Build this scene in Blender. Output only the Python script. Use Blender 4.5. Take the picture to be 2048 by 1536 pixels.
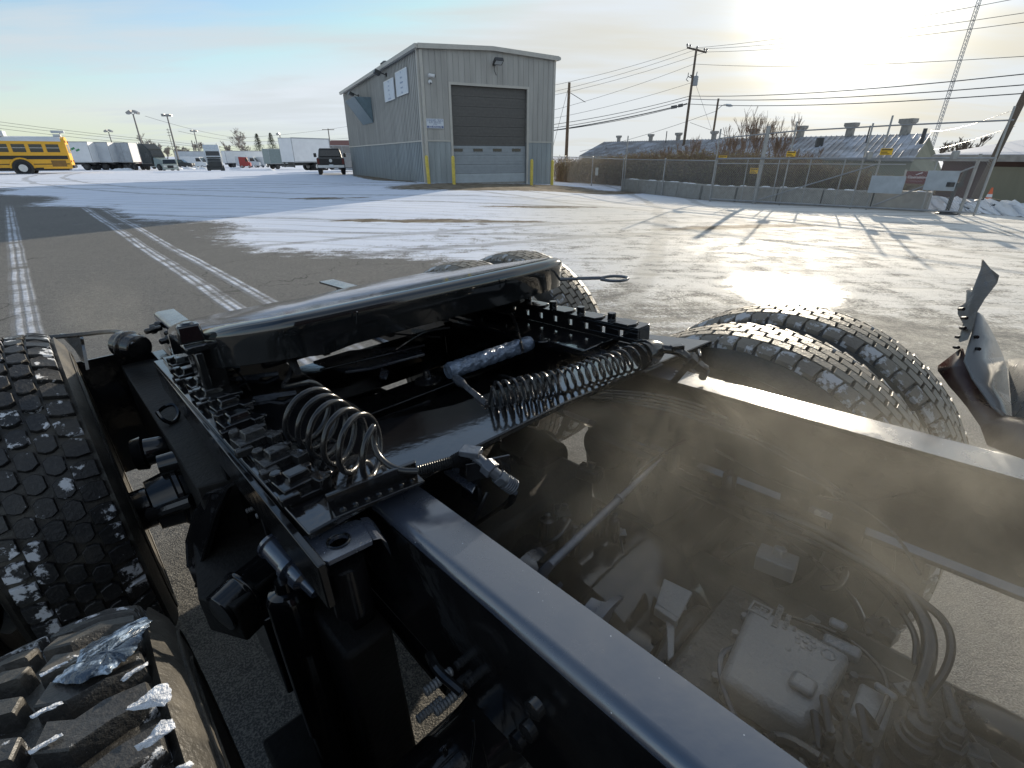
import bpy, bmesh, math, random
import numpy as np
from mathutils import Vector, Matrix
for o in list(bpy.data.objects): bpy.data.objects.remove(o, do_unlink=True)
SC = bpy.context.scene
COL = SC.collection
# ------------------------------------------------------------------ camera
F = 980.0; CX = 1024.0; CY = 768.0; HZ = 312.0; CAMH = 1.5
PITCH = math.atan((CY-HZ)/F)
cam = bpy.data.cameras.new("camera"); camo = bpy.data.objects.new("camera", cam); COL.objects.link(camo)
camo.location = (0, 0, CAMH); camo.rotation_euler = (math.pi/2-PITCH, 0, 0)
cam.sensor_width = 36.0; cam.lens = F/2048*36.0; cam.clip_start = 0.02; cam.clip_end = 6000
SC.camera = camo
# ------------------------------------------------------------------ sun and sky
SUN_EL = math.radians(12.3); SUN_AZ = math.radians(29.65)      # azimuth clockwise from +Y
SDIR = Vector((math.sin(SUN_AZ)*math.cos(SUN_EL), math.cos(SUN_AZ)*math.cos(SUN_EL), math.sin(SUN_EL)))
sl = bpy.data.lights.new("sun", 'SUN'); sl.energy = 3.2; sl.angle = math.radians(0.55); sl.color = (1.0, 0.88, 0.70)
so = bpy.data.objects.new("sun", sl); COL.objects.link(so)
so.rotation_euler = SDIR.to_track_quat('Z', 'Y').to_euler()
SC.view_settings.view_transform = 'Standard'; SC.view_settings.look = 'None'
SC.view_settings.gamma = 1.0; SC.view_settings.exposure = 0.95
try: SC.view_settings.use_curve_mapping = False
except Exception: pass
try:
    SC.cycles.volume_step_rate = 2.0; SC.cycles.volume_bounces = 1; SC.cycles.volume_max_steps = 64
except Exception: pass
W = bpy.data.worlds.new("World"); SC.world = W; W.use_nodes = True
def mkworld():
    nt = W.node_tree; N = nt.nodes; L = nt.links; N.clear()
    out = N.new('ShaderNodeOutputWorld')
    sky = N.new('ShaderNodeTexSky'); sky.sky_type = 'NISHITA'; sky.sun_disc = False
    sky.sun_elevation = SUN_EL; sky.sun_rotation = SUN_AZ; sky.air_density = 1.0; sky.dust_density = 0.35; sky.ozone_density = 2.2
    b1 = N.new('ShaderNodeBackground'); b1.inputs[1].default_value = 0.105
    hs = N.new('ShaderNodeHueSaturation'); hs.inputs['Saturation'].default_value = 1.0
    vm_ = N.new('ShaderNodeVectorMath'); vm_.operation = 'MINIMUM'; L.new(sky.outputs[0], vm_.inputs[0]); vm_.inputs[1].default_value = (3.9, 4.25, 4.6)
    L.new(vm_.outputs[0], hs.inputs['Color']); L.new(hs.outputs[0], b1.inputs[0])
    tc = N.new('ShaderNodeTexCoord')
    sep = N.new('ShaderNodeSeparateXYZ'); L.new(tc.outputs['Generated'], sep.inputs[0])
    def m(op, a, b=None, c=None):
        n = N.new('ShaderNodeMath'); n.operation = op
        for i, v in enumerate((a, b, c)):
            if v is None: continue
            if isinstance(v, (int, float)): n.inputs[i].default_value = v
            else: L.new(v, n.inputs[i])
        return n.outputs[0]
    z = m('MAXIMUM', sep.outputs[2], 0.0)
    k = m('ADD', z, 0.10)
    cmb = N.new('ShaderNodeCombineXYZ'); L.new(m('DIVIDE', sep.outputs[0], k), cmb.inputs[0]); L.new(m('DIVIDE', sep.outputs[1], k), cmb.inputs[1])
    def noise(scale, det, rough, dist, sx, sy, rot, off):
        mp = N.new('ShaderNodeMapping'); mp.inputs['Scale'].default_value = (sx, sy, 1); mp.inputs['Rotation'].default_value = (0, 0, rot); mp.inputs['Location'].default_value = off
        L.new(cmb.outputs[0], mp.inputs[0])
        n = N.new('ShaderNodeTexNoise'); n.inputs['Scale'].default_value = scale; n.inputs['Detail'].default_value = det
        n.inputs['Roughness'].default_value = rough; n.inputs['Distortion'].default_value = dist; L.new(mp.outputs[0], n.inputs['Vector']); return n.outputs[0]
    n1 = noise(1.0, 6, 0.5, 0.5, 0.30, 0.85, 0.35, (3.1, 1.7, 0))
    n2 = noise(1.0, 8, 0.55, 0.5, 0.9, 3.0, -0.2, (7.3, 2.2, 0))
    cl = m('ADD', m('MULTIPLY', n1, 0.74), m('MULTIPLY', n2, 0.26))
    mr = N.new('ShaderNodeMapRange'); mr.interpolation_type = 'SMOOTHSTEP'; L.new(cl, mr.inputs[0]); mr.inputs[1].default_value = 0.38; mr.inputs[2].default_value = 0.62
    cov = m('MULTIPLY', mr.outputs[0], 0.85)
    # direction to the sun
    dt = N.new('ShaderNodeVectorMath'); dt.operation = 'DOT_PRODUCT'; L.new(tc.outputs['Generated'], dt.inputs[0]); dt.inputs[1].default_value = SDIR
    d = m('MAXIMUM', dt.outputs['Value'], 0.0)
    g1 = m('POWER', d, 230.0); g2 = m('POWER', d, 28.0); g3 = m('POWER', d, 7.0)
    # thin cirrus: brighter towards the sun
    cb = N.new('ShaderNodeBackground')
    mixc = N.new('ShaderNodeMix'); mixc.data_type = 'RGBA'; L.new(g3, mixc.inputs[0])
    mixc.inputs[6].default_value = (0.80, 0.875, 0.93, 1); mixc.inputs[7].default_value = (0.98, 0.90, 0.70, 1)
    L.new(mixc.outputs[2], cb.inputs[0])
    L.new(m('ADD', 0.435, m('ADD', m('MULTIPLY', g2, 0.08), m('MULTIPLY', g3, -0.05))), cb.inputs[1])
    # pale haze near the horizon
    hz = m('POWER', m('SUBTRACT', 1.0, m('MINIMUM', z, 1.0)), 7.0)
    cov2 = m('MAXIMUM', cov, m('MULTIPLY', hz, 0.5))
    ms = N.new('ShaderNodeMixShader'); L.new(cov2, ms.inputs[0]); L.new(b1.outputs[0], ms.inputs[1]); L.new(cb.outputs[0], ms.inputs[2])
    gl = N.new('ShaderNodeBackground'); gl.inputs[0].default_value = (1.0, 0.95, 0.83, 1)
    L.new(m('ADD', m('MULTIPLY', g1, 1.6), m('MULTIPLY', g2, 0.02)), gl.inputs[1])
    ad = N.new('ShaderNodeAddShader'); L.new(ms.outputs[0], ad.inputs[0]); L.new(gl.outputs[0], ad.inputs[1])
    L.new(ad.outputs[0], out.inputs[0])
mkworld()
# ------------------------------------------------------------------ frames of reference
_U = np.array([0, math.cos(PITCH), math.sin(PITCH)]); _F = np.array([0, math.sin(PITCH), -math.cos(PITCH)])
WM = np.array([[1., 0, 0], _F, _U])
def _ray(x, y): return np.array([x-CX, -(y-CY), -F])
def wray(x, y): return WM @ _ray(x, y)
_d1 = _ray(40, 395); _d1 = _d1/np.linalg.norm(_d1)
_d2 = _ray(2186, 277); _d2 = _d2-(_d2@_d1)*_d1; _d2 = _d2/np.linalg.norm(_d2)
TM = np.array([_d2, _d1, np.cross(_d2, _d1)])          # truck axes: X across, Y to the rear, Z up
TC = 0.49                                               # eye above the frame rails
ZB = 0.985                                              # frame rail top above the ground
def tz(x, y, z):            # point on the truck at height z over the rail top, seen at photo point x, y
    r = TM @ _ray(x, y); t = (z-TC)/r[2]; return Vector((r[0]*t, r[1]*t, z))
def tY(x, y, Y):
    r = TM @ _ray(x, y); t = Y/r[1]; return Vector((r[0]*t, Y, r[2]*t+TC))
def tX(x, y, X):
    r = TM @ _ray(x, y); t = X/r[0]; return Vector((X, r[1]*t, r[2]*t+TC))
MT = Matrix((WM @ TM.T).tolist()).to_4x4()
TRUCK_M = Matrix.Translation((0, 0, CAMH)) @ MT @ Matrix.Translation((0, 0, -TC-ZB))
def t2w(v): return TRUCK_M @ (Vector(v)+Vector((0, 0, ZB)))
def at(x, y, d):            # world point at horizontal distance d
    r = wray(x, y); k = d/math.hypot(r[0], r[1]); return Vector((r[0]*k, r[1]*k, CAMH+r[2]*k))
def vplane(x, y, A, B):     # world point on the vertical plane through A and B
    r = wray(x, y); nx, ny = B[1]-A[1], -(B[0]-A[0]); t = (nx*A[0]+ny*A[1])/(nx*r[0]+ny*r[1])
    return Vector((r[0]*t, r[1]*t, CAMH+r[2]*t))
# ------------------------------------------------------------------ ground height
_cp = [(0, 0, 0), (1.5, 1, 0.0), (-1.3, 1.3, -0.05), (-2.5, 2.5, -0.1), (2, -2, .05), (-2, -2, 0), (3.4, 6, 0), (-5, 8, -.05), (-10, 14, -.02), (-18, 18.5, 0),
       (-8, 18.5, .03), (-4.4, 28, .25), (2.3, 31.4, .17), (-1, 24, .20), (-15, 51.5, .02), (-9, 40, .1), (-42, 49, .1), (-30, 40, .08), (-16, 48, .03), (-25, 47, .05),
       (4.8, 32, -.32), (5.6, 27.1, -.28), (8.3, 21.9, -.24), (14.3, 16, -.19), (5, 15, -.05), (10, 10, -.1), (20, 24, -.35), (15, 34, -.5), (30, 30, -.5), (20, 60, -1.2),
       (40, 45, -1.2), (-69, 93, -.55), (-75, 90, -.5), (-60, 110, -.93), (-36, 89, -.9), (-79, 124, -1.2), (-30, 120, -1.3), (0, 100, -1.3), (0, 250, -1.6), (-200, 200, -1.6), (200, 200, -1.6), (200, 0, -1), (-60, 0, 0), (0, -60, 0)]
_cp = np.array(_cp, float)
def gz_np(x, y):
    x = np.asarray(x, float)[..., None]; y = np.asarray(y, float)[..., None]
    s = 0.12*np.hypot(_cp[:, 0], _cp[:, 1])+0.6
    w = ((x-_cp[:, 0])**2+(y-_cp[:, 1])**2+s*s)**-1.9*s**1.0
    return (w*_cp[:, 2]).sum(-1)/w.sum(-1)
def gz(x, y): return float(gz_np(x, y))
def on(v): return Vector((v[0], v[1], gz(v[0], v[1])))
# ------------------------------------------------------------------ materials
def mat(name, col, rough=0.5, metal=0.0, var=0.12, vs=4.0, bump=0.0, bs=60.0, col2=None, thr=None, spec=0.5, coat=0.0, alpha=None, rvar=0.0, ior=None, streak=False):
    m = bpy.data.materials.new(name); m.use_nodes = True; nt = m.node_tree; N = nt.nodes; L = nt.links
    b = N['Principled BSDF']; b.inputs['Roughness'].default_value = rough; b.inputs['Metallic'].default_value = metal
    b.inputs['Specular IOR Level'].default_value = spec; b.inputs['Coat Weight'].default_value = coat; b.inputs['Coat Roughness'].default_value = 0.05
    if ior: b.inputs['IOR'].default_value = ior
    tc = N.new('ShaderNodeTexCoord'); mp = N.new('ShaderNodeMapping'); L.new(tc.outputs['Object'], mp.inputs[0])
    if streak: mp.inputs['Scale'].default_value = (1, 1, 0.12)
    n = N.new('ShaderNodeTexNoise'); n.inputs['Scale'].default_value = vs; n.inputs['Detail'].default_value = 6; n.inputs['Roughness'].default_value = 0.6
    L.new(mp.outputs[0], n.inputs['Vector'])
    mr = N.new('ShaderNodeMapRange'); L.new(n.outputs[0], mr.inputs[0])
    mr.inputs[1].default_value = 0.3 if thr is None else thr[0]; mr.inputs[2].default_value = 0.7 if thr is None else thr[1]
    mx = N.new('ShaderNodeMix'); mx.data_type = 'RGBA'; L.new(mr.outputs[0], mx.inputs[0])
    c = tuple(col)
    c2 = col2 if col2 else tuple(v*(1+var) for v in c)
    c1 = c if col2 else tuple(v*(1-var) for v in c)
    mx.inputs[6].default_value = (*c1, 1); mx.inputs[7].default_value = (*c2, 1)
    L.new(mx.outputs[2], b.inputs['Base Color'])
    if rvar:
        r2 = N.new('ShaderNodeMapRange'); L.new(n.outputs[0], r2.inputs[0]); r2.inputs[1].default_value = .3; r2.inputs[2].default_value = .7
        r2.inputs[3].default_value = max(0.02, rough-rvar); r2.inputs[4].default_value = rough+rvar; L.new(r2.outputs[0], b.inputs['Roughness'])
    if bump:
        n2 = N.new('ShaderNodeTexNoise'); n2.inputs['Scale'].default_value = bs; n2.inputs['Detail'].default_value = 5; L.new(tc.outputs['Object'], n2.inputs['Vector'])
        bp = N.new('ShaderNodeBump'); bp.inputs['Strength'].default_value = bump; bp.inputs['Distance'].default_value = 0.01
        L.new(n2.outputs[0], bp.inputs['Height']); L.new(bp.outputs[0], b.inputs['Normal'])
    return m
# ------------------------------------------------------------------ mesh builder
class MB:
    def __init__(s): s.v = []; s.f = []; s.m = []
    def add(s, V, Fs, mi=0):
        b = len(s.v); s.v += [Vector(p) for p in V]; s.f += [tuple(i+b for i in f) for f in Fs]; s.m += [mi]*len(Fs); return s
    def box(s, c, d, R=None, mi=0, taper=1.0):
        hx, hy, hz = d[0]/2, d[1]/2, d[2]/2; c = Vector(c); P = []
        for sz in (-1, 1):
            k = taper if sz > 0 else 1.0
            for sx, sy in ((-1, -1), (1, -1), (1, 1), (-1, 1)):
                q = Vector((sx*hx*k, sy*hy*k, sz*hz)); P.append(c+(R @ q if R is not None else q))
        return s.add(P, [(3, 2, 1, 0), (4, 5, 6, 7), (0, 1, 5, 4), (1, 2, 6, 5), (2, 3, 7, 6), (3, 0, 4, 7)], mi)
    def b2(s, a, b, mi=0):  # box from two corners
        return s.box([(a[i]+b[i])/2 for i in range(3)], [abs(b[i]-a[i]) for i in range(3)], None, mi)
    def tube(s, pts, r, n=8, mi=0, caps=True, closed=False):
        pts = [Vector(p) for p in pts]; k = len(pts); rs = list(r) if hasattr(r, '__len__') else [r]*k
        V = []; up = None
        for i, p in enumerate(pts):
            if closed: t = pts[(i+1) % k]-pts[i-1]
            else: t = pts[min(i+1, k-1)]-pts[max(i-1, 0)]
            if t.length < 1e-9: t = Vector((0, 0, 1))
            t.normalize()
            if up is None: up = Vector((0, 0, 1)) if abs(t.z) < 0.9 else Vector((1, 0, 0))
            a = (up-t*up.dot(t))
            if a.length < 1e-6: a = t.orthogonal()
            a.normalize(); up = a; bb = t.cross(a)
            for j in range(n):
                an = 2*math.pi*j/n; V.append(p+(a*math.cos(an)+bb*math.sin(an))*rs[i])
        Fs = []
        for i in range(k if closed else k-1):
            i2 = (i+1) % k
            for j in range(n):
                j2 = (j+1) % n; Fs.append((i*n+j, i*n+j2, i2*n+j2, i2*n+j))
        if caps and not closed:
            Fs.append(tuple(range(n-1, -1, -1))); Fs.append(tuple((k-1)*n+j for j in range(n)))
        return s.add(V, Fs, mi)
    def cyl(s, a, b, r, r2=None, n=16, mi=0): return s.tube([a, b], [r, r if r2 is None else r2], n, mi)
    def lathe(s, o, ax, prof, n=32, mi=0, caps=True):   # prof: (along axis, radius)
        o = Vector(o); ax = Vector(ax).normalized(); a = ax.orthogonal().normalized(); b = ax.cross(a); V = []
        for h, r in prof:
            for j in range(n):
                an = 2*math.pi*j/n; V.append(o+ax*h+(a*math.cos(an)+b*math.sin(an))*r)
        Fs = []
        for i in range(len(prof)-1):
            for j in range(n):
                j2 = (j+1) % n; Fs.append((i*n+j, i*n+j2, (i+1)*n+j2, (i+1)*n+j))
        if caps:
            Fs.append(tuple(range(n-1, -1, -1))); Fs.append(tuple((len(prof)-1)*n+j for j in range(n)))
        return s.add(V, Fs, mi)
    def prism(s, pts, ext, mi=0):   # polygon pts (3D), extruded by vector ext
        n = len(pts); e = Vector(ext); P = [Vector(p) for p in pts]
        nn = Vector((0, 0, 0))
        for i in range(n): nn += P[i].cross(P[(i+1) % n])
        if nn.dot(e) < 0: P = P[::-1]
        V = P+[p+e for p in P]
        Fs = [tuple(range(n-1, -1, -1)), tuple(range(n, 2*n))]+[(i, (i+1) % n, n+(i+1) % n, n+i) for i in range(n)]
        return s.add(V, Fs, mi)
    def quad(s, a, b, c, d, mi=0): return s.add([a, b, c, d], [(0, 1, 2, 3)], mi)
    def nut(s, c, ax, r, h, mi=0): ax = Vector(ax).normalized(); return s.tube([Vector(c), Vector(c)+ax*h], r, 6, mi)
    def merge(s, o, M=None):
        b = len(s.v); s.v += [(M @ p if M is not None else p.copy()) for p in o.v]; s.f += [tuple(i+b for i in f) for f in o.f]; s.m += o.m; return s
    def build(s, name, mats, parent=None, smooth=True, shift=None, bevel=0.0, ang=35):
        me = bpy.data.meshes.new(name)
        sh = Vector(shift) if shift is not None else Vector((0, 0, 0))
        me.from_pydata([tuple(p+sh) for p in s.v], [], s.f)
        if not isinstance(mats, (list, tuple)): mats = [mats]
        for q in mats: me.materials.append(q)
        if len(mats) > 1: me.polygons.foreach_set('material_index', s.m)
        me.update()
        if smooth:
            me.polygons.foreach_set('use_smooth', [True]*len(me.polygons))
            try: me.set_sharp_from_angle(angle=math.radians(ang))
            except Exception: pass
        o = bpy.data.objects.new(name, me); COL.objects.link(o)
        if parent is not None: o.parent = parent
        if bevel:
            bv = o.modifiers.new('edge', 'BEVEL'); bv.width = bevel; bv.segments = 2; bv.limit_method = 'ANGLE'; bv.angle_limit = math.radians(40)
            bv.harden_normals = False
        return o
def tag(o, label, cat, group=None):
    o['label'] = label; o['category'] = cat
    if group: o['group'] = group
    return o
def thing(name, label, cat, loc=(0, 0, 0), rz=0.0, group=None, M=None):
    o = bpy.data.objects.new(name, None); COL.objects.link(o); o.empty_display_size = 0.3
    if M is not None: o.matrix_world = M
    else: o.location = loc; o.rotation_euler = (0, 0, rz)
    return tag(o, label, cat, group)
def rz(a): return Matrix.Rotation(a, 3, 'Z')
def chaikin(p, it=2, closed=False):
    p = [Vector(q) for q in p]
    for _ in range(it):
        q = [] if closed else [p[0]]
        n = len(p)
        for i in range(n if closed else n-1):
            a, b = p[i], p[(i+1) % n]; q += [a*.75+b*.25, a*.25+b*.75]
        if not closed: q.append(p[-1])
        p = q
    return p
def text_mesh(txt, size, name, m, M, parent=None, ext=0.002, align='CENTER'):
    c = bpy.data.curves.new(name, 'FONT'); c.body = txt; c.size = size; c.align_x = align; c.align_y = 'CENTER'; c.extrude = ext
    to = bpy.data.objects.new(name+'_tmp', c); COL.objects.link(to)
    dg = bpy.context.evaluated_depsgraph_get(); dg.update()
    me = bpy.data.meshes.new_from_object(to.evaluated_get(dg)); bpy.data.objects.remove(to, do_unlink=True)
    me.transform(M); me.materials.clear(); me.materials.append(m); me.name = name
    o = bpy.data.objects.new(name, me); COL.objects.link(o)
    if parent is not None: o.parent = parent
    return o
# ================================================================== GROUND
def make_ground():
    rr = np.concatenate([[0.12], 0.3*np.exp(np.linspace(0, math.log(2600/0.3), 400))])
    a1 = np.radians(np.linspace(-62, 62, 260)); a2 = np.radians(np.linspace(62, 298, 72)[1:-1])
    aa = np.concatenate([a1, a2]); na = len(aa); nr = len(rr)
    A, R = np.meshgrid(aa, rr); X = R*np.sin(A); Y = R*np.cos(A)
    Z = gz_np(X.ravel(), Y.ravel()).reshape(X.shape)
    und = 0.012*np.sin(X*0.7+1.3*np.sin(Y*.31))*np.sin(Y*0.45+.8)
    Z = Z+und*np.clip((R-3)/6, 0, 1)
    V = np.stack([X, Y, Z], -1).reshape(-1, 3)
    Fs = []
    for i in range(nr-1):
        for j in range(na):
            j2 = (j+1) % na; Fs.append((i*na+j, i*na+j2, (i+1)*na+j2, (i+1)*na+j))
    Fs.append(tuple(range(na)))
    me = bpy.data.meshes.new('ground'); me.from_pydata(V.tolist(), [], Fs); me.update()
    me.polygons.foreach_set('use_smooth', [True]*len(me.polygons))
    if me.polygons[0].normal.z < 0: me.flip_normals()
    x = V[:, 0]; y = V[:, 1]
    sm = lambda a, b, v: (lambda t: t*t*(3-2*t))(np.clip((v-a)/(b-a), 0, 1))
    t = (y+.76*x-4.9)/1.256+0.5*np.sin(x*1.1)+.35*np.sin(y*1.7+x*.6)
    left = 1-sm(-6, -1, x)
    full = 0.97*left+(1-left)*(0.64+0.26*sm(10, 22, y))
    s = sm(-0.3, 2.6, t)*full
    s = s+0.12*(1-sm(-0.5, 1.0, t))*sm(-16, -5, -y)*0
    dry = sm(1.6, 3.2, x)*(1-sm(3.0, 5.5, y)); s = s*(1-0.45*dry)
    # bare apron before the shed and bare streaks
    def ell(cx, cy, rx, ry, rot=0.0):
        c, q = math.cos(rot), math.sin(rot); u = (x-cx)*c+(y-cy)*q; w = -(x-cx)*q+(y-cy)*c
        return np.clip(1-((u/rx)**2+(w/ry)**2), 0, 1)
    dirt = np.maximum.reduce([ell(-.5, 26.6, 6.5, 3.6, .46)*2.2, ell(-9.5, 38.0, 12.5, 1.5, 2.0)*1.6, ell(-2.0, 13.3, 3.4, .35, .02)*1.8, ell(1.0, 17.2, 2.6, .4, .05)*1.2, ell(5.5, 12.4, 2.6, .35, .25)*1.5, ell(-7, 20.0, 2.0, .5, .1)*1.6, ell(2.0, 25.5, 7, 2.0, .46)*1.6])
    dirt = np.clip(dirt, 0, 1)
    s = s*(1-0.9*dirt)
    wet = np.clip(np.maximum(ell(3.40, 6.1, .80, 1.15, -.3)*1.1, ell(4.2, 9.0, 2.0, 2.6, -.2)*.25), 0, 1)
    ice = sm(-1.5, 2.5, x)*(1-sm(16, 30, y))*sm(-1, 2, t)
    for nme, arr in (('snow', s), ('dirt', dirt), ('wet', wet), ('ice', ice)):
        at_ = me.attributes.new(nme, 'FLOAT', 'POINT'); at_.data.foreach_set('value', arr.astype(np.float32))
    # material
    m = bpy.data.materials.new('asphalt_and_snow'); m.use_nodes = True; nt = m.node_tree; N = nt.nodes; L = nt.links
    b = N['Principled BSDF']; geo = N.new('ShaderNodeNewGeometry')
    def mt(op, a, b_=None, c=None, cl=False):
        n = N.new('ShaderNodeMath'); n.operation = op; n.use_clamp = cl
        for i, v in enumerate((a, b_, c)):
            if v is None: continue
            if isinstance(v, (int, float)): n.inputs[i].default_value = v
            else: L.new(v, n.inputs[i])
        return n.outputs[0]
    def att(nm): n = N.new('ShaderNodeAttribute'); n.attribute_name = nm; return n.outputs['Fac']
    def noi(sc, det=6, ro=.6, scl=(1, 1, 1), rot=0, dist=0.0):
        mp = N.new('ShaderNodeMapping'); mp.vector_type = 'TEXTURE' if False else 'POINT'
        mp.inputs['Rotation'].default_value = (0, 0, rot); mp.inputs['Scale'].default_value = scl; L.new(geo.outputs['Position'], mp.inputs[0])
        n = N.new('ShaderNodeTexNoise'); n.inputs['Scale'].default_value = sc; n.inputs['Detail'].default_value = det; n.inputs['Roughness'].default_value = ro; n.inputs['Distortion'].default_value = dist
        L.new(mp.outputs[0], n.inputs['Vector']); return n.outputs[0]
    def mr(v, a, b_, c=0., d=1., sm_=True):
        n = N.new('ShaderNodeMapRange'); n.interpolation_type = 'SMOOTHSTEP' if sm_ else 'LINEAR'
        if not isinstance(v, (int, float)): L.new(v, n.inputs[0])
        for i, q in ((1, a), (2, b_), (3, c), (4, d)):
            if isinstance(q, (int, float)): n.inputs[i].default_value = q
            else: L.new(q, n.inputs[i])
        return n.outputs[0]
    def mix(f, a, c):
        n = N.new('ShaderNodeMix'); n.data_type = 'RGBA'
        if isinstance(f, (int, float)): n.inputs[0].default_value = f
        else: L.new(f, n.inputs[0])
        for i, q in ((6, a), (7, c)):
            if isinstance(q, tuple): n.inputs[i].default_value = (*q, 1)
            else: L.new(q, n.inputs[i])
        return n.outputs[2]
    snow, dirt_, wet_, ice_ = att('snow'), att('dirt'), att('wet'), att('ice')
    nbig = noi(0.35, 5, .55); nmed = noi(2.3, 8, .65); nfine = noi(28, 5, .7); ngr = noi(170, 3, .6)
    nstr = noi(1.0, 8, .62, (0.35, 3.2, 1), -0.12, 1.2); nstr2 = noi(1.0, 7, .6, (0.5, 7.0, 1), 0.45, .8)
    comb = mt('ADD', mt('ADD', mt('MULTIPLY', nmed, .38), mt('MULTIPLY', nstr, .18)), mt('ADD', mt('MULTIPLY', nfine, .28), mt('MULTIPLY', nstr2, .16)))
    comb = mr(comb, 0.34, 0.66, 0, 1, False)
    inv = mt('SUBTRACT', 1.0, snow)
    sm1 = mr(comb, mt('SUBTRACT', inv, .16), mt('ADD', inv, .16))
    # wheel tracks left by the duals of the truck (lines running along the truck's own axis)
    lat = MT.to_3x3().col[0]; lon = MT.to_3x3().col[1]
    def dot(v):
        n = N.new('ShaderNodeVectorMath'); n.operation = 'DOT_PRODUCT'; L.new(geo.outputs['Position'], n.inputs[0]); n.inputs[1].default_value = (v[0], v[1], 0); return n.outputs['Value']
    L.new(mt('ADD', mr(wet_, 0, .4, .12, .8), mt('MULTIPLY', ice_, .0)), b.inputs['Specular IOR Level'])
    U = dot(lat); Vv = dot(lon)
    Uw = mt('ADD', U, mt('MULTIPLY', mt('SUBTRACT', nbig, .5), .10))
    def band(c, w): return mr(mt('ABSOLUTE', mt('SUBTRACT', Uw, c)), w*.55, w, 1, 0)
    tb = mt('MAXIMUM', mt('MAXIMUM', band(1.42, .12), band(1.80, .10)), mt('MULTIPLY', band(-.32, .13), .9))
    tb2 = mt('MULTIPLY', mt('MAXIMUM', band(-7.2, .3), band(-5.3, .3)), .25)
    fine_line = mr(mt('ABSOLUTE', mt('SINE', mt('MULTIPLY', Uw, 38.0))), .3, .95, .25, 1)
    lug = mr(mt('SINE', mt('MULTIPLY', Vv, 46.0)), -.5, .6, .8, 1)
    trk = mt('MULTIPLY', mt('MULTIPLY', tb, mr(Vv, 3.0, 4.5)), mt('MULTIPLY', fine_line, lug))
    trk = mt('MULTIPLY', trk, mr(mt('ADD', nmed, mt('MULTIPLY', nfine, .4)), .50, .82))
    trk = mt('MULTIPLY', trk, mr(Vv, 21, 25, 1, 0))
    trk = mt('MULTIPLY', mt('MULTIPLY', trk, .85, None, True), mt('SUBTRACT', 1.0, mt('MULTIPLY', snow, .7)), None, True)
    # sweeping tyre lines through the snow further out
    wv = N.new('ShaderNodeTexWave'); wv.wave_type = 'BANDS'; wv.bands_direction = 'Y'; wv.inputs['Scale'].default_value = .42; wv.inputs['Distortion'].default_value = 5.0; wv.inputs['Detail'].default_value = 2; wv.inputs['Detail Scale'].default_value = .35
    mp = N.new('ShaderNodeMapping'); mp.inputs['Rotation'].default_value = (0, 0, .22); L.new(geo.outputs['Position'], mp.inputs[0]); L.new(mp.outputs[0], wv.inputs['Vector'])
    ruts = mt('MULTIPLY', mr(wv.outputs['Fac'], .80, .97), mr(nstr2, .42, .6))
    ruts = mt('MULTIPLY', ruts, .35)
    asph = mix(mr(nbig, .35, .65), (.135, .136, .136), (.185, .183, .178))
    asph = mix(mr(ngr, .42, .62), mix(.5, asph, (.05, .05, .05)), (.27, .26, .24)); asph = mix(mt('MULTIPLY', mr(nfine, .5, .72), .55), asph, (.075, .075, .074)); asph = mix(mt('MULTIPLY', mr(nfine, .48, .30), .45), asph, (.30, .29, .27))
    asph = mix(mt('MULTIPLY', mr(nmed, .5, .75), .35), asph, (.23, .22, .205))
    vor = N.new('ShaderNodeTexVoronoi'); vor.feature = 'DISTANCE_TO_EDGE'; vor.inputs['Scale'].default_value = .55; vor.inputs['Randomness'].default_value = 1
    vm = N.new('ShaderNodeMapping'); dn = N.new('ShaderNodeTexNoise'); dn.inputs['Scale'].default_value = 1.6; dn.inputs['Detail'].default_value = 5; L.new(geo.outputs['Position'], dn.inputs['Vector'])
    vadd = N.new('ShaderNodeVectorMath'); vadd.operation = 'MULTIPLY_ADD'; L.new(dn.outputs['Color'], vadd.inputs[0]); vadd.inputs[1].default_value = (.9, .9, 0); L.new(geo.outputs['Position'], vadd.inputs[2])
    L.new(vadd.outputs[0], vor.inputs['Vector'])
    crack = mt('MULTIPLY', mr(vor.outputs['Distance'], 0.0, 0.007, 1, 0), mr(nbig, .45, .6))
    asph = mix(mt('MULTIPLY', crack, .8), asph, (.03, .028, .026))
    asph = mix(mt('MULTIPLY', mt('MULTIPLY', ice_, .85), mr(mt('ADD', mt('MULTIPLY', nmed, .6), mt('MULTIPLY', nfine, .4)), .36, .6)), asph, (.54, .50, .42))
    dirtc = mix(mr(nmed, .4, .6), (.16, .125, .085), (.27, .23, .175))
    asph = mix(dirt_, asph, dirtc)
    snc = mix(mr(nstr, .35, .7), (.70, .75, .86), (.80, .84, .93))
    snc = mix(mt('MULTIPLY', ice_, .85), snc, (.72, .68, .60))  # thin ice, with the warm tan of the sun mixed into its colour
    cov = mt('SUBTRACT', sm1, mt('MULTIPLY', ruts, sm1), None, True)
    arcs = None
    for ax_, ay_, ar_ in ((-30, -10, 43), (-30, -10, 45.1), (20, -30, 44.6), (20, -30, 46.7), (2, 60, 47), (2, 60, 49.1), (10, 75, 56), (10, 75, 58.1), (-60, 30, 66), (-60, 30, 68.1), (-14, 70, 42), (-14, 70, 44.1)):
        vd = N.new('ShaderNodeVectorMath'); vd.operation = 'DISTANCE'; sx_ = N.new('ShaderNodeVectorMath'); sx_.operation = 'MULTIPLY'; L.new(geo.outputs['Position'], sx_.inputs[0]); sx_.inputs[1].default_value = (1, 1, 0)
        L.new(sx_.outputs[0], vd.inputs[0]); vd.inputs[1].default_value = (ax_, ay_, 0)
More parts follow.
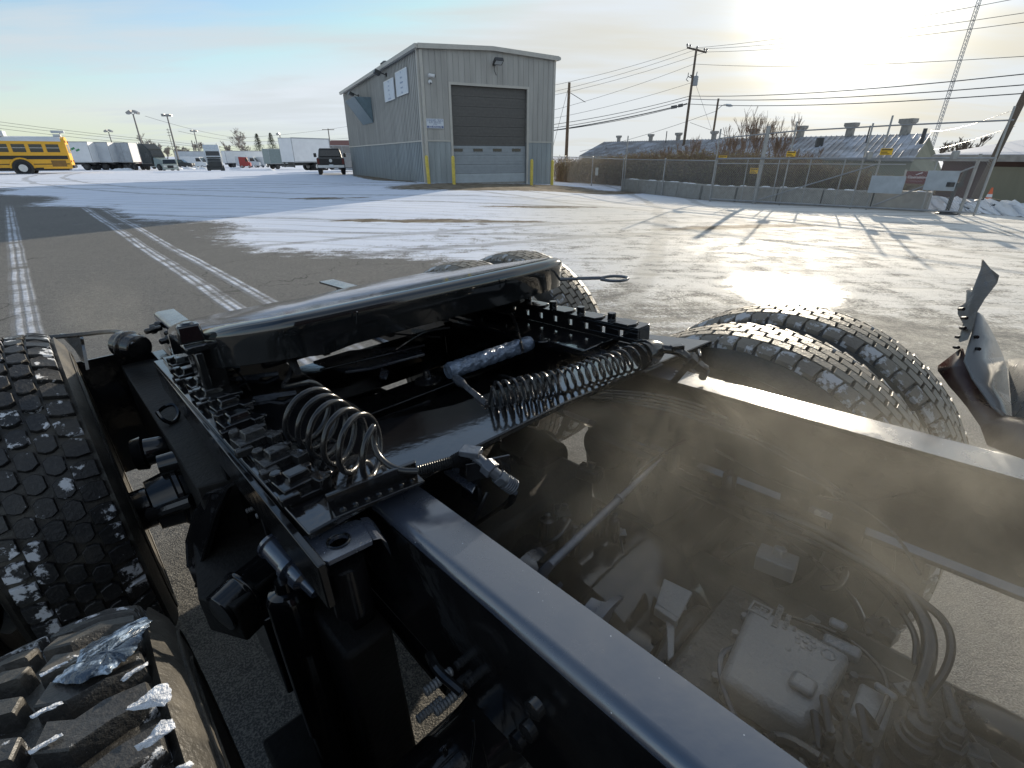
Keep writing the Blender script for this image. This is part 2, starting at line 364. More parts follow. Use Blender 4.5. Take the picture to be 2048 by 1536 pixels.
        dd_ = mt('ABSOLUTE', mt('SUBTRACT', mt('ADD', vd.outputs['Value'], mt('MULTIPLY', nbig, .8)), ar_+.4)); bd_ = mr(dd_, .10, .24, 1, 0); arcs = bd_ if arcs is None else mt('MAXIMUM', arcs, bd_)
    arcs = mt('MULTIPLY', arcs, mr(mt('ADD', mt('MULTIPLY', nmed, .5), mt('MULTIPLY', nfine, .5)), .38, .56, .1, .55))
    cov = mt('SUBTRACT', cov, mt('MULTIPLY', arcs, sm1), None, True)
    cov = mt('MAXIMUM', cov, trk)
    cov = mt('MULTIPLY', cov, mt('SUBTRACT', 1.0, mt('MULTIPLY', wet_, .6)))
    L.new(mix(cov, asph, snc), b.inputs['Base Color'])
    rough = mr(cov, 0, 1, .85, .8, False)
    rough = mt('SUBTRACT', rough, mt('MULTIPLY', mt('MULTIPLY', ice_, mr(nmed, .35, .6)), .08))
    wm = mt('MULTIPLY', mr(mt('ADD', wet_, mt('ADD', mt('MULTIPLY', mt('SUBTRACT', nmed, .5), 1.6), mt('MULTIPLY', mt('SUBTRACT', nfine, .5), .7))), .18, .75), mr(wet_, .0, .25))
    rough = mt('ADD', mt('MULTIPLY', rough, mt('SUBTRACT', 1.0, wm)), mt('MULTIPLY', wm, .17))
    L.new(rough, b.inputs['Roughness'])
    hgt = mt('ADD', mt('ADD', mt('MULTIPLY', nfine, .35), mt('MULTIPLY', ngr, .30)), mt('ADD', mt('MULTIPLY', cov, .5), mt('MULTIPLY', nmed, .5)))
    bp = N.new('ShaderNodeBump'); bp.inputs['Distance'].default_value = .02; L.new(mt('SUBTRACT', .75, mt('MULTIPLY', wm, .6)), bp.inputs['Strength']); L.new(hgt, bp.inputs['Height'])
    L.new(bp.outputs[0], b.inputs['Normal'])
    me.materials.append(m)
    o = bpy.data.objects.new('ground', me); COL.objects.link(o); o['kind'] = 'structure'
make_ground()
# ================================================================== MATERIALS FOR THE YARD
M_TAN = mat('tan_siding', (.37, .36, .34), .5, var=.20, vs=2.2, streak=True, bump=.05)
M_BLUE = mat('blue_grey_siding', (.285, .315, .33), .5, var=.22, vs=2.5, streak=True)
M_TRIM = mat('pale_trim', (.47, .45, .41), .45, var=.08)
M_DK = mat('dark_metal', (.05, .05, .05), .4, var=.2)
M_GALV = mat('galvanised_steel', (.33, .33, .33), .42, .7, var=.15, vs=6)
M_WIRE = mat('fence_wire', (.42, .42, .40), .4, .7, var=.1)
M_WOOD = mat('pole_wood', (.13, .10, .075), .85, var=.3, vs=3, streak=True)
M_WHITE = mat('white_paint', (.72, .73, .74), .45, var=.06, vs=1.5)
M_GREYP = mat('grey_trailer_paint', (.52, .55, .58), .5, var=.08, vs=1)
M_GLASS = mat('dark_glass', (.02, .025, .03), .08, var=.2, spec=.8)
M_RUB0 = mat('yard_tyre_rubber', (.025, .025, .026), .85, var=.2)
M_CHROME = mat('wheel_metal', (.6, .6, .6), .3, .8, var=.1)
M_YEL = mat('bus_yellow', (.80, .42, .03), .4, var=.05)
M_BOLL = mat('bollard_yellow', (.66, .52, .10), .6, var=.2, vs=9)
M_BLACK = mat('black_paint_yard', (.015, .015, .017), .3, var=.2)
M_RED = mat('red_paint', (.30, .035, .03), .4)
M_CONC = mat('concrete', (.30, .285, .26), .9, var=.18, vs=5, bump=.3, bs=25)
M_SNOW = mat('lying_snow', (.80, .82, .85), .6, var=.04, bump=.3, bs=14)
M_SIGNW = mat('sign_white', (.62, .66, .72), .5, var=.05)
M_INK = mat('sign_lettering', (.12, .16, .30), .5)
M_INKW = mat('sign_lettering_white', (.75, .75, .78), .5)
M_BROWN = mat('maroon_sign', (.13, .035, .04), .5)
M_CAUT = mat('caution_yellow', (.75, .45, .03), .5, var=.1)
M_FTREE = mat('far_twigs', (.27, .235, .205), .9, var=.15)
M_TREE = mat('bare_bark', (.13, .10, .075), .9, var=.25, vs=6)
M_CONIF = mat('conifer_needles', (.10, .11, .075), .9, var=.35, vs=3)
M_LEAF = mat('bramble_leaves', (.26, .24, .12), .8, var=.5, vs=1.2, col2=(.33, .24, .15))
M_TWIG = mat('bramble_twigs', (.21, .15, .105), .85, var=.3)
M_GREEN = mat('green_paint', (.05, .25, .10), .5)
# ================================================================== METAL SHED
FL = Vector((-4.42, 28.01)); FR = Vector((2.34, 31.39)); _u = (FR-FL).normalized(); _v = Vector((-_u.y, _u.x)); BZ = 0.17
WID = (FR-FL).length; DEP = 21.8; EV = 6.08; RG = 6.22
shed = thing('metal_shed', 'tall tan and blue grey metal clad workshop with big sectional door', 'building', (FL.x, FL.y, BZ), math.atan2(_u.y, _u.x))
def fw(px, py): p = vplane(px, py, FL, FR); return ((p.xy-FL).dot(_u), p.z-BZ)
def lw(px, py): p = vplane(px, py, FL, FL+_v); return ((p.xy-FL).dot(_v), p.z-BZ)
def build_shed():
    dl = fw(901, 175)[0]; dr = fw(1054, 181)[0]; dt = fw(978, 174)[1]; zt = 2.02
    # front wall with door opening
    w = MB(); T = .12; topz = lambda s: EV+(RG-EV)*(1-abs(s-WID/2)/(WID/2))
    def wallpoly(s0, s1, z0, z1f, mb, mi=0, y0=0.0, y1=T):
        P = [(s0, y0, z0), (s1, y0, z0)]
        if s0 < WID/2 < s1 and callable(z1f): P += [(s1, y0, z1f(s1)), (WID/2, y0, z1f(WID/2)), (s0, y0, z1f(s0))]
        else:
            a = z1f(s1) if callable(z1f) else z1f; c = z1f(s0) if callable(z1f) else z1f; P += [(s1, y0, a), (s0, y0, c)]
        mb.prism(P, (0, y1-y0, 0), mi)
    wallpoly(0, dl, zt, topz, w); wallpoly(dr, WID, zt, topz, w); wallpoly(dl, dr, dt, topz, w)
    wallpoly(0, dl, -.4, zt, w, 1); wallpoly(dr, WID, -.4, zt, w, 1)
    s = .15
    while s < WID:
        if not (dl-.05 < s < dr+.05):
            w.b2((s-.02, -.022, zt+.07), (s+.02, 0.005, topz(s)-.05), 0); w.b2((s-.02, -.022, -.3), (s+.02, .005, zt-.02), 1)
        else: w.b2((s-.02, -.022, dt+.08), (s+.02, .005, topz(s)-.05), 0)
        s += .305
    w.build('front_wall', [M_TAN, M_BLUE], shed, False)
    w = MB(); w.b2((0.003, T, zt), (T, DEP, EV-.02), 0); w.b2((.003, T, -.9), (T, DEP, zt), 1)
    y = .3
    while y < DEP:
        w.b2((-.03, y-.035, zt+.06), (.01, y+.035, EV-.1), 0); w.b2((-.03, y-.035, -.8), (.01, y+.035, zt-.02), 1); y += .305
    w.build('left_wall', [M_TAN, M_BLUE], shed, False)
    w = MB(); w.b2((WID-T, T, -.6), (WID-.003, DEP, EV-.02), 0); w.b2((T, DEP-T, -.9), (WID-T, DEP-.004, EV), 0); w.build('rear_and_right_wall', M_TAN, shed, False)
    w = MB()
    for z in (zt,): w.b2((-.045, -.035, z-.01), (dl-.1, -.024, z+.06)); w.b2((dr+.1, -.035, z-.01), (WID+.02, -.024, z+.06)); w.b2((-.05, .0, z-.01), (-.032, DEP, z+.055))
    w.b2((-.05, -.04, -.3), (.10, -.026, EV-.12)); w.b2((WID-.10, -.04, -.3), (WID+.03, -.026, EV-.12))
    w.b2((-.055, -.02, -.3), (-.034, .12, EV-.12))
    w.b2((dl-.12, -.05, -.2), (dl, .10, dt+.12)); w.b2((dr, -.05, -.2), (dr+.12, .10, dt+.12)); w.b2((dl, -.05, dt), (dr, .10, dt+.12))
    w.build('corner_trim', M_TRIM, shed, False)
    # roof
    r = MB(); h = WID/2; ov = .14
    for sg in (0, 1):
        a = (-ov, -ov, EV-.03) if not sg else (WID+ov, -ov, EV-.03)
        P = [(a[0], -ov, EV), (h, -ov, RG), (h, DEP+ov, RG), (a[0], DEP+ov, EV)]
        r.prism(P, (0, 0, .07))
    r.build('roof', M_TRIM, shed, False)
    g = MB()
    g.prism([(-ov, -ov-.04, EV-.10), (h, -ov-.04, RG-.06), (h, -ov-.04, RG+.13), (-ov, -ov-.04, EV+.11)], (0, .036, 0))
    g.prism([(WID+ov, -ov-.04, EV-.10), (h+.002, -ov-.04, RG-.06), (h+.002, -ov-.04, RG+.13), (WID+ov, -ov-.04, EV+.11)], (0, .036, 0))
    g.tube([(WID+ov+.02, -ov-.05, EV+.0), (WID+ov+.02, DEP, EV)], .09, 10)
    g.build('rake_trim', M_TRIM, shed, False)
    g = MB(); g.prism([(-ov-.13, -ov, EV-.08), (-ov-.003, -ov, EV-.1), (-ov-.003, -ov, EV+.09), (-ov-.15, -ov, EV+.09)], (0, DEP+2*ov, 0)); g.build('gutter', M_TRIM, shed, False)
    g = MB(); g.b2((-.16, .10, -.1), (-.062, .20, EV-.08)); g.tube([(-.2, .15, EV), (-.11, .15, EV-.25)], .045, 8); g.build('downspout', M_TRIM, shed, False)
    # sectional door
    d = MB(); nrow = 10; hh = dt/nrow; M_D1 = mat('door_grey', (.105, .10, .095), .6, var=.2, vs=8, bump=.2, bs=8); M_D2 = mat('door_blue', (.30, .33, .36), .45, var=.08, streak=False); M_D3 = mat('door_pale', (.42, .46, .49), .45, var=.08)
    for i in range(nrow):
        z0 = i*hh+.006; z1 = (i+1)*hh-.006; mi = 1 if i < 4 else 0
        if i == 0: mi = 2
        d.b2((dl+.01, .13, z0), (dr-.01, .17, z1), mi)
        for k in (.3, .68): d.b2((dl+.01, .118, z0+hh*k), (dr-.01, .131, z0+hh*k+.03), mi)
    dm = d.build('sectional_door', [M_D1, M_D2, M_D3], shed, False)
    k = MB()
    for a, b in ((908, 927), (949, 967), (988, 1005), (1026, 1043)):
        s0, z0 = fw(a, 303); s1, z1 = fw(b, 298); k.b2((s0, .105, z0-.0), (s1, .117, z1+.02))
    k.build('window', M_GLASS, dm, False)
    k = MB(); s0, z0 = fw(905, 362); k.b2((dl, .1, -.12), (dr, .2, .004)); k.build('door_sill', M_CONC, shed, False)
    # things fixed on the walls
    def on_front(px, py, off=-.05): a, z = fw(px, py); return Vector((a, off, z))
    def on_left(px, py, off=-.05): a, z = lw(px, py); return Vector((off, a, z))
    c = on_front(987, 128); f = MB(); f.box(c+Vector((0, -.02, -.02)), (.16, .05, .12)); f.tube([c, c+Vector((.02, -.22, .0)), c+Vector((.03, -.34, -.02))], .02, 8)
    f.box(c+Vector((.05, -.42, .06)), (.46, .34, .16), Matrix.Rotation(-.5, 3, 'X')); f.tube([c+Vector((0, -.05, -.05)), c+Vector((-.03, -.1, -.3)), c+Vector((.1, -.06, -.5))], .018, 6)
    fo = f.build('floodlight', M_DK, shed); f = MB(); f.box(c+Vector((.05, -.46, .0)), (.38, .26, .02), Matrix.Rotation(-.5, 3, 'X')); f.build('lens', M_GREYP, fo, False)
    c = on_front(858, 152); f = MB(); f.cyl(c+Vector((-.08, -.14, .02)), c+Vector((.2, -.2, -.02)), .075, n=12); f.box(c, (.14, .08, .14)); fo = f.build('security_camera', M_WHITE, shed); f = MB(); f.cyl(c+Vector((.2, -.2, -.02)), c+Vector((.23, -.205, -.022)), .066, n=12); f.build('lens', M_GLASS, fo)
    c = on_front(859, 164); f = MB(); f.lathe(c+Vector((0, -.02, 0)), (0, -1, -.2), [(0, .10), (.06, .10), (.10, .075), (.12, .03)], 14); f.cyl(c+Vector((.0, -.12, -.06)), c+Vector((.0, -.15, -.08)), .035, mi=1); f.build('alarm_sensor', [M_WHITE, M_GLASS], shed)
    # small sign by the door
    s0, z0 = fw(853, 256.5); s1, z1 = fw(886, 238); cx = (s0+s1)/2; wd = s1-s0; zc = (z0+z1)/2; hd = abs(z1-z0)
    f = MB(); f.b2((s0, -.06, z0), (s1, -.045, z1)); sg = f.build('door_sign', M_SIGNW, shed, False)
    f = MB(); f.b2((s0+.02, -.067, z0+.02), (s1-.02, -.0605, z0+hd*.26)); f.build('phone_panel', M_INK, sg, False)
    RX = Matrix.Rotation(math.pi/2, 4, 'X')
    def tx(t, size, x, z, m_, y=-.062, sx=1.0): text_mesh(t, size, 'lettering', m_, Matrix.Translation((x, y, z)) @ RX @ Matrix.Diagonal((sx, 1, 1, 1)), sg, .001)
    tx('STANDARD  TRUCK', .15, cx, z0+hd*.82, M_INK, sx=.8*wd/1.15); tx('& RV SERVICES', .13, cx, z0+hd*.60, M_INK, sx=.9*wd/1.1); tx('REPAIR', .07, cx, z0+hd*.42, M_INK); tx('502-424-6176', .15, cx, z0+hd*.14, M_INKW, y=-.068, sx=.9*wd/1.0)
    # two white list signs on the side wall
    RL = Matrix.Rotation(-math.pi/2, 4, 'Z') @ RX
    for q, ((ax, ay), (bx, by), lines) in enumerate((((793, 172), (818, 150), 5), ((771, 189), (791, 167), 5))):
        y0, _ = lw(817 if q == 0 else 790, by); y1, _ = lw(795 if q == 0 else 772, ay)
        if y0 > y1: y0, y1 = y1, y0
        zb = lw(806 if q == 0 else 782, 191 if q == 0 else 202)[1]; ztp = lw(806 if q == 0 else 782, 139 if q == 0 else 158)[1]
        f = MB(); f.b2((-.09, y0, zb), (-.045, y1, ztp)); so_ = f.build('wall_sign', M_SIGNW, shed, False)
        f = MB(); f.b2((-.097, y0, zb), (-.0905, y0+.05, ztp)); f.b2((-.097, y1-.05, zb), (-.0905, y1, ztp)); f.b2((-.097, y0+.05, ztp-.05), (-.0905, y1-.05, ztp)); f.b2((-.097, y0+.05, zb), (-.0905, y1-.05, zb+.05)); f.build('frame', M_WHITE, so_, False)
        wds = (['AIR', 'BRAKES', 'SUSPENSION', 'TRAILERS', 'TIRES'], ['TRUCK', 'REPAIR', 'DIESEL', 'OIL', 'TRUCK WASH'])[q]
        H = (ztp-zb)/len(wds)
        for i, t in enumerate(wds):
            text_mesh(t, H*.48, 'lettering', mat('faded_ink', (.28, .36, .52), .6) if i == 0 and q == 0 else bpy.data.materials['faded_ink'], Matrix.Translation((-.093, (y0+y1)/2, ztp-H*(i+.5))) @ RL @ Matrix.Diagonal((min(1.0, (y1-y0)*.8/(len(t)*H*.34)), 1, 1, 1)), so_, .001)
    # side lamps, duct
    for px, py in ((773, 150), (718, 192)):
        c = on_left(px, py); f = MB(); f.box(c, (.08, .2, .2)); f.tube([c, c+Vector((-.35, 0, .12))], .03, 6); f.box(c+Vector((-.5, 0, .1)), (.35, .45, .2), Matrix.Rotation(.4, 3, 'Y')); f.build('floodlight', M_DK, shed)
    a = on_left(722, 199); b = on_left(744, 200); c = on_left(742, 222)
    f = MB(); y0, y1 = a.y, b.y; zt_ = (a.z+b.z)/2; f.prism([(-.06, y1, zt_), (-1.15, y1, zt_), (-.06, y1, zt_-1.5)], (0, .05, 0)); f.prism([(-.06, y0, zt_), (-1.15, y0, zt_), (-.06, y0, zt_-1.5)], (0, -.05, 0))
    f.prism([(-1.15, min(y0, y1), zt_), (-.06, min(y0, y1), zt_-1.5), (-.02, min(y0, y1), zt_-1.5), (-1.10, min(y0, y1), zt_)], (0, abs(y1-y0), 0))
    f.build('wall_hood', mat('hood_blue_grey', (.16, .22, .25), .5), shed, False)
    yv = lw(745, 149)[0]; f = MB(); q = Vector((.9, yv, EV+.05)); f.cyl(q, q+Vector((0, 0, .55)), .16, n=14); f.lathe(q+Vector((0, 0, .55)), (0, 0, 1), [(0, .32), (.08, .34), (.24, .12), (.26, .02)], 16); f.build('roof_vent', M_DK, shed)
build_shed()
def vplace(xt, yt, xb, yb, H):
    a = wray(xt, yt); b = wray(xb, yb); ta = a[2]/math.hypot(a[0], a[1]); tb = b[2]/math.hypot(b[0], b[1]); D = H/(ta-tb); p = at(xb, yb, D); return p, D
BLB = ['yellow steel bollard leaning at the left front corner of the metal shed', 'yellow steel bollard at the left jamb of the big shed door', 'yellow steel bollard at the right jamb of the big shed door', 'yellow steel bollard at the right front corner of the metal shed']
bol0 = None
for i, (xt, yt, xb, yb) in enumerate(((855, 305, 858, 364), (906, 306, 908, 364), (1064, 309, 1063, 363), (1107, 310, 1104, 362))):
    p = at(xb, yb, 27.4+(.3, -.2, 2.0, 3.2)[i]); g = gz(p.x, p.y)
    if bol0 is None:
        f = MB(); f.lathe((0, 0, 0), (0, 0, 1), [(0, .085), (1.26, .085), (1.31, .07), (1.34, .04), (1.35, .005)], 16); f.box((0.03, -.084, 1.0), (.03, .01, .03), None); o = f.build('bollard', M_BOLL); bol0 = o
    else: o = bol0.copy(); COL.objects.link(o)
    o.location = (p.x, p.y, g-.02); tag(o, BLB[i], 'bollard', 'bollards in front of the metal shed')
bol0.rotation_euler = (0, -.04, 0)
# ================================================================== POLES, LAMPS, WIRES
def wire(pts, r, parent=None, sag=0.0, name='power_line'):
    f = MB(); P = []
    for a, b in zip(pts[:-1], pts[1:]):
        a = Vector(a); b = Vector(b)
        for i in range(13):
            t = i/12; q = a.lerp(b, t); q.z -= sag*(b-a).length*4*t*(1-t)*.02; P.append(q)
    f.tube(P, r, 5); return f
def pole_thing(name, label, cat, base, H, r=.14, group=None):
    t = thing(name, label, cat, base, 0, group); f = MB(); f.tube([(0, 0, -.3), (0, 0, H*.5), (0, 0, H)], [r, r*.85, r*.68], 10); f.build('pole', M_WOOD, t); return t
# nearest pole right of the shed
p, D = vplace(1131, 165, 1130, 372, 6.4); p.z = gz(p.x, p.y)
H_ = at(1131, 165, D).z-p.z
pl1 = pole_thing('utility_pole', 'plain wooden utility pole standing beside the right wall of the metal shed', 'pole', p, H_, .13, 'wooden utility poles'); PL1 = p.copy(); PL1T = at(1131, 165, D)
f = MB(); f.tube([(.1, 0, H_-.6), (1.2, .5, H_-1.1)], .02, 6); f.tube([(0, 0, H_-.1), (-1.3, 2, .3)], .012, 4); f.build('guy_wire', M_DK, pl1)
# main pole with crossarm and transformer
p, D = vplace(1393, 97, 1364, 335, 11.5); p.z = gz(p.x, p.y); top = at(1393, 97, D)
p = Vector((top.x*.9+p.x*.1, top.y, p.z)); H_ = top.z-p.z; d_ = math.hypot(top.x, top.y)
PL2 = Vector((top.x, top.y, 0)); pl2 = pole_thing('utility_pole', 'tall wooden utility pole with a crossarm, insulators and grey transformer can', 'pole', (top.x, top.y, p.z), H_, .17, 'wooden utility poles')
def loc(px, py, dd=0.0): q = at(px, py, d_+dd); return q-Vector((top.x, top.y, p.z))
f = MB(); a = loc(1374, 95, 0); b = loc(1413, 105, .4); f.tube([a, b], .09, 4); ca = f.build('crossarm', M_WOOD, pl2)
f = MB()
for t in (.0, .15, .5, .88, 1.0): q = a.lerp(b, t); f.lathe(q+Vector((0, 0, .05)), (0, 0, 1), [(0, .05), (.1, .06), (.16, .11), (.25, .09), (.3, .03)], 8)
f.build('insulator', mat('insulator', (.2, .18, .17), .4), ca)
f = MB(); q = loc(1391, 162); f.lathe(q-Vector((0, 0, .45)), (0, 0, 1), [(0, .2), (.04, .27), (.85, .27), (.92, .18)], 14); f.tube([q+Vector((0, 0, .4)), q+Vector((.05, 0, .85))], .05, 6); f.build('transformer', mat('transformer_grey', (.30, .31, .32), .5), pl2)
f = MB(); q = loc(1376, 153); f.tube([loc(1386, 157), q], .045, 5); f.tube([q+Vector((0, 0, .35)), q, q+Vector((-.15, 0, -.3)), q+Vector((.1, 0, -.45))], .04, 5); f.tube([loc(1386, 157), loc(1381, 150)], .07, 5); f.build('fuse_cutout', M_DK, pl2)
PT = {'a': top}
# street lamp pole
p, D = vplace(1437, 197, 1415, 335, 7.2); topl = at(1437, 197, D); gl = gz(topl.x, topl.y)
t = thing('street_lamp', 'cobra head street lamp on a wooden pole right of the transformer pole', 'street lamp', (topl.x, topl.y, gl)); f = MB(); hh = topl.z-gl; f.tube([(0, 0, -.2), (0, 0, hh)], [.15, .11], 10); f.build('pole', M_WOOD, t)
def lo2(px, py): return at(px, py, math.hypot(topl.x, topl.y))-Vector((topl.x, topl.y, gl))
f = MB(); f.tube(chaikin([lo2(1434, 220), lo2(1445, 210), lo2(1455, 208)], 2), .035, 6); f.build('arm', M_GALV, t); f = MB(); q = lo2(1458, 210); f.lathe(q-Vector((.35, 0, 0)), (1, 0, -.12), [(0, .05), (.1, .14), (.5, .16), (.8, .05)], 10); f.build('lamp_head', M_GREYP, t)
# right hand wires: from the main pole off to the right, and left to the plain pole
wires = thing('overhead_wires', 'overhead power lines strung from the transformer pole across the right sky', 'power lines', (0, 0, 0), 0, None)
dA = math.hypot(top.x, top.y)
def W_(pts, r, sag=1.0, nm='wire'): wire([at(x, y, d) for x, y, d in pts], r, None, sag).build(nm, M_DK, wires)
for (l, pp, r_) in (((1100, 172, 60), (1376, 97, dA), (2048+700, -150, 40)), ((1100, 185, 60), (1395, 98, dA), (2048+700, -90, 40)), ((1100, 192, 60), (1412, 104, dA), (2048+700, -60, 40)),
                    ((1100, 222, 60), (1388, 128, dA), (2700, 60, 38)), ((1100, 238, 58), (1384, 165, dA), (1394, 162, dA)), ((1100, 250, 58), (1380, 192, dA), (2760, 62, 36)), ((1100, 257, 55), (1378, 198, dA), (2760, 100, 36)), ((1100, 262, 52), (1376, 208, dA), (2760, 125, 36))):
    W_([l, pp, r_], .016 if pp[1] < 190 else .028, .7)
W_([(1100, 262, 52), (1340, 216, dA-3), (1374, 207, dA)], .05, .4); 
f = MB(); f.tube([at(1342, 215, dA-1), at(1354, 213, dA-1)], .16, 8); f.tube([at(1356, 212, dA-.5), at(1366, 210, dA-.5)], .16, 8); f.build('splice_case', M_DK, wires)
W_([(1160, 303, 90), (1433, 222, 78)], .025, .8); W_([(1392, 170, dA), (1434, 290, 80)], .015, .1); W_([(1380, 245, 70), (1480, 280, 70)], .02, .2)
W_([(1860, 300, 60), (2030, 252, 30)], .012, .2); W_([(1860, 262, 70), (2048, 212, 32)], .012, .4)
# left hand wires
wl = thing('overhead_wires', 'thin power lines sagging across the left sky above the parked trucks', 'power lines')
for a, b, c in (((-300, 200, 150), (335, 282, 170), (712, 316, 200)), ((-300, 208, 150), (335, 286, 170), (712, 322, 200)), ((-300, 216, 150), (335, 292, 170), (712, 328, 200)), ((290, 232, 145), (480, 276, 200), (712, 250, 230)), ((356, 262, 150), (520, 283, 220), (712, 275, 230))):
    wire([at(*a), at(*b), at(*c)], .035, None, .5).build('wire', M_DK, wl)
# yard floodlight posts on the left
def lamp_post(xt, yt, xb, yb, H, label, heads, k=1.0):
    p, D = vplace(xt, yt, xb, yb, H); tp = at((xt+xb*0+0), yt, D); g = gz(tp.x, tp.y); t = thing('yard_lamp_post', label, 'lamp post', (tp.x, tp.y, g), 0, 'floodlight posts over the truck yard')
    h = tp.z-g; f = MB(); f.tube([(0, 0, -.3), (0, 0, h)], [.22*k, .14*k], 8); f.build('pole', mat('lamp_post_steel', (.18, .17, .16), .6) if 'lamp_post_steel' not in bpy.data.materials else bpy.data.materials['lamp_post_steel'], t)
    if heads == 2:
        for s in (-1, 1):
            f = MB(); f.box((s*.75*k, 0, h+.35*k), (1.1*k, .9*k, .45*k), Matrix.Rotation(s*.45, 3, 'Y')); f.tube([(0, 0, h-.1), (s*.6*k, 0, h+.2*k)], .07*k, 6); f.build('lamp_head', M_GALV, t, False)
    elif heads == 3:
        f = MB(); f.box((0, 0, h+.1), (2.3*k, .5, .38*k)); f.box((-.7*k, -.2, h+.25*k), (.7*k, .5, .35*k)); f.box((.5*k, -.2, h+.22*k), (.8*k, .5, .3*k)); f.build('lamp_head', M_GALV, t, False)
    elif heads == 1:
        f = MB(); f.box((-.5*k, 0, h), (1.0*k, .6, .6*k), Matrix.Rotation(-.3, 3, 'Y')); f.build('lamp_head', M_GALV, t, False)
    elif heads == 4:
        f = MB(); f.box((0, 0, h-.3), (3.4*k, .14, .16)); f.build('crossarm', M_WOOD, t, False)
    elif heads == 5:
        f = MB()
        for q in (.5, 1.5, 2.6): f.box((0, 0, h-q), (2.0*k, .14, .14))
        f.build('crossarm', M_WOOD, t, False)
    return t
lamp_post(266, 228, 292, 336, 11, 'tall floodlight post with two angled lamp heads behind the box trucks', 2)
lamp_post(334, 232, 356, 336, 11, 'tall floodlight post with a flat triple lamp head, second from the left', 3)
lamp_post(388, 263, 398, 330, 10, 'shorter floodlight post with a flat head left of the bobtail semi', 3, 1.0)
lamp_post(217, 264, 224, 330, 9, 'small twin head floodlight post rising over the grey box trucks', 2, .9)
lamp_post(559, 268, 567, 335, 8, 'slender lamp post with a single head left of the white box truck', 1, .8)
lamp_post(656, 257, 662, 335, 10, 'T shaped utility pole rising behind the black pickup', 4)
lamp_post(516, 274, 524, 330, 12, 'distant utility pole with short crossarms beside the conifers', 5, .6)
lamp_post(335, 257, 349, 330, 14, 'thin utility pole with several crossarms beside the triple lamp post', 5, .7)
lamp_post(568, 279, 572, 330, 9, 'bare thin pole close behind the white box truck', 0, .8)
lamp_post(383, 281, 388, 332, 7, 'short bare pole among the far vans', 0)
lamp_post(317, 287, 322, 332, 7, 'short bare pole behind the dark semi tractor', 0)
lamp_post(438, 292, 441, 332, 9, 'distant T shaped pole behind the bobtail semi', 4, .5)
# ================================================================== VEHICLES (left)
def wheel_part(parent, c, ax, r, w, rimc=None, name='wheel'):
    f = MB(); ax = Vector(ax).normalized(); c = Vector(c)
    f.lathe(c-ax*w/2, ax, [(0, r*.6), (.01, r*.9), (w*.15, r), (w*.85, r), (w-.01, r*.9), (w, r*.6)], 24)
    o = f.build(name, M_RUB0, parent)
    f = MB(); f.lathe(c-ax*(w/2+.012), ax, [(0, r*.55), (.02, r*.6), (w*.4, r*.3), (w+.0, r*.6), (w+.024, r*.55)], 20)
    for s in (-1, 1): f.cyl(c+ax*s*(w/2-.02), c+ax*s*(w/2+.05), r*.2, n=10)
    f.build('rim', rimc or M_CHROME, o)
    return o
def yaw_to(a, b): return math.atan2(b[1]-a[1], b[0]-a[0])
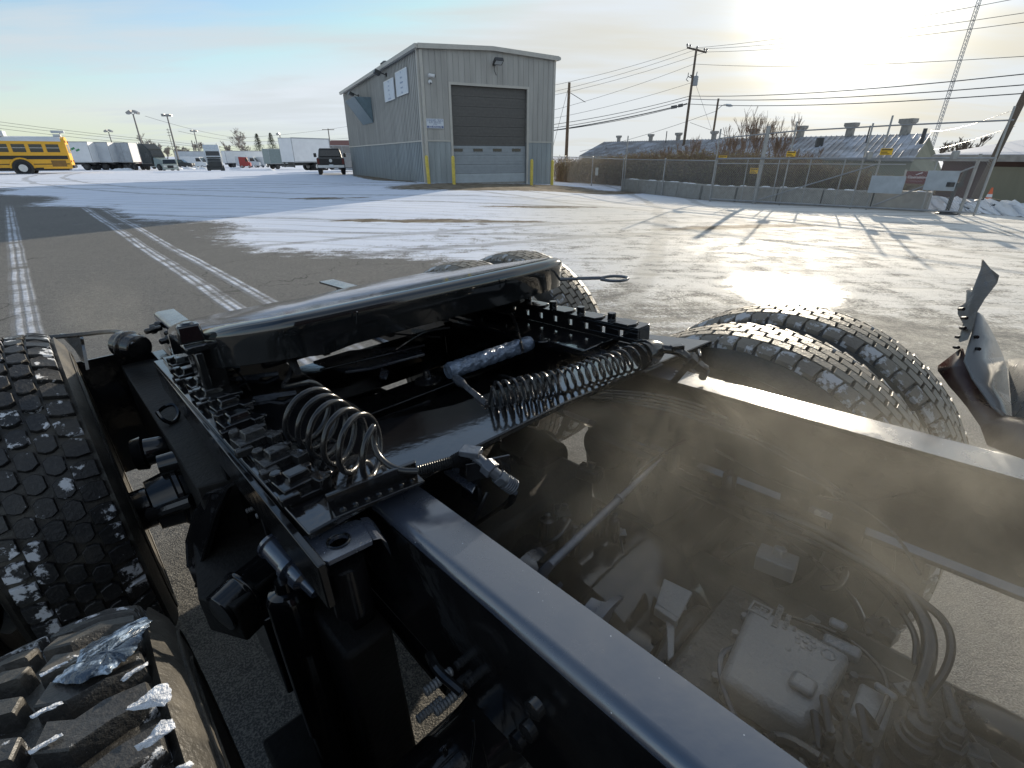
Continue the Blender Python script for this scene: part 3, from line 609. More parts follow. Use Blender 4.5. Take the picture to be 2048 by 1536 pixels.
# --- school bus : local X forward, rear at x=0, left side at y=-w/2 seen from the camera (it heads left)
def school_bus():
    rear = at(152, 343, 63.5); ahead = at(-60, 343, 64.5); g = gz(rear.x, rear.y)+.0
    t = thing('school_bus', 'yellow school bus with black rub rails seen along its side at the left edge', 'bus', (rear.x, rear.y, g-.06), yaw_to(rear, ahead))
    Wd = 2.44; L = 11.3; y = Wd/2
    # +Y local is left side when facing +X ; camera sees the side with world -y
    s = 1
    def sec(x, mb, mi=0):  # roofed section
        pass
    prof = [(-y, .55), (-y, 2.35), (-y+.05, 2.62), (-y+.25, 2.86), (-y+.6, 2.98), (0, 3.03), (y-.6, 2.98), (y-.25, 2.86), (y-.05, 2.62), (y, 2.35), (y, .55)]
    f = MB(); f.prism([(0, a, b) for a, b in prof], (L, 0, 0)); f.build('body', M_YEL, t, True, ang=30)
    f = MB(); f.prism([(.25, a*1.01, b+.012) for a, b in prof[2:-2]], (L-.3, 0, 0)); f.build('roof', M_WHITE, t, True)
    f = MB()
    for sd in (-1, 1):
        yy = sd*(y+.012)
        for z0, z1 in ((1.22, 1.50), (.80, .86)): f.b2((.12, yy-.012, z0), (L-.1, yy+.012, z1))
    f.build('rub_rail', M_BLACK, t, False)
    for k in range(9):
        x0 = .50+k*1.12
        for sd in (-1, 1):
            f = MB(); f.b2((x0, sd*(y+.004), 1.78), (x0+.86, sd*(y+.016), 2.40)); fr = f.build('window', M_GLASS, t, False)
            f = MB(); f.b2((x0, sd*(y+.017), 2.09), (x0+.86, sd*(y+.026), 2.14)); f.build('sash', M_TRIM, fr, False)
    for sd in (-1, 1):
        f = MB(); f.b2((-.0, sd*(y+.013), .45), (.0+2.0, sd*(y+.03), .62)); f.build('skirt', M_YEL, t, False)
        f = MB(); f.b2((.35, sd*(y+.014), .62), (1.35, sd*(y+.03), 1.12)); f.build('grille_panel', mat('grille_brown', (.22, .12, .03), .6), t, False)
        # wheel arch + wheel
        f = MB(); P = [(3.35+.78*math.cos(a), sd*(y+.02), .52+.78*math.sin(a)) for a in [math.pi*i/12 for i in range(13)]]; f.tube(P, .07, 6); f.build('wheel_arch', M_YEL, t)
        f = MB(); f.cyl((3.35, sd*(y-.2), .52), (3.35, sd*(y+.019), .52), .70, n=24); f.build('wheel_well', M_BLACK, t)
        wheel_part(t, (3.35, sd*(y-.08), .52), (0, 1, 0), .52, .28); wheel_part(t, (L-1.2, sd*(y-.08), .52), (0, 1, 0), .52, .28)
    f = MB(); f.b2((-.14, -y, .5), (-.0, y, .72)); f.build('rear_bumper', M_BLACK, t, False)
    f = MB(); f.b2((-.02, -.75, 1.7), (-.004, .75, 2.4)); f.build('rear_window', M_GLASS, t, False)
    for yy in (-.95, .95):
        for z, mm in ((2.62, M_RED), (1.05, M_RED)): f = MB(); f.cyl((-.05, yy, z), (.0, yy, z), .1, n=12); f.build('rear_lamp', mm, t)
    f = MB(); f.b2((.2, -.5, 3.02), (.7, .5, 3.22)); f.tube([(.25, 0, 3.0), (.2, 0, 3.4)], .04); f.box((.35, 0, 3.42), (.9, .5, .2)); f.build('roof_marker', M_GREYP, t, False)
    f = MB(); f.prism([(4.0, -.9, 3.0), (4.3, -.9, 3.35), (6.2, -.9, 3.45), (9.2, -.9, 3.40), (9.8, -.9, 3.0)], (0, 1.8, 0)); f.b2((3.9, -.7, 3.03), (4.3, .7, 3.42)); f.build('roof_air_conditioner', M_GREYP, t, False)
    f = MB(); f.b2((.3, -1, .3), (10.5, 1, .6)); f.build('chassis', M_BLACK, t, False)
school_bus()
def box_body(t, L, H, Wd, z0, m, name='cargo_box', ribs=0, doors=False, x0=0):
    f = MB(); f.b2((x0, -Wd/2, z0), (x0+L, Wd/2, H)); bx = f.build(name, m, t, False, bevel=.02)
    f = MB(); e = .06
    for xx in (x0, x0+L-e):
        for sd in (-1, 1): f.b2((xx-.005, sd*(Wd/2+.012)-.02, z0), (xx+e+.005, sd*(Wd/2+.012)+.02, H+.01))
    for sd in (-1, 1):
        for zz in (z0-.05, H-.05): f.b2((x0-.01, sd*(Wd/2+.015)-.02, zz), (x0+L+.01, sd*(Wd/2+.015)+.02, zz+.12))
    f.b2((x0-.02, -Wd/2, H-.02), (x0+L+.02, Wd/2, H+.03))
    for i in range(ribs):
        xx = x0+L*(i+1)/(ribs+1)
        for sd in (-1, 1): f.b2((xx-.03, sd*(Wd/2+.014)-.012, z0), (xx+.03, sd*(Wd/2+.014)+.012, H))
    if doors:
        for yy in (-.02,): f.b2((x0-.035, yy-.02, z0), (x0-.012, yy+.02, H-.1))
        for yy in (-Wd/4, Wd/4): f.b2((x0-.05, yy-.02, z0), (x0-.012, yy+.02, H-.1))
    f.build('frame', mat('box_frame', (.36, .37, .38), .5) if 'box_frame' not in bpy.data.materials else bpy.data.materials['box_frame'], bx, False)
    return bx
def truck_underside(t, xs, L, z0, y=1.0, r=.5):
    f = MB(); f.b2((.1, -.5, z0-.35), (L-.1, .5, z0-.02))
    f.b2((L*.35, -1.1, .55), (L*.5, 1.1, z0-.1)); f.build('chassis', M_BLACK, t, False)
    for x in xs:
        for sd in (-1, 1): wheel_part(t, (x, sd*(y), r), (0, 1, 0), r, .5, M_DK)
def place(px, py, D, px2, py2, D2, name, label, cat, group=None):
    a = at(px, py, D); b = at(px2, py2, D2); return thing(name, label, cat, (a.x, a.y, gz((a.x+b.x)/2, (a.y+b.y)/2)), yaw_to(a, b), group)
# three grey box trucks behind the bus (rear doors face right-front)
M_DOOR = mat('box_door_grey', (.40, .43, .46), .5, var=.1, vs=1)
for i, (pa, pb, lab) in enumerate((((191, 337, 108), (158, 337, 109), 'pale box truck with a small green emblem just right of the yellow bus'), ((230, 337, 109), (200, 337, 110), 'pale grey box truck in the middle of the parked box trucks'), ((271, 337, 110), (242, 337, 111), 'pale grey box truck, rightmost of the row behind the bus, with panelled side'))):
    t = place(*pa, *pb, 'box_truck', lab, 'truck', 'grey box trucks parked behind the bus')
    ang = t.rotation_euler[2]; L = 3.75
    # shift so that the near side lies on the line
    n = Vector((-math.sin(ang), math.cos(ang), 0)); n = n if n.y > 0 else -n; t.location += n*1.25
    bx = box_body(t, L, 4.05, 2.5, 1.15, (M_WHITE, M_GREYP, mat('grey_box_paint', (.44, .47, .50), .5, var=.15, vs=2))[i], ribs=2 if i == 2 else 0)
    if i == 0:
        f = MB(); yy = -1.27 if n.dot(Vector((-math.sin(ang), math.cos(ang), 0))) > 0 else 1.27
        for k, (a, b_) in enumerate(((1.6, 2.9), (2.2, 3.1), (2.8, 2.8))): f.box((a, yy, b_), (.55, .02, .25), Matrix.Rotation(.4, 3, 'Y'))
        f.build('emblem', M_GREEN, bx, False)
    truck_underside(t, (1.4, 2.6) if i else (1.2,), L, 1.15)
# white box truck by the shed
def white_box():
    a = at(572, 345, 70); b = at(660, 345, 74)
    t = thing('box_truck', 'plain white box truck with tandem wheels parked left of the black pickup', 'truck', (a.x, a.y+1.2, gz(a.x, a.y+1)-.05), yaw_to(a, b))
    bx = box_body(t, 5.6, 3.62, 2.4, 1.0, M_WHITE)
    f = MB(); f.b2((.3, -.5, .6), (8.0, .5, .97)); f.build('chassis', M_BLACK, t, False)
    for x in (3.3, 4.6):
        for sd in (-1, 1): wheel_part(t, (x, sd*.95, .48), (0, 1, 0), .48, .45)
    f = MB(); f.prism([(5.75, -1.05, .7), (8.2, -1.05, .7), (8.2, -1.05, 1.5), (7.5, -1.05, 1.7), (7.1, -1.05, 2.5), (5.75, -1.05, 2.6)], (0, 2.1, 0)); cb = f.build('cab', M_WHITE, t, False, bevel=.08)
    f = MB(); f.b2((6.2, -1.08, 1.6), (7.0, -1.052, 2.3)); f.build('window', M_GLASS, cb, False)
    f = MB(); f.b2((-.25, -1.1, .45), (-.02, 1.1, .62)); f.b2((.05, -1.0, .4), (.15, -.8, 1)); f.b2((.05, .8, .4), (.15, 1, 1)); f.build('rear_bumper', M_DK, t, False)
    wheel_part(t, (7.2, -.9, .48), (0, 1, 0), .48, .3); wheel_part(t, (7.2, .9, .48), (0, 1, 0), .48, .3)
white_box()
t = place(612, 340, 92, 760, 340, 98, 'cargo_trailer', 'long taupe grey trailer parked behind the white box truck', 'trailer')
box_body(t, 15, 3.9, 2.5, 1.1, mat('taupe_trailer', (.20, .19, .185), .6), ribs=9); truck_underside(t, (1.5, 2.7, 12), 15, 1.1)
# black pickup seen from behind
def pickup(px0, px1, py, D, label, m, dark=True, group=None, mir=False, s=1.0, tilt=0.0):
    c = at((px0+px1)/2, py, D); g = gz(c.x, c.y); out = Vector((c.x, c.y)).normalized(); yaw = math.atan2(out.y, out.x)+tilt
    t = thing('pickup_truck', label, 'pickup', (c.x, c.y, g), yaw, group); W2 = 1.02
    f = MB(); f.b2((0, -W2, .55), (2.0, W2, 1.22)); f.b2((2.0, -W2, .55), (5.7, W2, 1.25)); f.build('body', m, t, False, bevel=.07)
    f = MB(); f.prism([(2.0, -.93, 1.2), (2.25, -.80, 1.86), (2.25, .80, 1.86), (2.0, .93, 1.2)], (1.9, 0, 0)); f.prism([(2.25, -.78, 1.80), (2.25, -.76, 1.92), (2.25, .76, 1.92), (2.25, .78, 1.80)], (1.6, 0, 0)); cb = f.build('cab', m, t, False, bevel=.05)
    f = MB(); f.prism([(2.0, -.80, 1.34), (2.185, -.70, 1.78), (2.185, .70, 1.78), (2.0, .80, 1.34)], (-.02, 0, 0)); f.build('rear_window', M_GLASS, cb, False)
    f = MB(); f.b2((-.03, -.80, .78), (-.002, .80, 1.2)); tg = f.build('tailgate', mat('tailgate_black', (.012, .012, .014), .25) if m != M_WHITE else m, t, False, bevel=.012)
    f = MB(); f.lathe((-.035, 0, 1.03), (-1, 0, 0), [(0, .12), (.01, .115), (.012, .02)], 16); o = f.build('badge', M_CHROME, tg); o.scale = (1, 1.0, 1)
    for sd in (-1, 1):
        f = MB(); f.b2((-.03, sd*.83, .78), (.03, sd*1.0, 1.18)); f.build('tail_lamp', mat('tail_lamp_red', (.12, .012, .01), .25) if 'tail_lamp_red' not in bpy.data.materials else bpy.data.materials['tail_lamp_red'], t, False)
        f = MB(); f.box((3.7, sd*1.17, 1.42), (.15, .22, .3)); f.build('wing_mirror', M_BLACK, t, False, bevel=.02)
        wheel_part(t, (1.15, sd*.88, .42), (0, 1, 0), .42, .3, M_DK); wheel_part(t, (4.75, sd*.88, .42), (0, 1, 0), .42, .3, M_DK)
    f = MB(); f.b2((-.22, -.98, .52), (-.02, .98, .72)); f.build('rear_bumper', M_CHROME, t, False, bevel=.03)
    f = MB(); f.b2((-.235, -.16, .62), (-.222, .16, .76)); f.build('number_plate', M_WHITE, t, False)
    t.scale = (s, s, s)
    return t
M_PKB = mat('pickup_black', (.02, .021, .024), .3, coat=.3)
pickup(638, 692, 348, 47.5, 'black pickup truck seen from behind at the far corner of the shed', M_PKB, s=1.08)
def small_vehicle(px, py, D, yaw, label, cat, m, kind, group=None, name=None):
    c = at(px, py, D); g = gz(c.x, c.y); t = thing(name or cat.replace(' ', '_'), label, cat, (c.x, c.y, g), yaw, group)
    if kind == 'van':
        f = MB(); f.prism([(-2.7, -.98, .4), (2.5, -.98, .4), (2.6, -.98, 1.1), (1.9, -.98, 1.3), (1.3, -.98, 2.3), (-2.7, -.98, 2.4)], (0, 1.96, 0)); b = f.build('body', m, t, False, bevel=.06)
        for sd in (-1, 1): f = MB(); f.prism([(.5, sd*.985, 1.4), (1.6, sd*.985, 1.4), (1.25, sd*.985, 2.1), (.5, sd*.985, 2.1)], (0, sd*.012, 0)); f.build('window', M_GLASS, t, False)
        f = MB(); f.prism([(1.92, -.85, 1.34), (1.92, .85, 1.34), (1.40, .80, 2.2), (1.40, -.80, 2.2)], (.03, 0, .02)); f.build('windscreen', M_GLASS, t, False)
        for x in (-1.7, 1.6):
            for sd in (-1, 1): wheel_part(t, (x, sd*.86, .36), (0, 1, 0), .36, .25)
    elif kind == 'suv':
        f = MB(); f.prism([(-2.4, -.95, .4), (2.4, -.95, .4), (2.45, -.95, 1.0), (1.1, -.95, 1.15), (.5, -.88, 1.72), (-2.2, -.88, 1.75), (-2.45, -.95, 1.1)], (0, 1.9, 0)); f.build('body', m, t, False, bevel=.06)
        f = MB(); f.prism([(1.12, -.8, 1.17), (1.12, .8, 1.17), (.56, .72, 1.66), (.56, -.72, 1.66)], (.03, 0, .02)); f.build('windscreen', M_GLASS, t, False)
        for sd in (-1, 1):
            f = MB(); f.prism([(-2.1, sd*.955, 1.15), (.9, sd*.955, 1.15), (.5, sd*.9, 1.6), (-2.0, sd*.9, 1.6)], (0, sd*.012, 0)); f.build('window', M_GLASS, t, False)
            f = MB(); f.b2((2.42, sd*.6-.2, .75), (2.47, sd*.6+.2, .95)); f.build('headlight', M_CHROME, t, False)
        f = MB(); f.b2((2.42, -.35, .6), (2.46, .35, .95)); f.build('grille', M_BLACK, t, False)
        for x in (-1.5, 1.5):
            for sd in (-1, 1): wheel_part(t, (x, sd*.85, .36), (0, 1, 0), .36, .25)
    elif kind == 'semi':
        f = MB(); f.prism([(-2.2, -1.1, 1.0), (.5, -1.1, 1.0), (.7, -1.1, 2.2), (.2, -1.1, 3.2), (-1.0, -1.1, 3.9), (-2.2, -1.1, 3.9)], (0, 2.2, 0)); b = f.build('sleeper_cab', m[0], t, False, bevel=.12)
        f = MB(); f.prism([(.55, -.95, .5), (2.7, -.95, .45), (2.75, -.95, 1.45), (.7, -.95, 1.95)], (0, 1.9, 0)); f.build('hood', m[1], t, False, bevel=.12)
        f = MB(); f.prism([(.72, -.95, 2.0), (.72, .95, 2.0), (.34, .9, 2.95), (.34, -.9, 2.95)], (.04, 0, .02)); f.build('windscreen', M_GLASS, t, False)
        for sd in (-1, 1): f = MB(); f.b2((-.8, sd*1.105, 1.9), (.3, sd*1.12, 2.6)); f.build('window', M_GLASS, t, False)
        for sd in (-1, 1): f = MB(); f.cyl((-2.35, sd*.9, 1.0), (-2.35, sd*.9, 4.1), .09, n=8); f.build('exhaust_stack', M_CHROME, t)
        f = MB(); f.b2((2.76, -.5, .8), (2.80, .5, 1.5)); f.b2((2.6, -1.1, .35), (2.95, 1.1, .7)); f.build('grille', M_CHROME if len(m) < 3 else m[2], t, False)
        f = MB(); f.b2((-6.5, -.45, .6), (.5, .45, 1.0)); f.build('chassis', M_BLACK, t, False)
        for x in (1.9, -4.6, -5.9):
            for sd in (-1, 1): wheel_part(t, (x, sd*.95, .5), (0, 1, 0), .5, .4, M_DK)
    return t
M_SEMB = mat('semi_black', (.025, .03, .032), .35); M_SEMW = mat('semi_white', (.60, .64, .67), .4); M_SEMG = mat('semi_grey_green', (.22, .27, .27), .4)
small_vehicle(432, 338, 96, -1.05, 'white roofed semi tractor with black hood parked nose towards the camera', 'semi tractor', (M_SEMW, M_SEMB, M_SEMB), 'semi', name='semi_tractor')
small_vehicle(318, 337, 104, -.45, 'dark conventional semi tractor with pale fairing between box trucks and a small car', 'semi tractor', (M_SEMB, M_SEMG, M_SEMB), 'semi', name='semi_tractor')
small_vehicle(286, 336, 118, -.5, 'white and red semi tractor right beside the row of box trucks', 'semi tractor', (M_SEMW, mat('semi_red', (.3, .03, .03), .4), M_CHROME), 'semi', name='semi_tractor')
small_vehicle(342, 338, 92, -1.0, 'silver green compact suv with snow on its roof, facing the camera', 'car', mat('suv_silver', (.33, .37, .34), .35), 'suv', name='parked_car')
small_vehicle(362, 333, 130, .2, 'dark pickup shaped car behind the silver suv', 'car', M_SEMB, 'suv', name='parked_car')
for i, (px, yaw, lab, m) in enumerate(((394, .1, 'white passenger van, left of the white pickups behind the semi', M_WHITE), (412, 3.0, 'white cargo van close behind the bobtail semi', M_WHITE), (500, .2, 'white van right of the red delivery van', M_GREYP), (519, 2.9, 'pale van farthest right in the far row of vans', M_WHITE))):
    small_vehicle(px, 333, 140+i*2, yaw, lab, 'van', m, 'van', 'white vans in the far row', name='parked_van')
small_vehicle(492, 332, 134, .3, 'van with a red front parked before the white trailers', 'van', M_RED, 'van', name='parked_van').scale = (.42, .7, .95)
small_vehicle(703, 345, 60, 1.9, 'small grey car half hidden by the far corner of the shed', 'car', mat('car_grey', (.25, .26, .27), .35), 'suv', name='parked_car')
for i, (pa, pb, L, lab, m) in enumerate((((452, 333, 150), (500, 333, 152), 9, 'white trailer behind the bobtail semi, left one', M_WHITE), ((508, 333, 165), (535, 333, 166), 6, 'white trailer between the red van and the conifers', M_WHITE), ((536, 334, 120), (556, 334, 121), 5, 'grey trailer just left of the white box truck', M_SEMG), ((356, 332, 165), (385, 332, 165), 10, 'grey trailer far behind the small suv', M_GREYP), ((612, 341, 118), (640, 341, 118), 5, 'pale shed like trailer behind the white box truck', M_GREYP))):
    t = place(*pa, *pb, 'cargo_trailer', lab, 'trailer', 'trailers in the far row'); box_body(t, L, 3.7, 2.4, 1.0, m); truck_underside(t, (1.5,), L, 1.0)
t = thing('garage_building', 'small white building with a red brown roof behind the shed corner', 'building', tuple(on(at(706, 335, 100)))); f = MB(); f.b2((-4, 0, 0), (5, 6, 3.4)); f.build('wall', M_WHITE, t, False); f = MB(); f.prism([(-4.3, -.3, 3.4), (-4.3, 3, 5.0), (-4.3, 6.3, 3.4)], (9.6, 0, 0)); f.build('roof', mat('roof_red', (.25, .12, .10), .8), t, False)
# small heaps of snow between the far vehicles
for (px, D), hl in zip(((378, 118), (392, 119), (407, 119), (352, 116), (470, 116), (540, 100), (252, 104), (238, 103)), ('snow heap before the white passenger van', 'snow heap between the two white vans left of the bobtail semi', 'snow heap close left of the bobtail semi', 'snow heap just right of the silver suv', 'snow heap right of the bobtail semi', 'snow heap before the grey trailer near the white box truck', 'snow heap under the rightmost grey box truck', 'snow heap under the middle grey box truck')):
    c = at(px, 337, D); g = gz(c.x, c.y); f = MB(); rnd = random.Random(px); f.lathe((0, 0, -.1), (0, 0, 1), [(0, 1.1), (.2, 1.0), (.38, .6), (.46, .15)], 14); 
    for v in f.v: v.x += rnd.uniform(-.1, .1); v.z += rnd.uniform(-.05, .05)
    o = f.build('snow_heap', M_SNOW, None); o.location = (c.x, c.y, g); tag(o, hl, 'snow heap', 'ploughed snow heaps')
# ================================================================== TREES
def bare_tree(H, seed, spread=.5, levels=5, r0=None, rmin=.02, up=.35, stems=1, trunk=.28):
    rnd = random.Random(seed); tr = MB(); br = MB(); r0 = r0 or H*.022
    def grow(p, d, l, r, lev):
        k = 3 if lev < levels else 2; P = [p]; q = p.copy(); dd = d.copy()
        for i in range(k):
            dd = (dd+Vector((rnd.uniform(-.18, .18), rnd.uniform(-.18, .18), rnd.uniform(-.04, .12)))).normalized(); q = q+dd*l/k; P.append(q.copy())
        (tr if lev == 0 else br).tube(P, [max(rmin, r*(1-.4*i/k)) for i in range(k+1)], 8 if lev == 0 else (4 if lev < 3 else 3), caps=False)
        if lev >= levels: return
        n = rnd.choice((3, 4)) if lev < levels-1 else 5
        for j in range(n):
            t = rnd.uniform(.45, 1.0) if j else 1.0; o = P[0].lerp(P[-1], t) if t < 1 else P[-1]
            idx = min(int(t*k), k-1); o = P[idx].lerp(P[idx+1], t*k-idx) if t < 1 else P[-1]
            a = rnd.uniform(0, 2*math.pi); s = spread*(rnd.uniform(.5, 1.15)); nd = (dd+Vector((math.cos(a)*s, math.sin(a)*s, up*rnd.uniform(0, 1)))).normalized()
            grow(o, nd, l*rnd.uniform(.55, .82), r*.55, lev+1)
    for s_ in range(stems):
        a = rnd.uniform(0, 6.28); o = Vector((math.cos(a), math.sin(a), 0))*(.35 if stems > 1 else 0)
        grow(o+Vector((0, 0, -.15)), Vector((math.cos(a)*.2*(stems > 1), math.sin(a)*.2*(stems > 1), 1)).normalized(), H*trunk, r0, 0)
    return tr, br
def put_tree(name, label, px, py, D, H, seed, group=None, m=None, **k):
    c = at(px, py, D); g = gz(c.x, c.y); t = thing(name, label, 'tree', (c.x, c.y, g), 0, group)
    a, b = bare_tree(H, seed, **k); a.build('trunk', m or M_TREE, t); b.build('crown', m or M_TREE, t); return t
far = [(318, 240, 9.5, 3, .75), (286, 250, 6.5, 4, .6), (395, 235, 8.0, 5, .5), (364, 245, 6.0, 6, .5), (492, 230, 11.5, 7, .85), (462, 250, 7.0, 8, .5), (508, 240, 7.5, 9, .7), (338, 250, 6.5, 10, .6), (372, 255, 6.0, 11, .6), (300, 245, 7.5, 12, .7)]
LBF = ['wide bare tree behind the tall twin lamp post', 'small bare tree above the grey box truck', 'bare tree left of the bobtail semi roof', 'thin bare tree over the far vans', 'widest bare tree between the bobtail semi and the conifers', 'small bare tree just right of the bobtail semi', 'bare tree left of the first conifer', 'bare tree between the two tall lamp posts', 'low bare tree beside the flat headed lamp post', 'bare tree just left of the twin lamp post']
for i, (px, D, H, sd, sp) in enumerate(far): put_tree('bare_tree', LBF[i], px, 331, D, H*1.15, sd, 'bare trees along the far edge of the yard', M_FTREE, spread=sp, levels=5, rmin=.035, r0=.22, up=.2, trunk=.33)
def conifer(px, D, H, seed, label):
    c = at(px, 332, D); t = thing('conifer', label, 'tree', (c.x, c.y, gz(c.x, c.y)), 0, 'conifers at the far edge of the yard'); f = MB(); f.tube([(0, 0, -.2), (0, 0, H*.95)], [.25, .05], 6); f.build('trunk', M_TREE, t)
    f = MB(); rnd = random.Random(seed)
    for i in range(1300):
        h = rnd.random()**1.1; rr = (1-h)*H*.40*math.sqrt(rnd.random())+.05; a = rnd.uniform(0, 6.28); p = Vector((math.cos(a)*rr, math.sin(a)*rr, .6+h*(H-.6))); d = Vector((math.cos(a), math.sin(a), -.35))*rnd.uniform(.3, .7); s = Vector((-math.sin(a), math.cos(a), 0))*.16
        f.add([p-s, p+s, p+d], [(0, 1, 2)])
    f.build('crown', M_CONIF, t, False)
conifer(525, 205, 9.5, 1, 'dark pointed conifer beside the thin pole, left of the pair'); conifer(552, 205, 9.8, 2, 'dark pointed conifer just left of the white box truck')
# ================================================================== RIGHT SIDE: FENCE, GATE, BARRIERS
A1 = Vector((4.8, 32.0)); A2 = Vector((8.35, 21.9)); A3 = Vector((14.3, 16.0)); A0 = Vector((3.2, 37.0))
def fp1(px, py): return vplane(px, py, A1, A2)
def fp2(px, py): return vplane(px, py, A2, A3)
def chain(mb, a, b, z0, z1, step=.075, r=.0028):
    # diamond mesh of straight wires on the vertical plane a-b, between heights z0(s), z1(s)
    L = (b-a).length; u = (b-a)/L
    def P(s, h): t = s/L; return Vector((a.x+u.x*s, a.y+u.y*s, z0[0]*(1-t)+z0[1]*t+h*((z1[0]-z0[0])*(1-t)+(z1[1]-z0[1])*t)))
    H = ((z1[0]-z0[0])+(z1[1]-z0[1]))/2
    n = int((L+H)/step)
    for i in range(n):
        s0 = -H+i*step; s1 = s0+H
        h0 = 0.; h1 = 1.
        if s0 < 0: h0 = -s0/H; s0 = 0
        if s1 > L: h1 = 1-(s1-L)/H; s1 = L
        if h1 > h0:
            mb.tube([P(s0, h0), P(s1, h1)], r, 3, caps=False); mb.tube([P(s0, 1-h0), P(s1, 1-h1)], r, 3, caps=False)
fence = thing('chain_link_fence', 'galvanised chain link fence with a top rail running from the shed towards the gate', 'fence')
posts1 = [(1186, 1182, 378), (1246, 1242, 388), (1327, 1322, 395), (1429, 1421, 403)]
FH = 1.55
def seg(A, B, zA, zB, par, H=FH, nm='mesh_panel'):
    f = MB(); chain(f, A, B, (zA+.05, zB+.05), (zA+H, zB+H)); f.build(nm, M_WIRE, par, False)
    f = MB(); f.tube([(A.x, A.y, zA+H), (B.x, B.y, zB+H)], .024, 8); f.build('top_rail', M_GALV, par)
Pp = []
for xt, xb, yb in posts1:
    q = fp1(xb, yb) if xb > 1243 else vplane(xb, yb, A0, A1); Pp.append(Vector((q.x, q.y)))
Pp = [Vector((2.0, 41.5)), Vector((3.6, 36.4))]+Pp
for i in range(len(Pp)-1):
    za, zb_ = gz(*Pp[i]), gz(*Pp[i+1]); seg(Pp[i], Pp[i+1], za, zb_, fence)
for q in Pp:
    f = MB(); z = gz(*q); f.tube([(q.x, q.y, z-.2), (q.x, q.y, z+FH+.05)], .035, 10); f.lathe((q.x, q.y, z+FH+.05), (0, 0, 1), [(0, .04), (.03, .03), (.05, .01)], 8); f.build('post', M_GALV, fence)
q = vplane(1195, 343, A0, A1); f = MB(); f.box((q.x-.05, q.y-.06, q.z), (.17, .02, .42)); f.build('notice_board', M_TRIM, fence, False)
# tall end post with overhead rail frame ("cantilever gate" support)
def vpost(par, xt, yt, xb, yb, pl, r=.03, nm='post', m=None, n=10):
    b = pl(xb, yb); a = pl(xt, yt); f = MB(); z = gz(b.x, b.y); f.tube([(b.x, b.y, z-.1), (b.x, b.y, a.z)], r, n); return f.build(nm, m or M_GALV, par), Vector((b.x, b.y, z)), a.z
tp, b_, zt_ = vpost(None, 1249, 272, 1246, 388, fp1, .03, 'fence_pole'); tag(tp, 'thin tall steel pole rising from the fence at the left end of the concrete barriers', 'pole', 'thin tall steel poles above the fence')
frame = thing('overhead_pipe_frame', 'tall thin steel pipe frame with a long top rail above the sliding gate', 'pipe frame')
for xt, yt, xb, yb, r_ in ((1437, 258, 1419, 402, .03), (1590, 243, 1558, 412, .028), (1725, 247, 1699, 420, .028), (1783, 231, 1728, 432, .028)): vpost(frame, xt, yt, xb, yb, fp2, r_)
A4 = Vector((20.5, 11.5))
f = MB(); f.tube([fp2(1437, 277), fp2(1590, 262), fp2(1783, 251), fp2(2028, 240)], .022, 8); f.build('top_rail', M_GALV, frame)
f = MB(); a = fp2(2030, 212); b = fp2(1978, 310); f.tube([a+Vector((0, 0, .0)), Vector((a.x, a.y, gz(a.x, a.y)))], .028, 8); f.build('post', M_GALV, frame)
lean = fp2(1507, 410); a = fp2(1538, 252); f = MB(); f.tube([(lean.x, lean.y, gz(lean.x, lean.y)-.1), (lean.x+(a.x-lean.x)*.55, lean.y+(a.y-lean.y)*.55, a.z)], [.085, .075], 10); o = f.build('steel_post', M_GALV, None); tag(o, 'thick grey steel post standing behind the gate between two caution signs', 'post')
# sliding gate
gate = thing('sliding_gate', 'wide chain link sliding gate with diagonal brace bars in front of the barriers', 'gate')
gA = fp2(1421, 403); gB = fp2(1948, 431); GA = Vector((gA.x, gA.y)); GB = Vector((gB.x, gB.y)); nrm = Vector((GB.y-GA.y, -(GB.x-GA.x))).normalized()*-.12
if nrm.y > 0: nrm = -nrm
GA += nrm*1; GB += nrm*1
zA, zB = gz(*GA)+.05, gz(*GB)+.05; GH = 1.58
def gp(t, h): q = GA.lerp(GB, t); return Vector((q.x, q.y, zA*(1-t)+zB*t+h))
f = MB(); chain(f, GA, GB, (zA+.05, zB+.05), (zA+GH, zB+GH)); f.build('mesh_panel', M_WIRE, gate, False)
f = MB(); f.tube([gp(0, .05), gp(1, .05)], .03, 8); f.tube([gp(0, GH), gp(1, GH)], .03, 8); f.tube([gp(0, GH-.18), gp(.75, GH-.18)], .02, 6); f.tube([gp(0, .55), gp(.35, .55)], .018, 6)
f.tube([gp(0, .05), gp(0, GH)], .03, 8); f.tube([gp(1, .05), gp(1, GH)], .035, 8); f.build('frame', M_GALV, gate)
def tpar(px): q = fp2(px, 400); return (Vector((q.x, q.y))-GA).dot((GB-GA).normalized())/(GB-GA).length
for px in (1484, 1545, 1606, 1672, 1850): f = MB(); t_ = tpar(px); f.tube([gp(t_, .05), gp(t_, GH)], .022, 8); f.build('upright', M_GALV, gate)
for a, b in (((1752, .12), (1925, 1.35)), ((1520, .12), (1735, 1.4))): f = MB(); f.tube([gp(tpar(a[0]), a[1]), gp(tpar(b[0]), b[1])], .022, 8); f.build('brace', M_GALV, gate)
for px in (1715, 1880): f = MB(); f.box(gp(tpar(px), GH+.08), (.16, .16, .26)); f.build('roller_bracket', M_GALV, gate, False, bevel=.03)
opr = fp2(1893, 425); t = thing('gate_operator', 'dark gate operator column with a bracket arm near the right end of the sliding gate', 'gate operator', (opr.x, opr.y, gz(opr.x, opr.y)))
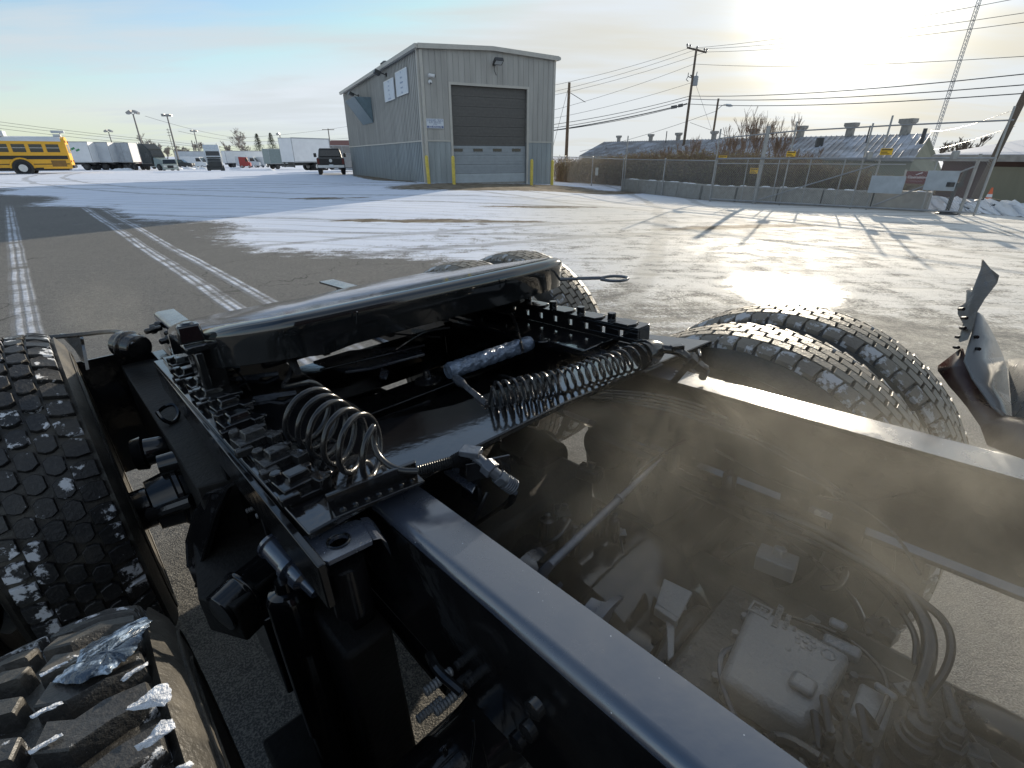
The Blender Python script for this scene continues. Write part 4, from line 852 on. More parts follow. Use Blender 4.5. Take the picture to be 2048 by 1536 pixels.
f = MB(); f.tube([(0, 0, 0), (0, 0, .95)], .055, 8); f.lathe((0, 0, 0), (0, 0, 1), [(0, .3), (.04, .28), (.1, .1)], 12); f.build('column', M_DK, t); f = MB(); f.b2((-.28, -.1, .82), (.14, .1, .95)); f.tube([(.1, 0, .9), (.16, 0, 1.35)], .05, 6); f.build('bracket', M_DK, t)
q = fp2(1917, 430); f = MB(); f.tube([(q.x, q.y, gz(q.x, q.y)-.05), (q.x, q.y, gz(q.x, q.y)+1.75)], .045, 12); o = f.build('gate_post', M_GALV, None); tag(o, 'stout grey gate post right of the gate operator column', 'post')
M_PAN = mat('grey_sheet', (.36, .39, .42), .6, var=.15, vs=4)  # white sheets toned down to grey
# signs on fence line
for (x0, y0, x1, y1, lab) in ((1439, 311, 1454, 319, 'small orange caution sign, leftmost one above the fence'), (1575, 303, 1591, 313, 'small orange caution sign above the fence between two thin poles'), (1763, 297, 1784, 310, 'largest orange caution sign before the long grey roof'), (1502, 336, 1516, 347, 'small yellow sign low on the thick steel post')):
    a = fp2(x0, y0); b = fp2(x1, y1); t = thing('caution_sign', lab, 'sign', tuple((a+b)/2), math.atan2(b.y-a.y, b.x-a.x), 'orange caution signs along the gate')
    w = (Vector((b.x, b.y))-Vector((a.x, a.y))).length; h = abs(a.z-b.z); f = MB(); f.b2((-w/2, -.05, -h/2), (w/2, -.04, h/2)); f.build('plate', M_CAUT, t, False)
    f = MB(); f.b2((-w*.42, -.056, h*.22), (w*.42, -.0505, h*.38)); f.b2((-w*.42, -.056, -.12*h), (w*.1, -.0505, 0)); f.b2((-w*.42, -.056, -.38*h), (w*.3, -.0505, -.28*h)); f.build('lettering', M_BLACK, t, False)
for (x0, y0, x1, y1, nm, lab, m) in ((1745, 351, 1803, 388, 'white_panel', 'white sheet fixed on the gate mesh left of the maroon sign', M_PAN), (1858, 341, 1908, 382, 'white_panel', 'white sheet on the gate mesh right of the maroon sign', M_PAN), (1815, 342, 1856, 368, 'maroon_sign', 'maroon board with pale script standing behind the gate between two white sheets', M_BROWN)):
    a = fp2(x0, y0); b = fp2(x1, y1); off = -nrm*(1.2 if m == M_BROWN else -.0)+nrm*0
    k = 1.04 if m == M_BROWN else .995
    a = a*k; b = b*k; a.z = CAMH+(a.z-CAMH*k); b.z = CAMH+(b.z-CAMH*k)
    t = thing(nm, lab, 'sign', tuple((a+b)/2), math.atan2(b.y-a.y, b.x-a.x), None); w = (Vector((b.x, b.y))-Vector((a.x, a.y))).length; h = abs(a.z-b.z)
    f = MB(); f.b2((-w/2, -.06, -h/2), (w/2, -.045, h/2)); f.build('plate', m, t, False)
    if m == M_BROWN:
        R4 = Matrix.Rotation(math.pi/2, 4, 'X')
        text_mesh('Operations', h*.30, 'lettering', M_INKW, Matrix.Translation((0, -.064, h*.02)) @ R4, t, .001); text_mesh('~ ~ ~ ~ ~', h*.2, 'lettering', M_INKW, Matrix.Translation((0, -.064, -h*.28)) @ R4, t, .001)
        f = MB(); f.tube([(-.2*w*.5, -.064, h*.2), (.1, -.064, h*.38)], .008, 4); f.tube([(.0, -.064, h*.3), (w*.15, -.064, h*.40)], .008, 4); f.build('emblem', M_INKW, t, False)
        f = MB(); f.b2((-w/2-.06, -.05, -h/2-.9), (-w/2, .0, h/2+.04)); f.b2((w/2, -.05, -h/2-.9), (w/2+.06, 0, h/2+.04)); f.build('frame', M_GALV, t, False)
# concrete barrier blocks
bA = at(1250, 389, 24.6); bB = at(1858, 436, 18.2)
bA = fp1(1250, 388); bA = Vector((bA.x, bA.y)); bB = fp2(1850, 433); bB = Vector((bB.x, bB.y)); mid = Vector((A2.x, A2.y))
path = [bA*1.02, mid*1.03, bB*1.03]; nb = 9; segs = []
tot = sum((path[i+1]-path[i]).length for i in range(2)); L1 = (path[1]-path[0]).length
def pat(s):
    return path[0].lerp(path[1], s/L1) if s < L1 else path[1].lerp(path[2], (s-L1)/(tot-L1))
BL = ['first', 'second', 'third', 'fourth', 'fifth', 'sixth', 'seventh', 'eighth', 'last']
for i in range(nb):
    s0 = tot*i/nb+.02; s1 = tot*(i+1)/nb-.02; a = pat(s0); b = pat(s1); c = (a+b)/2; L = (b-a).length; z = min(gz(*a), gz(*b)); rnd = random.Random(i)
    t = thing('concrete_barrier', BL[i]+' concrete block of the barrier row behind the fence, counted from the shed', 'barrier', (c.x, c.y, z), math.atan2(b.y-a.y, b.x-a.x)+rnd.uniform(-.01, .01), 'concrete barrier blocks')
    h = .60+rnd.uniform(-.02, .02); f = MB(); f.prism([(-L/2, -.30, -.1), (-L/2, -.30, .15), (-L/2, -.24, h), (-L/2, .24, h), (-L/2, .30, .15), (-L/2, .30, -.1)], (L, 0, 0)); f.build('block', M_CONC, t, False, bevel=.02)
    f = MB(); n = 14
    for k in range(3):
        x0 = rnd.uniform(-L*.45, L*.3); f.lathe((x0, rnd.uniform(-.1, .1), h-.005), (0, 0, 1), [(0, .14), (.02, .12), (.035, .05)], 9)
    f.build('snow_patch', M_SNOW, t)
    for v in t.children[-1].data.vertices: v.co.x = v.co.x*1.0
# ================================================================== HEDGE OF BRAMBLES, SAPLINGS
def bramble(seed, wx=2.6, wy=1.3, H=1.9):
    rnd = random.Random(seed); a = MB(); b = MB()
    for i in range(300):
        p = Vector((rnd.uniform(-wx/2, wx/2), rnd.uniform(-wy/2, wy/2), 0)); d = Vector((rnd.uniform(-.9, .9), rnd.uniform(-.6, .6), 1.6)); h = H*rnd.uniform(.55, 1.1); P = []
        for k in range(6):
            t = k/5; P.append(p+Vector((d.x*t*h*.6, d.y*t*h*.6, h*(t*1.5-.62*t*t))))
        a.tube(P, [.012*(1-.6*k/5) for k in range(6)], 3, caps=False)
        for k in range(6):
            q = P[rnd.randint(1, 5)]; v = Vector((rnd.uniform(-1, 1), rnd.uniform(-1, 1), rnd.uniform(-.3, 1.0)))*.3; a.tube([q, q+v*.5+Vector((0, 0, .02)), q+v], .005, 3, caps=False)
        for k in range(13):
            q = P[rnd.randint(0, 5)]+Vector((rnd.gauss(0, .13), rnd.gauss(0, .12), rnd.gauss(0, .12))); s = rnd.uniform(.03, .06); u = Vector((rnd.uniform(-1, 1), rnd.uniform(-1, 1), rnd.uniform(-1, 1))).normalized(); w = u.orthogonal().normalized(); b.add([q-u*s, q-w*s*.5, q+u*s, q+w*s*.5], [(0, 1, 2, 3)])
    return a, b
protos = []
hx = [(1128, 37), (1150, 37.5), (1178, 36.5), (1206, 36), (1236, 35), (1268, 34), (1300, 33), (1334, 32), (1368, 31), (1402, 30), (1436, 29), (1472, 28), (1508, 27.5), (1546, 26.5), (1584, 25.5), (1624, 25), (1662, 24.5), (1700, 24), (1820, 25.5)]
BBL = ['bramble bush right beside the shed wall behind the fence', 'bramble bush behind the plain pole beside the shed', 'bramble bush just right of the plain utility pole', 'bramble bush behind the small notice board on the fence', 'bramble bush behind the left end of the barrier row', 'brown bush above the first concrete barriers', 'bush below the left end of the long grey roof', 'bush under the third roof vent of the warehouse', 'bush at the foot of the transformer pole', 'bush between the transformer pole and the street lamp', 'bush behind the leftmost orange caution sign', 'bush under the upright sapling left of the thick post', 'dense brown bush touching the thick steel post', 'bush just right of the thick steel post', 'bush behind the second orange caution sign', 'reddish bush before the fifth barrier block', 'low bush behind the tall thin pole of the gate frame', 'low bush under the largest orange caution sign', 'small yellowish bush beside the maroon board']
for i, (px, D) in enumerate(hx):
    c = at(px, 350, D); g = gz(c.x, c.y); k = (.80, .82, .84, .82, .95, 1.0, 1.02, 1.05, 1.0, 1.08, 1.04, .96, 1.02, .95, .86, .82, .76, .66, .58)[i]
    t = thing('bramble_bush', BBL[i], 'bush', (c.x, c.y, g-.05), (-.75 if i > 3 else -1.0)+math.pi*(i % 2), 'bramble bushes behind the fence')
    if len(protos) < 3:
        a, b = bramble(20+i); protos.append((a.build('stem', M_TWIG, t, False), b.build('foliage', M_LEAF, t, False)))
    else:
        for o in protos[i % 3]: c2 = o.copy(); COL.objects.link(c2); c2.parent = t
    t.scale = (k, k, k)
for i, (px, py, D, H, sd, st, lab) in enumerate(((1500, 330, 40, 6.2, 31, 4, 'bushy bare sapling with fan of upright twigs left of the thick post'), (1545, 330, 37, 5.2, 32, 3, 'bare sapling with reddish twigs right of the thick post'), (1385, 330, 42, 4.0, 33, 2, 'thin bare sapling between the two wooden poles'), (1470, 330, 38, 4.4, 34, 3, 'spreading bare sapling in front of the grey roof'), (1345, 335, 36, 3.0, 35, 3, 'low arching bare shrub left of the transformer pole'), (1608, 335, 33, 3.2, 36, 3, 'low bare shrub right of the second caution sign'), (1235, 335, 40, 2.2, 37, 3, 'small bare shrub behind the left end of the fence'))):
    put_tree('bare_sapling', lab, px, py, D, H, sd, 'bare saplings behind the fence', M_TWIG, spread=.42, levels=4, rmin=.008, r0=.05, up=.7, stems=st, trunk=.30)
for i, (px, lab) in enumerate(((1905, 'small bare tree above the right snowy roof, left one'), (1925, 'small bare tree above the right snowy roof, middle one'), (1950, 'small bare tree above the right snowy roof, right one'))): put_tree('bare_tree', lab, px, 300, 90, 6.2+.3*i, 50+i, 'bare trees behind the right building', spread=.6, levels=4, rmin=.03, r0=.12, up=.3)
# ================================================================== LONG GREY BUILDING WITH ROOF VENTS
M_ROOF = mat('grey_metal_roof', (.27, .265, .27), .6, var=.2, vs=.6, col2=(.50, .52, .57), thr=(.44, .62)); M_WALL2 = mat('dull_green_wall', (.22, .21, .15), .8, var=.15, vs=1, streak=True)
eR = at(1826, 318, 44); eL = at(1166, 311.5, 76); zl = -1.4
d2 = Vector((eR.x-eL.x, eR.y-eL.y)); LL = d2.length; th = math.atan2(d2.y, d2.x)
lb = thing('long_warehouse', 'long low grey warehouse with a snow dusted metal roof and a row of ridge vents', 'building', (eL.x, eL.y, zl), th)
def lbl(px, py, back):   # point on the plane `back` metres behind the eave line
    n = Vector((-d2.y, d2.x)).normalized(); a = Vector((eL.x, eL.y))+n*back; q = vplane(px, py, a, a+d2); w = Vector((q.x, q.y))-Vector((eL.x, eL.y)); return w.dot(d2.normalized()), q.z-zl
BK = 6.0; r0x, r0z = lbl(1208, 284, BK); r1x, r1z = lbl(1861, 267, BK); e0 = eL.z-zl; e1 = eR.z-zl
f = MB(); f.prism([(0, 0, 0), (LL, 0, 0), (LL, 0, e1-.1), (0, 0, e0-.1)], (0, .2, 0)); f.prism([(LL-.05, .2, 0), (LL-.05, BK, 0), (r1x-.05, BK, r1z-.15), (LL-.05, .2, e1-.1)], (-.2, 0, 0)); f.prism([(0.05, .2, 0), (0.05, BK, 0), (0.05, .2, e0-.1)], (.2, 0, 0)); f.b2((0, BK, 0), (r1x, BK+.2, min(r0z, r1z)-.3))
f.build('wall', M_WALL2, lb, False)
f = MB(); f.add([(0-.3, -.3, e0), (LL+.2, -.3, e1), (r1x, BK+.1, r1z), (r0x, BK+.1, r0z), (-.3, -.3, e0-.12), (LL+.2, -.3, e1-.12), (r1x, BK+.1, r1z-.12), (r0x, BK+.1, r0z-.12)], [(0, 1, 2, 3), (7, 6, 5, 4), (0, 4, 5, 1), (1, 5, 6, 2), (2, 6, 7, 3), (3, 7, 4, 0)])
n = 90
for i in range(n+1):
    t_ = i/n; a = Vector((-.3, -.3, e0)).lerp(Vector((LL+.2, -.3, e1)), t_); b = Vector((r0x, BK+.1, r0z)).lerp(Vector((r1x, BK+.1, r1z)), t_); f.tube([a+Vector((0, 0, .03)), b+Vector((0, 0, .03))], .045, 4, caps=False)
f.build('roof', M_ROOF, lb, False)
f = MB(); f.tube([(-.3, -.38, e0-.05), (LL+.2, -.38, e1-.05)], .09, 6); f.build('gutter', M_CONC, lb)
for px, s in ((1238, 10), (1302, 11), (1357, 12), (1428, 13), (1505, 15), (1600, 17), (1698, 19), (1808, 22)):
    x, z = lbl(px, 272, BK); t_ = (x-r0x)/(r1x-r0x); zr = r0z*(1-t_)+r1z*t_; dpt = (eL.lerp(eR, min(1, max(0, t_)))).xy.length; w = s/1180*dpt
    f = MB(); f.b2((x-w*.3, BK-w*.3, zr-.2), (x+w*.3, BK+w*.3, zr+w*.9)); f.prism([(x-w*.32, BK-w*.4, zr+w*.75), (x-w*.62, BK-w*.4, zr+w*.95), (x-w*.62, BK-w*.4, zr+w*1.25), (x+w*.62, BK-w*.4, zr+w*1.25), (x+w*.62, BK-w*.4, zr+w*.95), (x+w*.32, BK-w*.4, zr+w*.75)], (0, w*.8, 0)); f.build('roof_vent', M_CONC, lb, False)
for px, py, w, h in ((1213, 300, .3, .7), (1229, 303, .2, 1.0), (1333, 270, .1, 1.0), (1640, 281, .6, .5), (1738, 262, .1, .9), (1850, 262, .25, .4)):
    x, z = lbl(px, py, BK*.5); f = MB(); f.cyl((x, BK*.5, z-.8), (x, BK*.5, z+h*.4), w*.5, n=8); f.build('vent_pipe', M_DK, lb)
# ================================================================== RIGHT BUILDING
rA = at(1868, 309, 30); rB = at(2300, 309, 27); d3 = Vector((rB.x-rA.x, rB.y-rA.y)); th = math.atan2(d3.y, d3.x); gzr = gz(rA.x, rA.y)-.05; L3 = d3.length
rb = thing('workshop', 'low dark building with a flat snow covered roof at the right edge', 'building', (rA.x, rA.y, gzr), th); zr = rA.z-gzr
f = MB(); f.b2((.3, .3, 0), (L3, .5, zr-.05)); f.b2((.3, .5, 0), (.5, 5, zr-.05)); f.build('wall', mat('rust_brown_wall', (.085, .05, .04), .8, var=.3, vs=.8), rb, False)
f = MB(); f.prism([(0, 0, zr), (0, 5.5, zr+.62), (0, 5.5, zr+.4), (0, 0, zr-.2)], (L3, 0, 0)); f.build('roof', mat('shaded_roof_snow', (.42, .46, .54), .7, var=.08), rb, False); f = MB(); f.b2((-.03, -.05, zr-.26), (L3, -.003, zr-.02)); f.build('fascia', M_CONC, rb, False)  # roof snow dimmed: its shade is put into the grey-blue colour
for x in (2.2, 4.6): f = MB(); f.b2((x, .22, 0), (x+1.5, .295, 1.5)); f.build('door', M_WALL2, rb, False)
cn = at(1984, 378, 26); g = gz(cn.x, cn.y); t = thing('traffic_cone', 'orange and white traffic cone in front of the dark right building', 'traffic cone', (cn.x, cn.y, g)); M_CONE = mat('cone_orange', (.7, .15, .06), .5)
f = MB(); f.box((0, 0, .02), (.4, .4, .04)); f.lathe((0, 0, .04), (0, 0, 1), [(0, .15), (.66, .03)], 14); f.build('body', M_CONE, t); f = MB(); f.lathe((0, 0, .3), (0, 0, 1), [(0, .1), (.18, .074)], 14); f.build('band', M_WHITE, t)
# snow bank along the road behind the gate
sb = MB(); rnd = random.Random(5); nn = 120; a = at(1770, 388, 25); b = at(2150, 390, 22)
for i in range(nn):
    t_ = i/(nn-1); c = a.lerp(b, t_)
    for k in range(7): w = (k/6-.5)*2.4; h = max(0, 1-(w/1.25)**2)*.42*(.6+.4*math.sin(i*.6)+rnd.uniform(-.3, .3)); sb.v.append(Vector((c.x+rnd.uniform(-.04, .04), c.y+w, gz(c.x, c.y+w)-.02+h)))
for i in range(nn-1):
    for k in range(6): sb.f.append((i*7+k, (i+1)*7+k, (i+1)*7+k+1, i*7+k+1)); sb.m.append(0)
o = sb.build('snow_bank', M_SNOW, None); tag(o, 'lumpy snow bank along the road behind the gate', 'snow bank')
# radio mast and leaning pole far right
ma = at(1874, 262, 140); tp = at(1965, -30, 150); t = thing('radio_mast', 'very tall thin guyed lattice mast rising out of the top right of the picture', 'mast', (ma.x, ma.y, gz(ma.x, ma.y)))
H = 62; f = MB()
for k in range(3): a = k*2.094; f.tube([(math.cos(a)*.35, math.sin(a)*.35, 0), (math.cos(a)*.35, math.sin(a)*.35, H)], .07, 4)
for i in range(100):
    for k in range(3): a = k*2.094; b = a+2.094; z = i*.62; f.tube([(math.cos(a)*.35, math.sin(a)*.35, z), (math.cos(b)*.35, math.sin(b)*.35, z+.62)], .035, 3)
f.build('lattice', M_GALV, t)
q = at(2050, 190, 27); q2 = at(2010, 285, 27); z = gz(q2.x, q2.y); f = MB(); f.tube([(q2.x-.4, q2.y, z), (q.x, q.y, q.z), (q.x+.5, q.y, q.z+2)], .11, 8); o = f.build('utility_pole', M_WOOD, None); tag(o, 'leaning dark wooden pole cut by the right edge above the snowy roof', 'pole')
# ================================================================== THE SEMI TRACTOR (seen from over its frame)
def gloss(name, col=(.010, .010, .011), rough=.10, dust=.10, orange=.04, speck=0.0, ior=1.55, wetn=.0, bs=45):
    m = bpy.data.materials.new(name); m.use_nodes = True; nt = m.node_tree; N = nt.nodes; L = nt.links; b = N['Principled BSDF']
    b.inputs['IOR'].default_value = ior
    tc = N.new('ShaderNodeTexCoord')
    n = N.new('ShaderNodeTexNoise'); n.inputs['Scale'].default_value = 7; n.inputs['Detail'].default_value = 8; n.inputs['Roughness'].default_value = .65; L.new(tc.outputs['Object'], n.inputs['Vector'])
    mr = N.new('ShaderNodeMapRange'); L.new(n.outputs[0], mr.inputs[0]); mr.inputs[1].default_value = .35; mr.inputs[2].default_value = .72; mr.inputs[3].default_value = rough*.6; mr.inputs[4].default_value = rough*2.2+dust*.4; L.new(mr.outputs[0], b.inputs['Roughness'])
    mx = N.new('ShaderNodeMix'); mx.data_type = 'RGBA'; mr2 = N.new('ShaderNodeMapRange'); L.new(n.outputs[0], mr2.inputs[0]); mr2.inputs[1].default_value = .45; mr2.inputs[2].default_value = .85; mr2.inputs[4].default_value = dust
    L.new(mr2.outputs[0], mx.inputs[0]); mx.inputs[6].default_value = (*col, 1); mx.inputs[7].default_value = (.16, .15, .13, 1)
    last = mx.outputs[2]
    if speck:
        v = N.new('ShaderNodeTexVoronoi'); v.inputs['Scale'].default_value = 170; L.new(tc.outputs['Object'], v.inputs['Vector'])
        s1 = N.new('ShaderNodeMapRange'); L.new(v.outputs['Distance'], s1.inputs[0]); s1.inputs[1].default_value = .16; s1.inputs[2].default_value = .08; s1.inputs[3].default_value = 0; s1.inputs[4].default_value = 1
        sc = N.new('ShaderNodeSeparateColor'); L.new(v.outputs['Color'], sc.inputs[0]); s2 = N.new('ShaderNodeMapRange'); L.new(sc.outputs[0], s2.inputs[0]); s2.inputs[1].default_value = 1-speck; s2.inputs[2].default_value = 1-speck+.02
        mm = N.new('ShaderNodeMath'); mm.operation = 'MULTIPLY'; L.new(s1.outputs[0], mm.inputs[0]); L.new(s2.outputs[0], mm.inputs[1])
        mx2 = N.new('ShaderNodeMix'); mx2.data_type = 'RGBA'; L.new(mm.outputs[0], mx2.inputs[0]); L.new(last, mx2.inputs[6]); mx2.inputs[7].default_value = (.6, .65, .7, 1); last = mx2.outputs[2]
    L.new(last, b.inputs['Base Color'])
    n2 = N.new('ShaderNodeTexNoise'); n2.inputs['Scale'].default_value = bs; n2.inputs['Detail'].default_value = 6; L.new(tc.outputs['Object'], n2.inputs['Vector'])
    bp = N.new('ShaderNodeBump'); bp.inputs['Strength'].default_value = orange; bp.inputs['Distance'].default_value = .01; L.new(n2.outputs[0], bp.inputs['Height']); L.new(bp.outputs[0], b.inputs['Normal'])
    return m
K_RAIL = gloss('sky_tinted_black_paint', (.050, .060, .084), .17, .10, .03, .035, 2.3)  # sky sheen put into a blue-grey base over the black paint
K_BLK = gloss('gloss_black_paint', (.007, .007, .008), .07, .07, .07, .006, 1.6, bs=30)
K_5TH = gloss('fifth_wheel_black_paint', (.008, .009, .010), .06, .08, .03, .004, 1.8, bs=18)
K_PLATE = gloss('wet_black_plate', (.008, .008, .009), .05, .06, .03, .006, 1.95, bs=60)
K_ROUGH = gloss('painted_casting', (.013, .013, .014), .26, .10, .35, 0, 1.6, bs=90)
K_MATTE = mat('shade_black_matte', (.016, .015, .014), .6, var=.5, spec=.25, bump=.3, bs=70)  # shade of the dark gaps put into a near-black, dull colour
K_HOSE = gloss('black_hose', (.012, .012, .013), .18, .05, .02, 0, 1.6)
K_GREY = gloss('grey_casting', (.17, .175, .18), .30, .2, .35, .004, 1.7, bs=140)
K_ALU = mat('painted_alu', (.10, .11, .13), .25, .3, var=.2, vs=30, bump=.2, bs=120)
K_TAPE = mat('silver_wrap', (.16, .20, .27), .22, .35, var=.5, vs=40, bump=1.0, bs=70)
K_FEND = gloss('fender_outer', (.16, .165, .17), .22, .4, .06, 0, 1.6); K_FENI = gloss('fender_inner', (.035, .013, .011), .35, .1, .1, 0, 1.5)
def rubber(name, base, dust, ice, dthr=(.45, .75), ithr=.66, isc=16, shoulder=.0):
    m = bpy.data.materials.new(name); m.use_nodes = True; nt = m.node_tree; N = nt.nodes; L = nt.links; b = N['Principled BSDF']
    tc = N.new('ShaderNodeTexCoord')
    def noi(s, d=7, r=.62):
        n = N.new('ShaderNodeTexNoise'); n.inputs['Scale'].default_value = s; n.inputs['Detail'].default_value = d; n.inputs['Roughness'].default_value = r; L.new(tc.outputs['Object'], n.inputs['Vector']); return n.outputs[0]
    def mr(v, a, b_, c=0., d=1.):
        n = N.new('ShaderNodeMapRange'); L.new(v, n.inputs[0]); n.inputs[1].default_value = a; n.inputs[2].default_value = b_; n.inputs[3].default_value = c; n.inputs[4].default_value = d; return n.outputs[0]
    def mix(f, a, c):
        n = N.new('ShaderNodeMix'); n.data_type = 'RGBA'; L.new(f, n.inputs[0])
        for i, q in ((6, a), (7, c)):
            if isinstance(q, tuple): n.inputs[i].default_value = (*q, 1)
            else: L.new(q, n.inputs[i])
        return n.outputs[2]
    n1 = noi(9); n2 = noi(isc, 8, .7); n3 = noi(140, 3)
    c = mix(mr(n1, *dthr, 0, dust), base, (.27, .235, .18)); c = mix(mr(n3, .5, .75, 0, .35), c, (.10, .095, .09))
    sx = N.new('ShaderNodeSeparateXYZ'); L.new(tc.outputs['Object'], sx.inputs[0]); ab = N.new('ShaderNodeMath'); ab.operation = 'ABSOLUTE'; L.new(sx.outputs[0], ab.inputs[0])
    sh_ = N.new('ShaderNodeMath'); sh_.operation = 'ADD'; L.new(n2, sh_.inputs[0]); L.new(mr(ab.outputs[0], .062, .075, 0, shoulder), sh_.inputs[1]); n2 = sh_.outputs[0]
    im = mr(n2, ithr, ithr+.035, 0, ice); c = mix(im, c, (.72, .74, .78)); L.new(c, b.inputs['Base Color'])
    L.new(mr(n1, .3, .7, .38, .62), b.inputs['Roughness']); b.inputs['IOR'].default_value = 1.55
    a = N.new('ShaderNodeMath'); a.operation = 'MULTIPLY_ADD'; L.new(im, a.inputs[0]); a.inputs[1].default_value = 1.6; L.new(n3, a.inputs[2])
    bp = N.new('ShaderNodeBump'); bp.inputs['Strength'].default_value = .45; bp.inputs['Distance'].default_value = .004; L.new(a.outputs[0], bp.inputs['Height']); L.new(bp.outputs[0], b.inputs['Normal'])
    return m
R_TREAD = rubber('tread_rubber', (.014, .014, .015), .16, .9, (.5, .8), .585, 17, .035)
R_TREADF = rubber('near_tread_rubber', (.026, .026, .026), .4, .95, (.5, .8), .575, 12)
R_TREADR = rubber('frosty_tread_rubber', (.085, .068, .052), .8, .5, (.25, .7), .62, 24, .11)
R_SIDE = rubber('sidewall_rubber', (.018, .017, .015), .36, .12, (.4, .8), .72, 14)
truck = thing('semi_tractor', 'glossy black bare semi tractor frame with fifth wheel, coiled air lines and dual wheels', 'truck', M=TRUCK_M)
def TB(mb, name, m, parent=None, bevel=.0, smooth=True, ang=35):
    return mb.build(name, m, parent or truck, smooth, (0, 0, ZB), bevel, ang)
def TBS(mb, name, m, parent=None, bevel=.0, smooth=True, ang=35):   # every loose piece an object of its own
    n = len(mb.v); par = list(range(n))
    def fd(a):
        while par[a] != a: par[a] = par[par[a]]; a = par[a]
        return a
    for fc in mb.f:
        r0 = fd(fc[0])
        for q in fc[1:]: par[fd(q)] = r0
    cl = {}
    for i in range(n): cl.setdefault(fd(i), []).append(i)
    bb = [[ids, Vector([min(mb.v[i][k] for i in ids)-.001 for k in range(3)]), Vector([max(mb.v[i][k] for i in ids)+.001 for k in range(3)])] for ids in cl.values()]
    ch = True
    while ch:
        ch = False
        for a in range(len(bb)):
            for b in range(a+1, len(bb)):
                A, B = bb[a], bb[b]
                if all(A[1][k] <= B[2][k] and B[1][k] <= A[2][k] for k in range(3)):
                    A[0] = A[0]+B[0]; A[1] = Vector([min(A[1][k], B[1][k]) for k in range(3)]); A[2] = Vector([max(A[2][k], B[2][k]) for k in range(3)]); bb.pop(b); ch = True; break
            if ch: break
    for ids, lo, hi in bb:
        mp = {v: i for i, v in enumerate(sorted(ids))}; s = MB(); s.v = [mb.v[i] for i in sorted(ids)]
        for fc, mi in zip(mb.f, mb.m):
            if fc[0] in mp: s.f.append(tuple(mp[q] for q in fc)); s.m.append(mi)
        o = TB(s, name, m, parent, bevel, smooth, ang)
    return o
# ---------------- wheels
def tyre_mesh(kind, R=.525, w=.225, n=56):
    s = MB(); hw = w/2; jr = random.Random(kind)
    crown = lambda u: R-.010*(u/hw)**2-(.0 if abs(u) < hw*.82 else .010*((abs(u)/hw-.82)/.18)**2)
    dep = .023 if kind == 'lug' else (.010 if kind == 'rib' else .013)
    prof = []
    pr = [(-.085, .285), (-.115, .30), (-.138, .36), (-.145, .42), (-.137, .47), (-.122, .497), (-hw, crown(hw)-dep)]
    prof = pr+[(u, crown(u)-dep) for u in np.linspace(-hw*.8, hw*.8, 7)]+[(-a, b) for a, b in pr[::-1]]
    s.lathe((0, 0, 0), (1, 0, 0), prof, 112, 1, caps=False)
    # moulded ribs on the sidewall
    for u, r in ((.1425, .445), (.1445, .40)):
        for sg in (-1, 1): s.tube([(sg*u, r*math.cos(a), r*math.sin(a)) for a in np.linspace(0, 2*math.pi, 97)[:-1]], .0022, 5, 1, closed=True)
    def block(P, i, off=0.0):
        P = [Vector((u+(jr.uniform(-.0011, .0011) if abs(u) < hw-.002 else 0), (i+off+v)*2*math.pi/n*R+jr.uniform(-.0016, .0016))) for u, v in P]; wear = jr.uniform(-.0016, .0006)
        # make orientation CCW in (u, arc)
        ar = sum(P[k].x*P[(k+1) % len(P)].y-P[(k+1) % len(P)].x*P[k].y for k in range(len(P)))
        if ar < 0: P = P[::-1]
        c = sum(P, Vector((0, 0)))/len(P); k = len(P); V = []
        for ins, h in ((-.0012, -dep-.002), (.0, -.0022+wear), (.0016, wear)):
            for p in P:
                q = p+(c-p).normalized()*ins; r = crown(q.x)+h; t = q.y/R; V.append(Vector((q.x, r*math.sin(t), r*math.cos(t))))
        Fs = [tuple(2*k+j for j in range(k))]
        for a in range(2):
            for j in range(k): j2 = (j+1) % k; Fs.append((a*k+j, a*k+j2, (a+1)*k+j2, (a+1)*k+j))
        s.add(V, Fs, 0)
    for i in range(n):
        if kind == 'hex':
            for row, u0 in enumerate((-.043, 0, .043)):
                o = .5 if row == 1 else 0.0; a = .0185
                block([(u0-a, .18), (u0-a*.35, .04), (u0+a*.35, .04), (u0+a, .18), (u0+a, .70), (u0+a*.35, .86), (u0-a*.35, .86), (u0-a, .70)], i, o)
            for sg in (-1, 1): block([(sg*.067, .12), (sg*.086, .02), (sg*hw, .06), (sg*hw, .74), (sg*.088, .84), (sg*.067, .72)], i, .5)
        elif kind == 'rib':
            for row, u0 in enumerate((-.050, -.017, .017, .050)):
                o = (.0, .5, .1, .6)[row]; a = .0145
                block([(u0-a, .03), (u0+a, .09), (u0+a, .98), (u0-a, .92)], i, o)
            for sg in (-1, 1): block([(sg*.070, .06), (sg*hw, .10), (sg*hw, .88), (sg*.095, .97), (sg*.070, .92)], i, .3)
        else:
            block([(.030, .32), (.054, .04), (.084, .16), (.1125, .32), (.1125, .82), (.082, .66), (.058, .54), (.040, .78)], i)
            block([(-.050, .02), (-.028, .18), (-.006, .36), (.016, .16), (.022, .50), (-.002, .84), (-.026, .66), (-.050, .50)], i, .3)
            block([(-.072, .34), (-.088, .02), (-.1125, .30), (-.1125, .88), (-.090, .60), (-.078, .86)], i, .5)
    return s
def wheel_disc(parent, M, name='wheel'):
    s = MB(); s.lathe((0, 0, 0), (1, 0, 0), [(-.10, .29), (-.092, .30), (-.085, .28), (-.02, .27), (-.01, .17), (.03, .12), (.05, .11), (.05, .02)], 40)
    for k in range(10): a = k*.628; s.nut(Vector((-.0, math.cos(a)*.14, math.sin(a)*.14)), (1, 0, 0), .018, .06)
    s.cyl((0, 0, 0), (.12, 0, 0), .09, .08, 20)
    o = s.build(name, K_ROUGH, truck); o.matrix_local = M; return o
